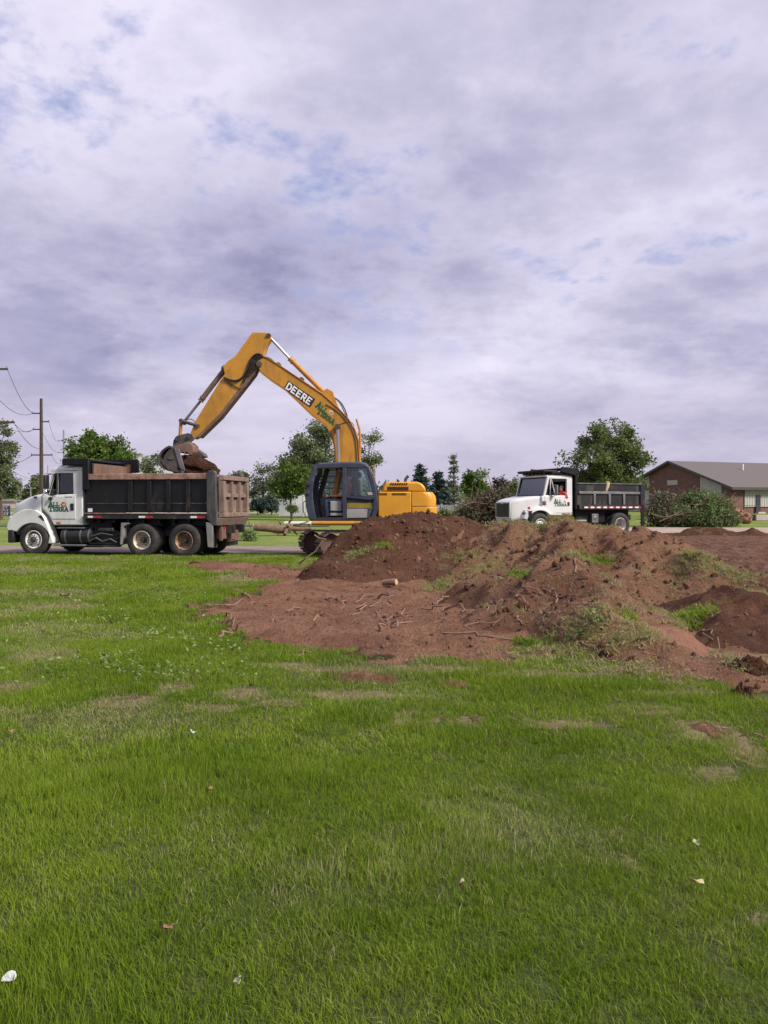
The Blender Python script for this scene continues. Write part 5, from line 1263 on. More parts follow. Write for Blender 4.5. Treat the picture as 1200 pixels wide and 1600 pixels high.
pane(T2, [(xw0 + .06, C0 + .05, zbelt), (xw0 + .30, C0 + .05, zbelt), (xw0 + .30, C0 + .05, zroof - .12), (xw1 + .02, C0 + .05, zroof - .12)], 'truck_glass', 'quarter_window')
pane(T2, [(xw0 + .06, C1 - .05, zbelt), (xb, C1 - .05, zbelt), (xb, C1 - .05, zroof - .12), (xw1 + .02, C1 - .05, zroof - .12)], 'truck_glass', 'far_window')
pane(T2, [(cx1 - .03, C0 + .1, zbelt + .2), (cx1 - .03, C1 - .1, zbelt + .2), (cx1 - .03, C1 - .1, zroof - .2), (cx1 - .03, C0 + .1, zroof - .2)], 'truck_glass', 'rear_window', nrm=(1, 0, 0))
dr2 = MB().prism([(xw0 + .02, zbelt - .03), (cx1 - .13, zbelt - .03), (cx1 - .13, zfl + .02), (xw0 + .14, zfl + .02), (xw0 + .02, zfl + .22)], C0 - .014, C0 + .01).build('door', 'truck_white_far', T2, .012)
MB().bx(cx1 - .27, cx1 - .16, C0 - .03, C0 - .012, z_(890, 790.5), z_(890, 784.5)).build('door_handle', 'plastic_black', dr2, .02)
def sg2(w_, px0, px1, py0, py1, hts, th=.3):
    a, z = S2(px0, py1, C0 - .015); b, zt = S2(px1, py0, C0 - .015)
    letters(w_, (a, C0 - .015, z), ((b - a) / sum(hts), 0, 0), (0, 0, zt - z), nrm, th, True, hts).build('lettering', 'logo_green', dr2)
sg2('ALL', 866, 877.5, 780.2, 785.6, [1.1, .85, .85]); sg2('TERRA', 866, 885.5, 786.6, 790.8, [1.2, .95, .95, .95, 1.05])
a0, z0 = S2(882.5, 783.8, C0 - .015); emblem(dr2, (a0, C0 - .015, z0), (1, 0, 0), (0, 0, 1), nrm, .05)
MB().bx(xw0 + .55, cx1 - .2, C0 - .019, C0 - .012, zfl + .1, zfl + .115).build('door_stripe', 'red_reflector', dr2)
MB().bx(S2(847, 0, C0)[0], S2(853, 0, C0)[0], .10, .135, z_(850, 785), z_(850, 783.3)).bx(S2(848, 0, C0)[0], S2(853, 0, C0)[0], .10, .135, z_(850, 788.5), z_(850, 786.3)).build('bonnet_badge', 'plastic_black', T2)
# mirror, seats, lights, steps
mi = empty('mirror', (0, 0, 0), 0, parent=T2)
MB().bx(xw0 + .42, xw0 + .50, -.14, .02, zbelt + .02, zbelt + .42).build('mirror_head', 'steel_dull', mi, .02)
MB().tube([(xw0 + .46, -.05, zbelt + .42), (xw0 + .36, .06, zbelt + .46), (xw0 + .30, C0, zbelt + .4)], .012, 6).tube([(xw0 + .46, -.05, zbelt), (xw0 + .36, .06, zbelt - .05), (xw0 + .3, C0, zbelt - .05)], .012, 6).builds('mirror_arm', 'steel_dull', mi)
s2 = MB()
for yy in (.38, 1.45): s2.bx(cx1 - .62, cx1 - .22, yy, yy + .5, zfl + .12, zfl + .42).bx(cx1 - .3, cx1 - .16, yy, yy + .5, zfl + .4, zfl + 1.05)
s2.builds('seat', 'seat_grey', T2, bevel=.05)
MB().bx(xw0 + .05, xw0 + .3, C0 + .12, C1 - .12, zbelt - .12, zbelt + .02).build('dashboard', 'cab_inside', T2, .04)
for k in range(5): MB().bx(xw1 + .05, xw1 + .14, YD - .62 + k * .28, YD - .52 + k * .28, zroof + .05, zroof + .13).build('roof_light', 'amber', roof2, .02)
sp_ = MB(); sp_.bx(cx0 + .2, cx1 - .05, .18, .6, .36, zfl - .06).build('fuel_tank', 'gate_pink', T2, .06)
MB().bx(cx0 + .2, cx1, .10, .34, .42, .46).build('side_step', 'steel_dull', T2, .008)
# dump body of the smaller truck
b0 = S2(903, 0)[0]; b1 = S2(1001.5, 0)[0]; zt = z_(960, 757.2); zm1 = z_(950, 768.2, .05); zm0 = z_(950, 772, .05); zl1 = z_(950, 789); zl0 = z_(950, 796)
bd = MB(); bd.bx(b0, b1, .08, .12, zl1, zt).bx(b0, b1, W2 - .12, W2 - .08, zl1, zt).bx(b0, b1, .12, W2 - .12, zl1, zl1 + .05).bx(b0, b0 + .05, .12, W2 - .12, zl1 + .05, zt)
bed2 = bd.build('bed_body', 'black_paint', T2, .006)
for y0, y1 in ((.03, .14), (W2 - .14, W2 - .03)): MB().bx(b0 - .02, b1 + .02, y0, y1, zt, zt + .06).build('top_rail', 'post_grey', bed2, .012)
MB().bx(b0 + .06, b1 - .02, .065, .079, zm1 + .02, zt - .02).build('side_plank', 'black_paint', bed2)
MB().bx(b0 + .08, b1 - .02, .02, .079, zm0, zm1).build('mid_rail', 'steel_dull', bed2, .012)
for px in (929, 952.5, 975): a, _ = S2(px, 780, .05); MB().bx(a - .055, a + .055, .03, .079, zl1 + .01, zm0 - .003).build('side_rib', 'steel_dull', bed2, .012)
sil = MB().bx(b0 + .1, b1 - .02, .02, .12, zl0, zl1 - .003).build('sill', 'black_paint', bed2, .006)
for k in range(9):
    px = 913 + k * 9.9; a, _ = S2(px, 792, .02); b, _ = S2(px + 5.5, 792, .02); MB().bx(a, b, .012, .019, zl0 + .06, zl0 + .12).build('reflector', 'white_reflector', sil)
    c, _ = S2(px + 9.7, 792, .02); MB().bx(b + .002, c, .012, .019, zl0 + .06, zl0 + .12).build('reflector', 'red_reflector', sil)
a, zz = S2(948, 759, .1); mb = MB(); mb.tube([(a - .05, .10, zt - .28), (a, .09, zt - .1), (a + .03, .085, zt + .07), (a + .12, .2, zt + .09)], [.05, .09, .1, .06], 8).build('dirt_smear', 'straw', bed2)
# tailgate post, cab shield
MB().bx(b1, b1 + .24, .02, W2 - .02, zl1 - .1, zt + .05).build('tailgate', 'black_paint', bed2, .012)
MB().prism([(b1 + .02, zl1), (b1 + .20, zl1), (b1 + .20, .22), (b1 + .05, .22)], .02, .07).prism([(b1 + .02, zl1), (b1 + .20, zl1), (b1 + .20, .22), (b1 + .05, .22)], W2 - .5, W2 - .02).builds('mudflap', 'black_clean', T2, bevel=.01)
MB().bx(b0 - .1, b0 - .005, .03, W2 - .03, zl0, z_(903, 738, 0) - .05).build('headboard', 'black_clean', bed2, .012)
zs = z_(903, 741, 0)
MB().bx(xw1 + .12, b0 - .02, .08, W2 - .08, zs, zs + .10).build('cab_shield', 'black_clean', bed2, .02)
MB().bx(xw1 - .25, xw1 + .55, .22, W2 - .22, zs + .06, zs + .17).build('tarp_roll', 'black_clean', bed2, .05)
MB().prism([(xw1 + .52, zs + .10), (xw1 + .58, zs + .30), (b0 + .05, zs + .24), (b0 + .08, zs - .06), (b0 - .1, zs - .06)], .03, .10).prism([(xw1 + .52, zs + .10), (xw1 + .58, zs + .30), (b0 + .05, zs + .24), (b0 + .08, zs - .06), (b0 - .1, zs - .06)], W2 - .10, W2 - .03).builds('shield_side', 'black_clean', bed2, bevel=.015)
MB().bx(xw1 + .58, b0, .1, W2 - .1, zs + .18, zs + .26).build('tarp_cover', 'black_clean', bed2, .04)
un = MB(); un.bx(b0 + .1, b1 - .1, YD - .5, YD - .4, .92, zl0).bx(b0 + .1, b1 - .1, YD + .4, YD + .5, .92, zl0).bx(b0 + .1, 0 - .6, .3, W2 - .3, .62, zl0)
for k in range(6): un.bx(b0 + .2 + k * .55, b0 + .28 + k * .55, .12, W2 - .12, zl0 - .02, zl1)
un.build('hoist_frame', 'black_clean', T2, .006)
a0, z0 = S2(926, 817, .1); MB().bx(a0, a0 + .34, .14, .5, z0, z0 + .38).lathe([(0, -.02), (.09, -.015), (.1, 0)], (a0 + .17, .14, z0 + .2), 14).build('battery_box', 'steel_dull', T2, .02)
MB().lathe([(0, 0), (.16, .01), (.17, .04), (.17, .5), (0, .52)], (b0 + .1, .35, .62), 16, 'x').build('air_tank', 'black_paint', T2)

# ================================================================== PEOPLE
def person(name, joints, bones, radii, label, zones, extra=None, loc=(0, 0, 0), rz=0.):
    """one continuous skinned body; zones(face centre) -> material index"""
    names = list(joints); me = bpy.data.meshes.new(name); me.from_pydata([joints[n] for n in names], [(names.index(a), names.index(b)) for a, b in bones], [])
    o = bpy.data.objects.new(name, me); COL.objects.link(o)
    sk = o.modifiers.new('skin', 'SKIN'); o.modifiers.new('sub', 'SUBSURF').levels = 2; o.modifiers['sub'].render_levels = 2; sk.use_smooth_shade = True
    for i, n in enumerate(names): r = radii[n]; me.skin_vertices[0].data[i].radius = r if isinstance(r, tuple) else (r, r)
    me.skin_vertices[0].data[names.index('pelvis')].use_root = True
    dg = bpy.context.evaluated_depsgraph_get(); ev = o.evaluated_get(dg); m2 = bpy.data.meshes.new_from_object(ev)
    o.modifiers.clear(); o.data = m2; ms, fn = zones
    for m in ms: m2.materials.append(MATS[m])
    for p in m2.polygons: p.material_index = fn(p.center); p.use_smooth = True
    o.location = loc; o.rotation_euler = (0, 0, rz); setp(o, label, 'person'); return o
def hand(j, bn, rd, wrist, d, up, side, tag):
    """palm, four unequal curled fingers and a thumb, rooted in the palm"""
    w_, d, up = Vector(wrist), Vector(d).normalized(), Vector(up).normalized(); sd = d.cross(up) * side
    j[tag + 'palm'] = tuple(w_ + d * .085); rd[tag + 'palm'] = (.040, .022); bn.append((tag + 'wrist', tag + 'palm'))
    for k, (off, l) in enumerate(((-.033, .068), (-.011, .078), (.011, .073), (.033, .056))):
        a = w_ + d * .10 + sd * off; b = a + d * l * .55 - up * .012; c = b + d * l * .18 - up * l * .5
        for nm, q, r in (('a', a, .011), ('b', b, .0095), ('c', c, .008)): j[f'{tag}f{k}{nm}'] = tuple(q); rd[f'{tag}f{k}{nm}'] = r
        bn += [(tag + 'palm', f'{tag}f{k}a'), (f'{tag}f{k}a', f'{tag}f{k}b'), (f'{tag}f{k}b', f'{tag}f{k}c')]
    a = w_ + d * .045 - sd * .04; b = a + d * .04 - sd * .02 - up * .01
    for nm, q, r in (('ta', a, .013), ('tb', b, .010)): j[tag + nm] = tuple(q); rd[tag + nm] = r
    bn += [(tag + 'palm', tag + 'ta'), (tag + 'ta', tag + 'tb')]
def seated(knee_dx=-.42, foot=(-.38, -.46), lean=0.0, hands=((-.52, .30), (-.50, .30)), headturn=0.):
    """seated facing -x, pelvis at the origin (seat height)"""
    j = {}; r = {}
    def A(n, p, q): j[n] = p; r[n] = q
    A('pelvis', (0, 0, .10), (.155, .12)); A('waist', (.0 + lean * .3, 0, .27), (.14, .105)); A('chest', (.02 + lean * .7, 0, .46), (.17, .115)); A('neck', (.0 + lean, 0, .62), .062); A('jaw', (-.02 + lean, 0, .70), (.068, .075)); A('head', (-.005 + lean, 0, .80), (.078, .095)); A('crown', (.01 + lean, 0, .875), (.06, .07))
    A('nose', (-.105 + lean, 0, .765), .012)
    bn = [('pelvis', 'waist'), ('waist', 'chest'), ('chest', 'neck'), ('neck', 'jaw'), ('jaw', 'head'), ('head', 'crown'), ('jaw', 'nose')]
    for sd, t in ((-1, 'l'), (1, 'r')):
        A(t + 'hip', (-.04, sd * .10, .09), .092); A(t + 'knee', (knee_dx, sd * .14, .13), .066); A(t + 'ankle', (foot[0], sd * .14, foot[1] + .08), .046); A(t + 'heel', (foot[0] + .03, sd * .14, foot[1] + .03), .045); A(t + 'toe', (foot[0] - .17, sd * .15, foot[1]), .036)
        hx, hz_ = hands[0 if sd < 0 else 1]
        A(t + 'shoulder', (.02 + lean, sd * .20, .545), .066); A(t + 'elbow', (-.10 + lean, sd * .26, .28), .046); A(t + 'wrist', (hx, sd * .20, hz_), .028)
        bn += [('pelvis', t + 'hip'), (t + 'hip', t + 'knee'), (t + 'knee', t + 'ankle'), (t + 'ankle', t + 'heel'), (t + 'ankle', t + 'toe'), ('chest', t + 'shoulder'), (t + 'shoulder', t + 'elbow'), (t + 'elbow', t + 'wrist')]
        w_ = Vector(j[t + 'wrist']); d = (w_ - Vector(j[t + 'elbow'])).normalized(); hand(j, bn, r, w_, d, (0, 0, 1), sd, t)
        A(t + 'ear', (.012 + lean, sd * .088, .775), .014); bn.append(('head', t + 'ear'))
    return j, bn, r
def face_bits(o, lean, hair=True, cap=None):
    for sd in (-1, 1): MB().lathe([(0, -.012), (.010, -.006), (.011, .004), (0, .01)], (-.088 + lean, sd * .032, .795), 8, 'x').build('eye', 'decal_white', o)
    for sd in (-1, 1): MB().lathe([(0, -.016), (.006, -.012), (.006, .0)], (-.090 + lean, sd * .032, .795), 8, 'x').build('iris', 'hair', o)
    MB().bx(-.098 + lean, -.080 + lean, -.026, .026, .712, .722).build('mouth', 'logo_red', o, .004)
    m = MB(); secs = []
    for k in range(5):
        z = .80 + .11 * k / 4; s_ = math.sqrt(max(.02, 1 - (k / 4.2) ** 2)); secs.append([(lean + .012 + .105 * s_ * math.cos(a) * (1 if math.cos(a) > -.3 or k > 1 else .7), .092 * s_ * math.sin(a), z) for a in [2 * PI * i / 14 for i in range(14)]])
    m.loft(secs).build('cap' if cap else 'hair', cap or 'hair', o, .0, 60)
    if cap: MB().prismz([(-.08 + lean, -.08), (-.19 + lean, -.05), (-.20 + lean, .05), (-.08 + lean, .08)], .825, .838).build('cap_peak', cap, o, .004)

# ================================================================== EXCAVATOR
BETA = R(2.5); ED = 24.85; EX0 = (562 - 600) / F * ED
S3 = Side(EX0, ED, math.cos(BETA), -math.sin(BETA), 0.)
EXC = empty('excavator', (EX0, ED, 0), S3.rz, 'yellow tracked excavator with a dark cab and raised boom', 'excavator')
def B3(pts, o=0.): return S3.poly(pts, o)
# --- boom
def b3(px, py, o=0.): a, z = S3(px, py, o); return (a, o, z)
boom = MB().prism(B3([(401, 568), (405, 560), (411, 558), (419, 561), (440, 574), (505, 617.5), (530, 640), (545, 656), (554, 672), (559, 690), (561, 722), (560, 768), (549, 780), (538, 776), (527, 742), (523, 700), (519, 681), (511, 666), (486, 647), (444, 607), (420, 591), (406, 580)], -.23), -.23, .23).build('boom', 'excavator_yellow', EXC, .02)
fl = MB(); top = [(411, 557), (419, 560), (440, 573), (505, 616.5), (530, 639), (545, 655), (554.6, 671.5), (560, 690), (562, 722)]
bot = [(406, 581), (420, 592), (444, 608), (486, 648), (511, 667), (518.5, 682), (522.5, 700), (526, 738)]
for ln, s_ in ((top, 1), (bot, -1)):
    pl = B3(ln, -.23)
    secs = []
    for k, (x, z) in enumerate(pl):
        x0, z0 = pl[max(k - 1, 0)]; x1, z1 = pl[min(k + 1, len(pl) - 1)]; t = Vector((x1 - x0, z1 - z0)).normalized(); nn = Vector((-t.y, t.x)) * .013 * (1 if s_ > 0 else 1)
        secs.append([(x - nn.x, -.255, z - nn.y), (x + nn.x, -.255, z + nn.y), (x + nn.x, .255, z + nn.y), (x - nn.x, .255, z - nn.y)])
    fl.loft(secs)
fl.builds('boom_flange', 'cylinder_yellow', boom, bevel=.004)
MB().prism(B3([(500, 616), (511, 607), (520, 612), (523, 622), (530, 640), (505, 618)], -.12), -.14, -.08).prism(B3([(500, 616), (511, 607), (520, 612), (523, 622), (530, 640), (505, 618)], -.12), .08, .14).builds('cylinder_bracket', 'excavator_yellow', boom, bevel=.008)
# --- stick
stick = MB().prism(B3([(395, 519.5), (418, 520), (423, 523), (423.5, 528), (416, 540), (412.5, 552), (412, 562), (403, 571), (397, 584), (376, 611), (345, 650), (312, 682), (303, 686), (297.5, 677), (306, 657), (351, 584), (349, 573), (356, 565), (368, 557)], -.19), -.19, .19).build('stick', 'excavator_yellow', EXC, .02)
MB().prism(B3([(352, 585), (358, 578), (398, 524), (395, 519.5), (368, 557), (356, 565), (349, 573)], -.2), -.205, .205).build('stick_plate', 'excavator_yellow', stick, .006)
MB().prism(B3([(412, 563), (404, 572), (398, 585), (376, 613), (345, 652), (312, 684), (308, 682), (345, 645), (372, 610), (392, 584)], -.2), -.21, .21).build('stick_underplate', 'rust_brown', stick, .004)  # underside plate in a darker brown than the rest of the stick
MB().tube([b3(405, 569, -.3), b3(405, 569, .3)], .10, 16).build('joint_pin', 'bucket_steel', EXC, .01)
MB().tube([b3(420, 525, -.22), b3(420, 525, .22)], .075, 14).build('stick_pin', 'bucket_steel', stick)
def cylr(parent, a, m_, b, rb, rr, y, name, bm='cylinder_yellow', rm='steel'):
    p, q, s_ = Vector(b3(*a, y)), Vector(b3(*m_, y)), Vector(b3(*b, y))
    c = empty(name, (0, 0, 0), 0, parent=parent); d = (q - p).normalized()
    MB().tube([p, q - d * .02, q - d * .02, q], [rb, rb, rb * 1.2, rb * 1.2], 14).tube([q - d * .16, q - d * .10], rb * 1.18, 14).build('barrel', bm, c)
    MB().tube([q, s_], rr, 10).build('rod', rm, c)
    e = MB(); e.tube([p + Vector((0, -.11, 0)), p + Vector((0, .11, 0))], rb * 1.25, 12).tube([s_ + Vector((0, -.1, 0)), s_ + Vector((0, .1, 0))], rb * 1.0, 12); e.builds('eye_end', 'bucket_steel', c)
cylr(EXC, (514, 621), (453, 560.5), (420.5, 526), .085, .045, 0, 'arm_cylinder')
cylr(EXC, (352, 577), (313.5, 627), (287, 660), .085, .045, 0, 'bucket_cylinder', 'rust_brown', 'steel_dull')
for yy in (-.36, .36): cylr(EXC, (521, 790), (530, 737), (527.5, 667), .09, .052, yy, 'boom_cylinder', 'cylinder_yellow', 'steel')
# --- bucket and linkage
MB().tube([b3(283, 657.5, -.2), b3(309.5, 665.5, -.2)], [.055, .05], 8).tube([b3(283, 657.5, .2), b3(309.5, 665.5, .2)], [.055, .05], 8).tube([b3(283, 657.5, -.26), b3(283, 657.5, .26)], .075, 12).tube([b3(309.5, 665.5, -.24), b3(309.5, 665.5, .24)], .06, 12).build('guide_link', 'bucket_steel', EXC)
for yy in (-.13, .13): MB().tube([b3(283, 659, yy), b3(281.5, 684, yy)], [.055, .06], 8).build('bucket_link', 'cylinder_yellow' if yy < 0 else 'bucket_steel', EXC)
bk = empty('bucket', (0, 0, 0), 0, parent=EXC)
for yy in (-.21, .15): MB().prism(B3([(270, 696), (271, 688), (276, 681), (284, 679), (294, 676.5), (301, 679), (304, 686), (299, 691), (272, 699)], yy), yy, yy + .06).build('bucket_ear', 'bucket_steel', bk, .012)
for px, py in ((277, 685.5), (296, 682)): MB().tube([b3(px, py, -.26), b3(px, py, .26)], .075, 12).build('bucket_pin', 'hub_dark', bk)
MB().prism(B3([(271, 699), (297, 690.5), (304, 696), (304.5, 706), (300, 713), (294, 708), (283, 708), (276, 703)], -.2), -.32, .30).build('coupler', 'rust_brown', bk, .03)
bw = .56
back = [(273, 698), (267, 701), (261, 706), (256.5, 713), (255.2, 720), (256.5, 727.5), (262, 733), (270, 736.5), (280, 739), (288, 740)]
inn = [(288, 738.5), (280, 737), (271, 734.3), (264, 731), (259, 726), (257.5, 720), (259, 714), (263, 708.5), (268.5, 703.5), (276, 701)]
MB().prism(B3(back + inn, 0), -bw, bw).build('bucket_shell', 'bucket_steel', bk, .006)
for y0 in (-bw - .02, bw - .02): MB().prism(B3(back + [(289, 735), (280, 703), (276, 699)], y0), y0, y0 + .04).build('side_plate', 'bucket_steel', bk, .006)
for y0 in (-bw - .055, bw + .021): MB().prism(B3([(271.5, 699), (280, 702), (288.5, 731), (288.5, 738), (284, 740.5)], y0), y0, y0 + .034).build('side_cutter', 'rust_brown' if y0 > 0 else 'steel_dull', bk, .006)
MB().tube([b3(262, 716, -bw - .03), b3(268, 718, -bw - .03), b3(272, 717, -bw - .03)], .02, 6).build('wear_rib', 'bucket_steel', bk)
for k in range(5):
    yy = -bw + .1 + k * (2 * bw - .2) / 4; MB().prism(B3([(286, 738), (288, 741), (292.5, 744), (291, 739.5)], 0), yy - .045, yy + .045).build('tooth', 'bucket_steel', bk, .005)
MB().prism(B3([(304, 700), (308, 703), (316, 708), (318.5, 713), (312, 715), (303, 710)], 0), .15, bw).build('far_cutter', 'bucket_steel', bk, .02)
def soil_ball():
    me = MB(); bm = bmesh.new(); bmesh.ops.create_icosphere(bm, subdivisions=5, radius=1)
    c = Vector(b3(307, 729, .0)); o_ = np.array([v.co[:] for v in bm.verts]); n = np.abs(fbm(o_[:, 0] * 2.2 + o_[:, 2] * 1.3 + 5, o_[:, 1] * 2.2 - o_[:, 2] * .9, 4, 9) - .5) * 2
    s_ = .0208
    for v, k in zip(bm.verts, n):
        x, y, z = v.co; d = 1.12 - .5 * k
        px = 306 + 35 * x * d - 6 * z; py = 731 - 20 * z * d + (6 * max(0, x) if z > 0 else 0)
        a, zz = S3(px, py); v.co = (a, y * d * .62, zz)
    pass; m = bpy.data.meshes.new('soil_scoop'); bm.to_mesh(m); bm.free(); m.polygons.foreach_set('use_smooth', [True] * len(m.polygons)); m.materials.append(MATS['soil_load'])
    o = bpy.data.objects.new('soil_scoop', m); COL.objects.link(o); o.location = EXC.location; o.rotation_euler = EXC.rotation_euler
    setp(o, 'rusty brown soil spilling from the excavator bucket into the truck', 'soil')
soil_ball()
# --- hoses
hz_ = MB()
def hose(pts, r=.018, y=0.): hz_.tube([b3(a, b, y if len(q) == 0 else q[0]) for a, b, *q in smooth(pts)], r, 6)
def smooth(pts, it=2):
    pts = [tuple(p) for p in pts]
    for _ in range(it):
        o = [pts[0]]
        for a, b in zip(pts[:-1], pts[1:]): o += [tuple(x * .75 + y * .25 for x, y in zip(a, b)), tuple(x * .25 + y * .75 for x, y in zip(a, b))]
        pts = o + [pts[-1]]
    return pts
hose([(410, 556), (404, 553), (396, 556), (390, 566), (386, 580), (380, 590), (370, 596), (358, 594), (350, 590)], .032, -.235)
hose([(412, 558), (405, 556), (398, 560), (393, 570), (389, 582), (384, 590), (380, 598)], .034, -.225)
hose([(411, 557), (406, 558), (400, 564), (397, 574), (393, 584)], .034, -.26)
hose([(351, 594), (360, 600), (370, 605), (376, 608)], .016, -.215)
hose([(375, 609), (384, 608), (391, 601), (396, 588), (397, 580)], .016, -.16)
hose([(412, 559), (418, 558), (426, 563), (432, 569), (431, 575)], .018, .05)
hose([(514, 618), (524, 622), (534, 630), (540, 642), (543, 652)], .022, -.05); hose([(516, 619), (526, 624), (533, 632), (537, 642), (541, 650)], .018, -.12)
hose([(290, 656), (298, 654.5), (304, 658), (307, 664)], .014, -.1)
hose([(527, 664), (535, 662), (543, 659), (550, 660), (554, 666)], .010, -.24); hose([(509, 632), (524, 640), (538, 653), (550, 670), (556, 690), (557.5, 722)], .012, -.245)
hz_.builds('hydraulic_hose', 'hose', EXC)
pp = MB()
for yy in (-.12, .02): pp.tube([b3(433, 568.5, yy), b3(470, 593, yy), b3(504, 615, yy)], .018, 6)
pp.tube([b3(557, 655, -.1), b3(562, 672, -.1), b3(563, 700, -.1), b3(562, 722, -.1)], .035, 8)
pp.builds('boom_pipe', 'cylinder_yellow', EXC)
for px, py, w_ in ((436, 571, .05), (472, 594, .05), (560, 698, .05)): a, z = S3(px, py); MB().bx(a - w_, a + w_, -.2, .2, z - .02, z + .06).build('pipe_clamp', 'bucket_steel', boom, .01)
# --- lettering on the near face of the boom
yb = -.232
def bvec(p, q): a, b = Vector(b3(*p, yb)), Vector(b3(*q, yb)); return b - a
pan = [b3(450.6, 595, yb), b3(492.8, 623.8, yb), b3(484.8, 636.8, yb), b3(443.6, 607.4, yb)]
MB().loft([[(x, y - .001, z) for x, y, z in pan], [(x, y - .005, z) for x, y, z in pan]]).build('name_panel', 'decal_black', boom)
uo = bvec((445.6, 606.3), (484.6, 633.9)) / 5; vo = bvec((445.4, 606.5), (450.8, 597.2))
letters('DEERE', Vector(b3(445.6, 606.6, yb)) + Vector((0, -.006, 0)), uo, vo, (0, -1, 0), .21, False, None, .004, .99).build('lettering', 'decal_white', boom)
uu = bvec((0, 0), (40.7, 29.5)).normalized(); 
o_ = Vector(b3(493.2, 635.6, yb)); va = bvec((493.5, 635), (498.2, 626.8)); l_ = .0207 * 7.2
letters('ALL', o_ + Vector((0, -.001, 0)), uu * l_ * 1.0, va * .95, (0, -1, 0), .30, True, [1.15, .85, .85]).build('lettering', 'logo_green', boom)
o_ = Vector(b3(494.8, 644.8, yb)); letters('TERRA', o_ + Vector((0, -.001, 0)), uu * l_ * .92, va * .84, (0, -1, 0), .32, True, [1.15, .92, .92, .92, 1.0]).build('lettering', 'logo_green', boom)
c = b3(517.5, 645.0, yb); emblem(boom, c, uu, va, (0, -1, 0), .075, 'logo_cream', 'logo_red')
# --- upper frame, engine housing, counterweight
DN = -1.22; DF = 1.22
def ez(px, py, o=DN): return S3(px, py, o)
ex0 = ez(591, 800)[0]; ex1 = ez(643, 800)[0]; zt = ez(620, 768.5)[1]; zb = ez(620, 805)[1]
hb_ = MB().bx(ex0, ex1 - .006, DN, DF, zb - .1, zt).build('engine_housing', 'housing_yellow', EXC, .03)
cwp = []
n = 10
for k in range(n + 1):
    a = -PI / 2 + PI * k / n; cwp.append((math.cos(a), math.sin(a)))
x_e = ez(683, 800)[0]; rad = .32
ring = [(ex1 + .004, DN)] + [(x_e - rad + rad * math.cos(a), DN + rad + rad * math.sin(a)) for a in [-PI / 2 + PI / 2 * k / 6 for k in range(7)]] + [(x_e - rad + rad * math.cos(a), DF - rad + rad * math.sin(a)) for a in [PI / 2 * k / 6 for k in range(7)]] + [(ex1 + .004, DF)]
zl = ez(660, 791.5)[1]
def ringz(z, d=0.): return [(x + (d if x > ex1 + .1 else 0) * (1 if x > x_e - .4 else .3), y, z) for x, y in ring]
MB().loft([ringz(zl + .008, -.03), ringz(zl + .22, -.02), ringz(zt - .12, -.05), ringz(zt - .02, -.12), ringz(zt + .0, -.22)]).build('counterweight', 'housing_yellow', EXC, .03, 30, seg=3)
MB().loft([ringz(zb - .15, -.03), ringz(zl - .05, .03), ringz(zl - .004, .02)]).build('counterweight_foot', 'housing_yellow', EXC, .03, 30, seg=3)
hx0, hz1 = ez(596, 753.3); hx1 = ez(666, 760)[0]
tp = B3([(596, 768.4), (598.5, 760), (602, 754), (606, 753), (652, 752.6), (659, 755), (664, 761), (666.5, 768.4)], DN)
hd_ = MB().prism(tp, DN + .06, DF - .3).build('engine_hood', 'housing_yellow', EXC, .06, 30, seg=3)
def slots(px0, px1, py0, py1, n, y, name, skew=.0):
    m = MB(); a0, z1 = ez(px0, py0, y); a1, z0 = ez(px1, py1, y); wd = (a1 - a0) / n
    for k in range(n): x = a0 + k * wd; m.prism([(x, z0), (x + wd * .62, z0), (x + wd * .62 + skew, z1), (x + skew, z1)], y - .004, y + .01)
    setp(m.build(name, 'black_clean', hd_), kind='stuff')
slots(609, 637, 754.6, 758, 8, DN + .052, 'upper_louvre', .03); slots(605.5, 639, 760.5, 766.6, 16, DN + .052, 'middle_louvre')
for p0, p1, n in ((592.5, 605.5, 7), (612.5, 635.5, 13)):
    m = MB(); a0, z1 = ez(p0, 770.3); a1, z0 = ez(p1, 774); wd = (a1 - a0) / n
    for k in range(n): m.bx(a0 + k * wd, a0 + k * wd + wd * .6, DN - .005, DN + .01, z0, z1)
    setp(m.build('side_louvre', 'black_clean', hb_), kind='stuff')
a0, z0 = ez(633, 753, -.2); MB().tube([(a0, -.1, z0 - .05), (a0 + .01, -.1, z0 + .08), (a0 + .10, -.1, z0 + .2)], .05, 10).build('exhaust_stack', 'bucket_steel', EXC)
MB().tube([(x_e - .5, DN + .25, zt), (x_e - .5, DN + .25, zt + .05)], .03, 8).build('lifting_eye', 'bucket_steel', EXC)
a0, z0 = ez(581, 772); hr = MB(); hr.tube([b3(586, 765, -.1), b3(586, 731, -.1), b3(581, 728, -.1), b3(578, 731, -.1)], .016, 6).build('handrail', 'cylinder_yellow', EXC)
fx0, fzt = ez(488, 813.5); MB().bx(fx0 + .1, x_e - .5, -1.0, 1.05, zb - .32, zb - .105).build('upper_frame', 'cylinder_yellow', EXC, .02)
MB().tube([b3(487, 817.3, DN + .02), b3(600, 817.3, DN + .02)], .068, 14).build('side_rail', 'excavator_yellow', EXC, .01)
MB().bx(ez(540, 0)[0], ex0 + .1, .32, DF, zb - .1, zb + .55).build('right_housing', 'housing_yellow', EXC, .04)
MB().bx(ez(560, 0)[0], ex0 - .003, -.24, .3, zb - .1, zb + .5).build('boom_foot_housing', 'housing_yellow', EXC, .04)
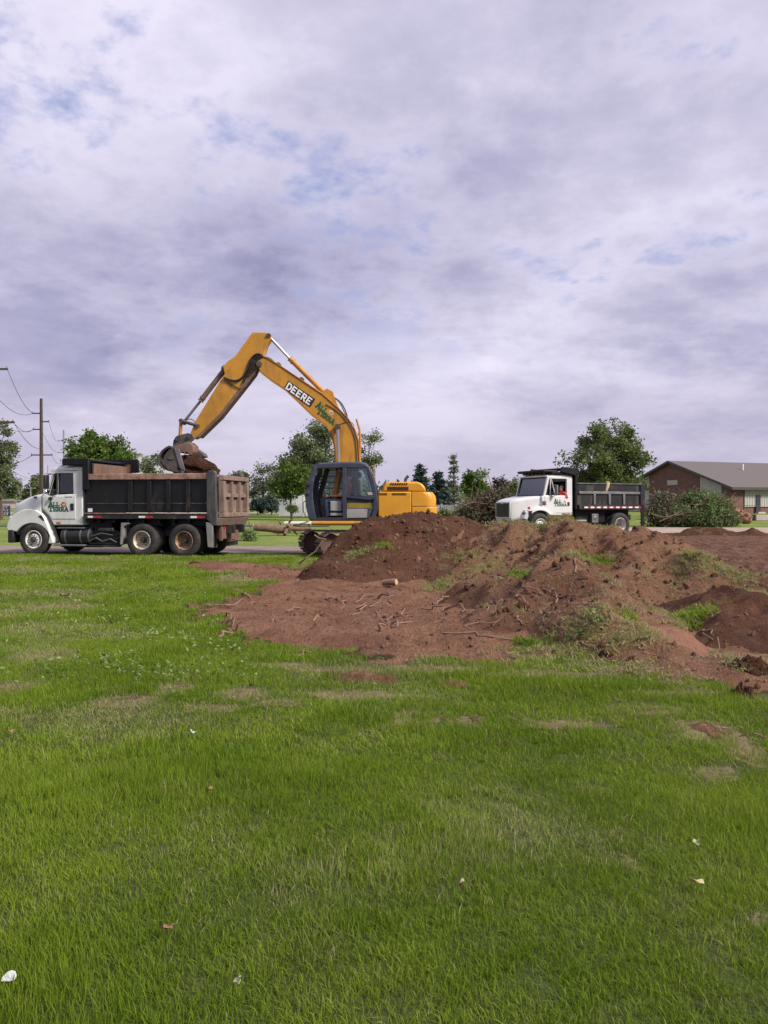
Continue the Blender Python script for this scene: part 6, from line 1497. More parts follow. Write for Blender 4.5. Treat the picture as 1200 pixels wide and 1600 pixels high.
# --- cab
K0 = DN - .01; K1 = K0 + 1.0
cab = empty('cab', (0, 0, 0), 0, parent=EXC)
outl = [(491.5, 727), (488, 735), (482, 748), (478, 760), (476.3, 775), (477.5, 790), (479.5, 800), (483, 812)]
innr = [(494.5, 812), (491, 797), (489, 780), (488.5, 765), (490.5, 750), (495.5, 731)]
fr3 = MB(); fr3.prism(B3(outl + innr, K0), K0, K0 + .09); fr3.prism([(x + .05, z) for x, z in B3(outl + innr, K0)], K1 - .09, K1)
fr3.builds('front_post', 'cab_navy', cab, bevel=.02, ang=30)
ro = MB(); secs = []
for yy, dz in ((K0, -.035), (K0 + .10, .0), (K0 + .5, .03), (K1 - .1, 0.), (K1, -.035)):
    pl = B3([(490.5, 729.5), (494, 725.5), (499, 723.3), (530, 721.8), (562, 721.6), (571, 723.8), (577, 730), (573, 731.3), (535, 731), (498, 731.6)], K0)
    secs.append([(x, yy, z + (dz if 0 < k < 6 else 0)) for k, (x, z) in enumerate(pl)])
ro.loft(secs).build('cab_roof', 'cab_navy', cab, .015, 40)
bp = MB(); bp.prism(B3([(534.8, 731), (540.8, 731), (541.5, 812), (535.2, 812)], K0), K0 - .004, K0 + .09).build('door_post', 'cab_navy', cab, .012)
cp = B3([(571, 731), (577, 730), (581, 740), (587, 760), (590, 775), (591, 795), (588.5, 804), (584, 810), (578, 811), (583, 797), (583.5, 777), (579, 757)], K0)
MB().prism(cp, K0, K0 + .09).prism(cp, K1 - .09, K1).builds('rear_post', 'cab_navy', cab, bevel=.02)
MB().prism(B3([(541, 773.8), (583.5, 774.5), (584, 779), (578, 781.5), (541, 777.5)], K0), K0 - .006, K0 + .05).build('door_rail', 'cab_navy', cab, .01)
MB().prism(B3([(541, 793.8), (583, 793.8), (581, 799), (576, 810), (541, 810)], K0), K0 - .003, K0 + .05).build('door_lower', 'cab_navy', cab, .012)
MB().prism(B3([(541.8, 795), (574, 795.3), (573.5, 809), (541.8, 809.5)], K0), K0 - .016, K0 - .004).build('door_panel', 'grey_panel', cab, .01)
MB().prism(B3([(542, 786), (583, 786), (582.5, 793.6), (542, 793.6)], K0), K0 + .05, K0 + .06).build('lower_window_fill', 'olive_fill', cab)  # olive sheet filling the lower window opening of the door
MB().prism(B3([(542, 778), (583, 781), (583, 785.9), (542, 785.9)], K0), K0 + .05, K0 + .06).build('lower_window_fill', 'cab_inside', cab)
MB().tube([b3(549, 773, K0 - .03), b3(552, 770.5, K0 - .05), b3(562, 770.5, K0 - .05), b3(565, 773, K0 - .03)], .012, 6).build('door_handle', 'cab_navy', cab)
pane(cab, [b3(541.5, 773.5, K0 + .03), b3(582.5, 773.8, K0 + .03), b3(579, 757, K0 + .03), b3(571, 731.5, K0 + .03), b3(541.5, 731.5, K0 + .03)], 'cab_glass', 'door_window')
pane(cab, [b3(569, 732, K0 + .035), b3(574, 732, K0 + .035), b3(583, 770, K0 + .035), b3(574, 770, K0 + .035)], 'screen_glass', 'sliding_window')
MB().prism(B3([(574, 769), (583.5, 769.3), (584, 773.5), (575, 773)], K0), K0 + .012, K0 + .028).build('window_sticker', 'plaque', cab)
# floor, far side, front glass, inside
MB().prism(B3([(481, 809), (586, 808), (586, 813), (485, 814)], K0), K0 + .005, K1 - .005).build('cab_floor', 'cab_inside', cab, .01)
fs = MB(); fs.prism(B3([(492, 776), (590, 776), (588, 810), (496, 811)], K1 - .08), K1 - .07, K1 - .02); fs.prism(B3([(541, 732), (547, 732), (547, 776), (541, 776)], K1 - .08), K1 - .07, K1 - .02)
fs.prism(B3([(509, 730), (516, 730), (503, 776), (495, 776)], K1 - .08), K1 - .08, K1 - .015)
fs.builds('far_wall', 'cab_inside', cab)
gb = MB()
for py in (744, 753.5, 763): gb.tube([b3(500, py, K1 - .04), b3(541, py, K1 - .04)], .012, 6)
gb.builds('guard_bar', 'plastic_black', cab)
pane(cab, [b3(497, 776, K1 - .04), b3(590, 776, K1 - .04), b3(576, 732, K1 - .04), b3(512, 732, K1 - .04)], 'cab_glass', 'far_window')
fw = [b3(488, 735, K0 + .1), b3(478.5, 760, K0 + .1), b3(477.5, 785, K0 + .1)]
MB().loft([[(x, K0 + .1, z) for x, y, z in fw] + [(x + .012, K0 + .1, z) for x, y, z in fw[::-1]], [(x + .03, K1 - .1, z) for x, y, z in fw] + [(x + .042, K1 - .1, z) for x, y, z in fw[::-1]]]).build('windscreen', 'cab_glass', cab)
MB().prism(B3([(486, 727.5), (497, 722), (500, 723.8), (489, 730)], K0), K0 + .1, K1 - .1).build('roof_visor', 'cab_navy', cab)
MB().bx(ez(578, 0)[0], ez(582, 0)[0], K0 + .09, K1 - .09, zb, zb + .75).build('cab_rear_wall', 'cab_inside', cab)
MB().tube([b3(473.5, 785, K0 + .2), b3(474, 799, K0 + .15), b3(478, 807, K0 + .1)], .012, 6).tube([b3(473.5, 785, K0 + .2), b3(477, 783, K0 + .1)], .012, 6).build('grab_handle', 'plastic_black', cab)
for py in (757, 770): MB().lathe([(0, -.05), (.06, -.04), (.075, 0), (.05, .03)], b3(480.5, py, K0 - .03), 12).build('work_lamp', 'plastic_black' if py < 760 else 'cab_navy', cab)
yS = K0 + .28
MB().bx(*[ez(q, 0, yS)[0] for q in (541, 562)], yS, yS + .5, ez(0 + 550, 803)[1], ez(550, 789)[1]).bx(*[ez(q, 0, yS)[0] for q in (557, 565)], yS, yS + .5, ez(550, 789)[1], ez(550, 748)[1]).bx(*[ez(q, 0, yS)[0] for q in (558, 564)], yS + .1, yS + .4, ez(550, 746)[1], ez(550, 737)[1]).build('seat', 'seat_grey', cab, .05)
MB().bx(*[ez(q, 0, yS)[0] for q in (516.5, 535)], K0 + .10, K0 + .26, ez(520, 799)[1], ez(520, 783)[1]).build('console', 'grey_panel', cab, .03)
MB().bx(*[ez(q, 0, yS)[0] for q in (517, 536)], K0 + .10, K0 + .3, ez(520, 806)[1], ez(520, 801.5)[1]).build('console_base', 'grey_panel', cab, .01)
MB().prism(B3([(496, 778), (507, 776), (512, 810), (500, 811)], K0), K1 - .35, K1 - .1).build('right_console', 'seat_grey', cab, .02)
MB().tube([b3(514, 781, K0 + .2), b3(515, 772, K0 + .2), b3(514.5, 768, K0 + .2)], [.014, .014, .024], 8).tube([b3(514, 783, K1 - .25), b3(512, 770, K1 - .25)], [.014, .024], 8).tube([b3(505, 808, yS + .15), b3(499, 790, yS + .1)], .012, 6).tube([b3(508, 808, yS + .35), b3(503, 790, yS + .35)], .012, 6).builds('control_lever', 'plastic_black', cab)
# --- operator
sx, sz = ez(538, 788.5, yS + .25)
j, bn, rd = seated(-.55, (-.48, -.45), .16, ((-.42, .27), (-.40, .27)))
def zfun(c):
    if c.z > .64: return 2
    if c.z < .02 and c.z < -.36: return 3
    if c.x < -.22 and abs(c.y) > .12 and c.z > .205: return 2
    if c.z < .215: return 0
    return 1
op = person('person', j, bn, rd, 'person in jeans and an orange shirt seated at the excavator controls', (['jeans', 'orange_shirt', 'skin', 'boots'], zfun))
rot = Matrix.Rotation(S3.rz, 4, 'Z'); op.location = Vector(EXC.location) + rot @ Vector((sx, yS + .25, sz)); op.rotation_euler = (0, 0, S3.rz); face_bits(op, .16, cap='cap_white')
sx, sz = cx1 - .36, zfl + .40
j, bn, rd = seated(-.46, (-.42, -.40), .0, ((-.18, .44), (-.46, .36)))
j['lelbow'] = (.10, -.30, .33); 
dv = person('person', j, bn, rd, 'person in a red shirt at the wheel of the smaller truck', (['jeans', 'red_shirt', 'skin', 'boots'], lambda c: 2 if c.z > .66 else 3 if c.z < -.3 else 0 if c.z < .18 and not (abs(c.y) > .2 and c.x > -.12) else 2 if (c.x < -.30 and c.z > .25) else 1))
rot = Matrix.Rotation(S2.rz, 4, 'Z'); dv.location = Vector(T2.location) + rot @ Vector((sx, .40, sz)); dv.rotation_euler = (0, 0, S2.rz); face_bits(dv, 0)
# --- undercarriage: its own heading, tracks of single shoes
TU = R(24); uc = empty('undercarriage', (.36, .02, 0), TU, parent=EXC)
MB().lathe([(.62, .78), (.62, 1.02), (.55, 1.06), (0, 1.06)], (0, 0, 0), 30, 'z').build('slew_ring', 'track_steel', uc)
MB().bx(-.8, .8, -.75, .75, .38, .78).build('car_body', 'track_steel', uc, .04)
TL, TRh = 3.5, .40
def shoe_mesh():
    return MB().bx(-.088, .088, -.3, .3, 0, .028).bx(-.08, -.062, -.3, .3, .028, .06).bx(.05, .066, -.3, .3, .028, .05)
first = None
for yy in (-.98, .98):
    tr = empty('track', (0, yy, 0), 0, parent=uc)
    MB().bx(-1.45, 1.45, -.16, .16, .26, .58).build('track_frame', 'track_steel', tr, .04)
    for x in (-TL / 2 + .05, TL / 2 - .05): MB().lathe([(0, -.10), (.30, -.09), (.34, -.05), (.34, .05), (.30, .09), (0, .10)], (x, 0, TRh), 20).build('idler', 'track_steel', tr)
    for k in range(7): MB().lathe([(0, -.2), (.11, -.19), (.11, .19), (0, .2)], (-1.2 + k * .4, 0, .19), 10).build('roller', 'track_steel', tr)
    per = 2 * (TL - .1) + 2 * PI * (TRh - .06); n = 44; hl = TL / 2 - .05
    for k in range(n):
        s_ = per * k / n; r0 = TRh - .06
        if s_ < 2 * hl: px, pz, an = -hl + s_, TRh + r0 - .035 * math.sin(PI * s_ / (2 * hl)), 0
        elif s_ < 2 * hl + PI * r0: a = (s_ - 2 * hl) / r0; px, pz, an = hl + r0 * math.sin(a), TRh + r0 * math.cos(a), a
        elif s_ < 4 * hl + PI * r0: px, pz, an = hl - (s_ - 2 * hl - PI * r0), TRh - r0, PI
        else: a = (s_ - 4 * hl - PI * r0) / r0; px, pz, an = -hl - r0 * math.sin(a), TRh - r0 * math.cos(a), PI + a
        if first is None: first = o = shoe_mesh().build('track_shoe', 'track_steel', tr)
        else: o = first.copy(); COL.objects.link(o); o.parent = tr
        o.location = (px, 0, pz); o.rotation_euler = (0, an, 0)

# ================================================================== TREES
def leaves_np(centers, n_per, sig, size, rr, flat=.0, squash=1.0):
    c = np.repeat(centers, n_per, 0); N = len(c)
    c = c + rr.normal(0, 1, (N, 3)) * sig * np.array([1, 1, squash]); s_ = size * rr.uniform(.55, 1.35, N)
    u = rr.normal(0, 1, (N, 3)); u[:, 2] *= (1 - flat); u /= np.linalg.norm(u, axis=1)[:, None] + 1e-9
    t = rr.normal(0, 1, (N, 3)); v = np.cross(u, t); v /= np.linalg.norm(v, axis=1)[:, None] + 1e-9
    u = u * s_[:, None]; v = v * (s_ * .62)[:, None]
    V = np.stack([c - u, c - u * .15 + v, c + u, c - u * .15 - v], 1).reshape(-1, 3)
    return V, np.arange(4 * N).reshape(-1, 4)
def tree(name, label, px, D, blobs, ncl, nper, leaf, m, sig=.32, trunk=.14, limbs=14, seed=1, gaps=.35, group=None, trunk_px=None, bark='bark', cat='tree', trunk_top=None):
    """blobs: (px, py, rx_px, ry_px) crown masses in photo pixels at depth D"""
    rr = np.random.default_rng(seed); base = G(trunk_px if trunk_px is not None else px, D); sc_ = D / F
    root = empty(name, tuple(base), 0, label, cat, group); C = []
    wts = np.array([b[2] * b[3] for b in blobs], float); wts /= wts.sum()
    off = rr.uniform(0, 100, 3)
    subs = []
    ns = max(10, int(ncl / 9))
    while len(subs) < ns:                                  # boughs: clumps of foliage spread through the crown, biased outwards
        b = blobs[rr.choice(len(blobs), p=wts)]; d = rr.normal(0, 1, 3); d /= np.linalg.norm(d); q = rr.uniform(.12, 1) ** .5
        lob = .78 + .44 * float(fbm(np.array([d[0] * 2.2 + off[0]]), np.array([d[2] * 2.2 + d[1] * 1.3 + off[1]]), 3, seed)[0])
        p = P(b[0], b[1], D); subs.append((p.x + d[0] * q * lob * b[2] * sc_, p.y + d[1] * q * lob * b[2] * sc_ * .9, p.z + d[2] * q * lob * b[3] * sc_, rr.uniform(.6, 1.35) * (.10 + .55 * gaps * .0) + 0, min(b[2], b[3]) * sc_))
    while len(C) < ncl:
        s0 = subs[rr.integers(ns)]; r_ = s0[4] * (.30 - .12 * gaps) * (s0[3] / .10)
        w_ = Vector((s0[0] + rr.normal(0, r_), s0[1] + rr.normal(0, r_), s0[2] + rr.normal(0, r_ * .7))) - base
        C.append(tuple(w_))
    C = np.array(C); V, Fc = leaves_np(C, int(nper * 1.25), sig * .72, leaf * .85, rr, .25)
    mesh_np('crown', V, Fc, m, root)
    ctr = P(sum(b[0] * w for b, w in zip(blobs, wts)), sum(b[1] * w for b, w in zip(blobs, wts)), D) - base
    zlow = max(.4, float(np.percentile(C[:, 2], 4))); tp = Vector((ctr.x * .8, ctr.y * .8, max(ctr.z * 1.05, zlow + .5)))
    mid = Vector((tp.x * .35 + rr.normal(0, .06), tp.y * .3, zlow * .6))
    mb = MB().tube([(0, 0, -.1), (0, 0, .15), tuple(mid), tuple(mid.lerp(tp, .5) + Vector((rr.normal(0, .12), rr.normal(0, .1), 0))), tuple(tp)], [trunk * 1.4, trunk * 1.1, trunk * .9, trunk * .6, trunk * .22], 8)
    tr_ = mb.build('trunk', bark, root)
    lb = MB(); order = rr.permutation(len(C))[:limbs]
    for i in order:
        c = Vector(C[i]); t = rr.uniform(.25, .85); s_ = mid.lerp(tp, t) if c.z > mid.z else mid.copy(); s_.z = min(s_.z, c.z - .1) if c.z - .1 > mid.z else mid.z
        m1 = s_.lerp(c, .5) + Vector(rr.normal(0, .12, 3)) + Vector((0, 0, -.05)); r = trunk * (.42 - .2 * t)
        lb.tube([tuple(s_), tuple(m1), tuple(c)], [r, r * .6, r * .2], 5)
    setp(lb.build('limbs', bark, tr_), kind='stuff')
    return root
GT = 'trees around the lawns'
tree('tree', 'tall narrow grey green tree cut off by the left picture edge', 4, 60, [(2, 715, 26, 52), (-8, 690, 20, 34), (12, 760, 17, 22), (4, 672, 15, 18)], 200, 30, .11, 'leaf_grey', .23, .13, 26, 3, .46, GT, trunk_px=2)
tree('tree', 'small hazy tree beside the far utility poles', 50, 120, [(50, 768, 14, 18), (38, 780, 12, 10), (55, 757, 8, 9)], 80, 26, .22, 'leaf_grey', .5, .15, 8, 4, .3, GT)
tree('tree', 'dense round maple behind the cab of the loaded truck', 155, 50, [(155, 720, 43, 40), (130, 722, 22, 27), (180, 726, 22, 25), (152, 688, 20, 14)], 420, 46, .105, 'leaf_maple', .24, .17, 20, 5, .18, GT)
tree('tree', 'pale silvery small tree behind the excavator bucket', 240, 58, [(238, 728, 17, 18), (250, 722, 10, 16), (228, 735, 9, 9)], 90, 26, .10, 'leaf_pale', .2, .07, 12, 6, .38, GT)
tree('tree', 'dark upright tree just right of the loaded truck tailgate', 372, 74, [(372, 762, 14, 32), (362, 775, 12, 18), (378, 742, 10, 13)], 150, 34, .15, 'leaf_dark', .3, .13, 10, 7, .25, GT)
tree('tree', 'open airy tree with visible branches behind the maple', 412, 80, [(410, 750, 20, 28), (428, 745, 13, 22), (400, 765, 12, 18), (405, 728, 12, 10)], 110, 20, .14, 'leaf_pale', .36, .16, 34, 8, .45, GT)
tree('tree', 'neat dark green lollipop maple on a thin trunk', 454, 60, [(450, 752, 26, 23), (464, 752, 20, 20), (440, 758, 16, 14), (452, 738, 18, 12)], 260, 40, .11, 'leaf_maple', .24, .10, 14, 9, .18, GT, trunk_px=456)
tree('tree', 'large leafy tree behind the boom', 505, 66, [(498, 712, 36, 46), (478, 722, 26, 30), (508, 680, 22, 24), (515, 740, 30, 36), (540, 755, 24, 36)], 470, 36, .125, 'leaf_grey', .32, .2, 30, 10, .15, GT)
tree('tree', 'thin open tree right of the upright boom', 574, 64, [(578, 700, 20, 28), (570, 676, 14, 16), (584, 725, 14, 20), (568, 735, 12, 24)], 105, 24, .10, 'leaf_grey', .24, .12, 30, 11, .46, GT)
tree('tree', 'young rounded green tree between the spruces and the brush', 740, 56, [(740, 757, 16, 22), (732, 770, 14, 15), (748, 768, 13, 16), (738, 740, 9, 10)], 170, 34, .10, 'leaf_maple', .2, .08, 12, 12, .28, GT)
tree('tree', 'low green tree seen past the smaller truck windscreen', 806, 60, [(806, 770, 16, 14), (822, 768, 14, 16), (795, 775, 10, 10)], 120, 30, .12, 'leaf_dark', .25, .1, 8, 13, .25, GT)
tree('tree', 'broad spreading tree above the empty truck bed', 938, 62, [(940, 712, 58, 42), (905, 730, 40, 34), (978, 725, 36, 40), (960, 688, 38, 26), (925, 690, 26, 22), (935, 755, 60, 26)], 560, 40, .12, 'leaf_dark', .27, .24, 40, 14, .42, GT)
tree('tree', 'low dark mass of tree behind the truck body and brush', 912, 66, [(910, 765, 22, 14), (990, 758, 24, 16)], 90, 36, .15, 'leaf_dark', .3, .12, 8, 15, .2, GT)
def shrub(label, px, py, D, rx, ry, m, n=70, nper=34, leaf=.08, seed=1):
    tree('shrub', label, px, D, [(px, py, rx, ry)], n, nper, leaf, m, .16, .04, 8, seed, .15, None, None, 'bark', 'shrub')
shrub('small clipped dark shrub at the foot of the lollipop maple', 457, 793.5, 59, 8, 6.5, 'leaf_dark', 50, 30, .06, 21)
shrub('wide dark evergreen shrub at the left of the pair by the far lawn', 402, 789, 76, 13, 9, 'leaf_spruce', 80, 34, .11, 22)
shrub('rounder dark evergreen shrub at the right of the pair by the far lawn', 424, 787, 75, 12, 11, 'leaf_spruce', 80, 34, .11, 23)
shrub('low weedy green shrub behind the counterweight', 700, 806, 42, 14, 6, 'leaf_brush', 60, 26, .07, 24)
shrub('light green weeds at the edge of the dusty road', 388, 838, 33, 9, 5, 'leaf_brush', 40, 22, .05, 25)

def spruce(label, px, top, basepy, D, halfpx, m, seed, dens=1.0, open_=False):
    rr = np.random.default_rng(seed); base = G(px, D); sc_ = D / F; z1 = P(px, top, D).z - base.z; root = empty('conifer_tree', tuple(base), 0, label, 'tree', GT)
    MB().tube([(0, 0, -.1), (0, 0, z1 * .5), (0, 0, z1)], [.13, .08, .015], 7).build('trunk', 'bark', root)
    pts, br = [], MB(); z = .35 if not open_ else z1 * .22
    while z < z1 - .05:
        t = z / z1; rmax = halfpx * sc_ * (1 - t) ** (.62 if not open_ else .7) + .05; n = int((7 + 8 * (1 - t)) * dens)
        for k in range(n):
            a = rr.uniform(0, 6.28); r = rmax * rr.uniform(.55, 1.12); tip = Vector((r * math.cos(a), r * math.sin(a), z - r * (.22 if not open_ else .05) + rr.normal(0, .05)))
            br.tube([(0, 0, z), tuple(tip)], [.018, .006], 4, False)
            for q in np.linspace(.25, 1, max(3, int(r / (.13 if not open_ else .25)))): p = Vector((0, 0, z)).lerp(tip, q); pts.append((p.x, p.y, p.z - .03))
        z += rr.uniform(.16, .24) if not open_ else rr.uniform(.28, .4)
    V, Fc = leaves_np(np.array(pts), 9 if not open_ else 6, .085 if not open_ else .13, .085, rr, .6, .6)
    mesh_np('crown', V, Fc, m, root); setp(br.build('branches', 'bark', root), kind='stuff')
spruce('dense dark spruce directly behind the engine hood', 656, 722, 0, 52, 26, 'leaf_spruce', 31)
spruce('blue green spruce beside the counterweight', 686, 733, 0, 47, 27, 'leaf_spruce', 32, 1.1)
spruce('tall thin open larch above the spruces', 709, 711, 0, 58, 17, 'leaf_pale', 33, .8, True)

# ------------------------------------------------------------------ brush piles
def brush(name, label, D, blobs, ncl, nper, leaf, m, sticks, seed, m2=None, b2=None, bark='bark'):
    rr = np.random.default_rng(seed); b = blobs[0]; base = G(b[0], D); sc_ = D / F; root = empty(name, tuple(base), 0, label, 'brush pile')
    def pts(bl, n):
        o = []; w_ = np.array([q[2] * q[3] for q in bl], float); w_ /= w_.sum()
        while len(o) < n:
            q = bl[rr.choice(len(bl), p=w_)]; d = rr.normal(0, 1, 3); d /= np.linalg.norm(d); k = rr.uniform(.2, 1) ** .5; p = P(q[0], q[1], D)
            v = Vector((p.x + d[0] * k * q[2] * sc_, p.y + d[1] * k * q[2] * sc_ * .6, p.z + d[2] * k * q[3] * sc_)) - base
            if v.z > .03: o.append(tuple(v))
        return np.array(o)
    C = pts(blobs, ncl); V, Fc = leaves_np(C, nper, .17, leaf, rr, .2); mesh_np('foliage', V, Fc, m, root)
    if b2: C2 = pts(b2, int(ncl * .8)); V, Fc = leaves_np(C2, nper, .17, leaf, rr, .2); mesh_np('foliage', V, Fc, m2, root); C = np.concatenate([C, C2])
    mb = MB()
    for i in range(sticks):
        c = Vector(C[rr.integers(len(C))]); d = Vector((rr.normal(0, .8), rr.normal(0, .4), rr.normal(.25, .4))); l = rr.uniform(.5, 1.6); e = c + d.normalized() * l
        e.z = max(e.z, .02); r = rr.uniform(.008, .03); mm = c.lerp(e, .5) + Vector(rr.normal(0, .1, 3)); mb.tube([tuple(c), tuple(mm), tuple(e)], [r, r * .8, r * .35], 5, False)
    setp(mb.build('branches', bark, root), kind='stuff')
    return root
br = brush('brush_pile', 'big heap of cut leafy branches behind the empty truck bed', 43, [(1095, 783, 34, 13), (1112, 792, 30, 14), (1080, 806, 62, 18), (1132, 810, 20, 12)], 300, 40, .07, 'leaf_brush', 220, 41, 'leaf_brush_grey',
           [(1030, 802, 24, 20), (1060, 812, 44, 12), (1034, 783, 14, 12), (1110, 814, 36, 9)], 'root_wood')
mb = MB(); rr = np.random.default_rng(5)
for a in (((1018, 803), (1035, 808), (1052, 805), (1068, 794)), ((1055, 806), (1075, 800), (1100, 802)), ((1030, 815), (1050, 806), (1066, 799))):
    mb.tube([tuple(P(px, py, 41.9) - br.location) for px, py in a], [.026, .022, .018, .012][:len(a)], 6)
mb.builds('bare_limb', 'root_wood', br)
brush('brush_pile', 'brown uprooted branches piled in front of the smaller truck', 38, [(768, 800, 34, 16), (778, 785, 24, 18), (745, 806, 30, 10)], 190, 22, .075, 'leaf_brown', 150, 42, 'leaf_brush_grey', [(740, 800, 26, 12), (780, 790, 18, 14)], 'root_dark')
tree('tree', 'brownish bare topped sapling standing in the brush before the smaller truck', 775, 40, [(775, 775, 16, 20), (785, 765, 10, 14), (762, 785, 14, 14), (778, 752, 6, 8)], 90, 16, .085, 'leaf_brown', .2, .05, 26, 43, .42, None, bark='root_dark')
tree('tree', 'brownish shrubby tree right of the young green tree', 752, 44, [(750, 785, 16, 14), (738, 792, 14, 10)], 90, 22, .085, 'leaf_brown', .2, .05, 18, 44, .3, None, bark='root_dark')

# ------------------------------------------------------------------ logs and stumps
def on(px, py, D): p = P(px, py, D); return p
lgD = 37.5; base = G(430, lgD); lg = empty('felled_log', tuple(base), 0, 'felled tree trunk with a pale sawn end lying by the road', 'log')
def rel(px, py, dd=0.): return tuple(P(px, py, lgD + dd) - base)
MB().tube([rel(397, 823.5), rel(415, 824.5), rel(436, 826.5, .1), rel(450, 827, .2)], [.185, .2, .22, .20], 14).build('trunk', 'bark_brown', lg)
MB().tube([rel(396.2, 823.5), rel(397.2, 823.5)], [.175, .178], 14).build('sawn_end', 'wood_cut', lg)
mb = MB(); rr = np.random.default_rng(8)
for a, r in ((((445, 826), (458, 822), (470, 819), (484, 814)), .10), (((440, 822), (437, 816), (434, 812)), .05), (((448, 828), (446, 833), (444, 836)), .13), (((455, 826), (470, 827), (486, 826)), .13), (((450, 823), (452, 816), (456, 812)), .07), (((458, 828), (462, 833), (465, 836)), .05), (((436, 828), (436, 833), (435, 836)), .10), (((465, 822), (472, 818), (480, 820)), .05)):
    mb.tube([rel(px, py, rr.uniform(-.2, .3)) for px, py in a], [r * (1 - .25 * k) for k in range(len(a))], 8)
mb.builds('root_limb', 'bark_brown', lg)
p = G(468, 39.5); wp = empty('white_plank', tuple(p), 0, 'long white panel lying on the grass behind the felled log', 'panel')
MB().bx(-.78, .75, -.35, .35, .50, .62).build('panel', 'vinyl_white', wp, .03); MB().bx(-.6, -.5, -.3, .3, 0, .5).bx(.4, .5, -.3, .3, 0, .5).build('support', 'bark_brown', wp)
stD = 47.; base = G(1162, stD); st = empty('tree_stump', tuple(base), 0, 'uprooted reddish stump with torn roots beside the leafy brush heap', 'stump')
def rel2(px, py, dd=0.): return tuple(P(px, py, stD + dd) - base)
MB().tube([rel2(1148, 802, .3), rel2(1158, 807), rel2(1168, 811), rel2(1172, 812)], [.38, .40, .34, .26], 12).build('trunk', 'red_root', st, 0)
mb = MB()
for a in (((1150, 800), (1156, 797), (1163, 800)), ((1155, 803), (1163, 798), (1168, 803)), ((1158, 805), (1166, 801), (1171, 806)), ((1150, 806), (1146, 812), (1148, 816)), ((1152, 799), (1154, 795.5), (1160, 796))):
    mb.tube([rel2(px, py, rr.uniform(-.45, -.15)) for px, py in a], [.10, .07, .03], 7)
mb.builds('torn_root', 'red_root', st)
MB().tube([rel2(1170, 811.5, -.05), rel2(1172.6, 813, -.1)], [.33, .28], 12).build('dark_end', 'bark', st)

# ================================================================== BUILDINGS
# brick hall with gable end
Cn = P(1142, 790, 71); zg = float(gz(Cn.x, 71)); zg = .81
BR = empty('brick_building', (Cn.x, 71, zg), R(20), 'low brick and siding building with a wide grey gable roof', 'building')
Wd, Ln, he, hr_ = 16., 34., 2.49, 5.2
# local: x along the long side (to the right), y into depth
def gy(py_top): return py_top
ybr = [0, 1.6, 6.1, 13.6, 16]                           # brick / siding bays on the gable end
def rz_(y): return he + (hr_ - he) * (1 - abs(y - Wd / 2) / (Wd / 2))
def bay(y0, y1, name, m, x=0., th=.2):
    ys = [y0] + ([Wd / 2] if y0 < Wd / 2 < y1 else []) + [y1]
    pl = [(y0, 0), (y1, 0)] + [(y, rz_(y) - .02) for y in ys[::-1]]
    return MB().prismx(pl, x, x + th).build(name, m, BR)
wall = bay(0.2, 1.15, 'brick_wall', 'brick'); bay(4.0, 11.4, 'brick_wall', 'brick')
bay(1.15, 4.0, 'siding_wall', 'siding', .05); bay(11.4, 16, 'siding_wall', 'siding', .05)
rb = MB()
for k in range(9): y = 1.25 + k * .3; rb.prismx([(y, .02), (y + .04, .02), (y + .04, rz_(y) - .1), (y, rz_(y) - .1)], .02, .05)
setp(rb.build('siding_ribs', 'siding', BR), kind='stuff')
MB().bx(.3, Ln, .15, .35, 0, he).build('front_wall', 'brick', BR)
MB().bx(0, 1.55, 0, .2, 0, he).build('brick_pier', 'brick', BR); MB().bx(1.5, 1.62, -.05, .16, 0, he).build('downpipe', 'fascia', BR)
MB().bx(1.62, Ln, .06, .15, .65, he - .1).build('siding_wall', 'siding', BR)
rb = MB()
for k in range(60): x = 1.7 + k * .3; rb.bx(x, x + .05, .03, .06, .66, he - .12)
setp(rb.build('siding_ribs', 'siding', BR), kind='stuff')
dd_ = MB().bx(3.0, 3.55, -.02, .10, .2, 1.75).build('narrow_door', 'door_navy', BR); MB().bx(2.9, 3.75, -.4, .0, 0, .18).build('door_step', 'plaque', BR)
MB().bx(-.06, -.005, 7.0, 8.5, 2.85, 3.35).build('plaque', 'plaque', BR, .01)
ov = .5
for s_, nm in ((0, 'near'), (1, 'far')):
    y0, y1 = (-ov, Wd / 2) if s_ == 0 else (Wd + ov, Wd / 2); sl_ = (hr_ - he) / (Wd / 2); z0 = he - ov * sl_
    MB().add([(-.4, y0, z0), (Ln, y0, z0), (Ln, y1, hr_), (-.4, y1, hr_), (-.4, y0, z0 + .14), (Ln, y0, z0 + .14), (Ln, y1, hr_ + .14), (-.4, y1, hr_ + .14)], [(0, 3, 2, 1), (4, 5, 6, 7), (0, 1, 5, 4), (1, 2, 6, 5), (2, 3, 7, 6), (3, 0, 4, 7)]).build('roof', 'roof_shingle', BR)
    MB().add([(-.46, y0, z0 - .08), (-.405, y0, z0 - .08), (-.405, y1, hr_ - .08), (-.46, y1, hr_ - .08), (-.46, y0, z0 + .16), (-.405, y0, z0 + .16), (-.405, y1, hr_ + .16), (-.46, y1, hr_ + .16)], [(0, 3, 2, 1), (4, 5, 6, 7), (0, 1, 5, 4), (1, 2, 6, 5), (2, 3, 7, 6), (3, 0, 4, 7)]).build('rake_board', 'fascia', BR)
MB().bx(-.4, Ln, -ov - .06, -ov - .005, he - ov * sl_ - .1, he - ov * sl_ + .15).build('gutter', 'fascia', BR)
a = 6.6; yv = 5.2; MB().tube([(a, yv, rz_(yv)), (a, yv, rz_(yv) + .75)], .09, 8).build('vent_pipe', 'house_white', BR)
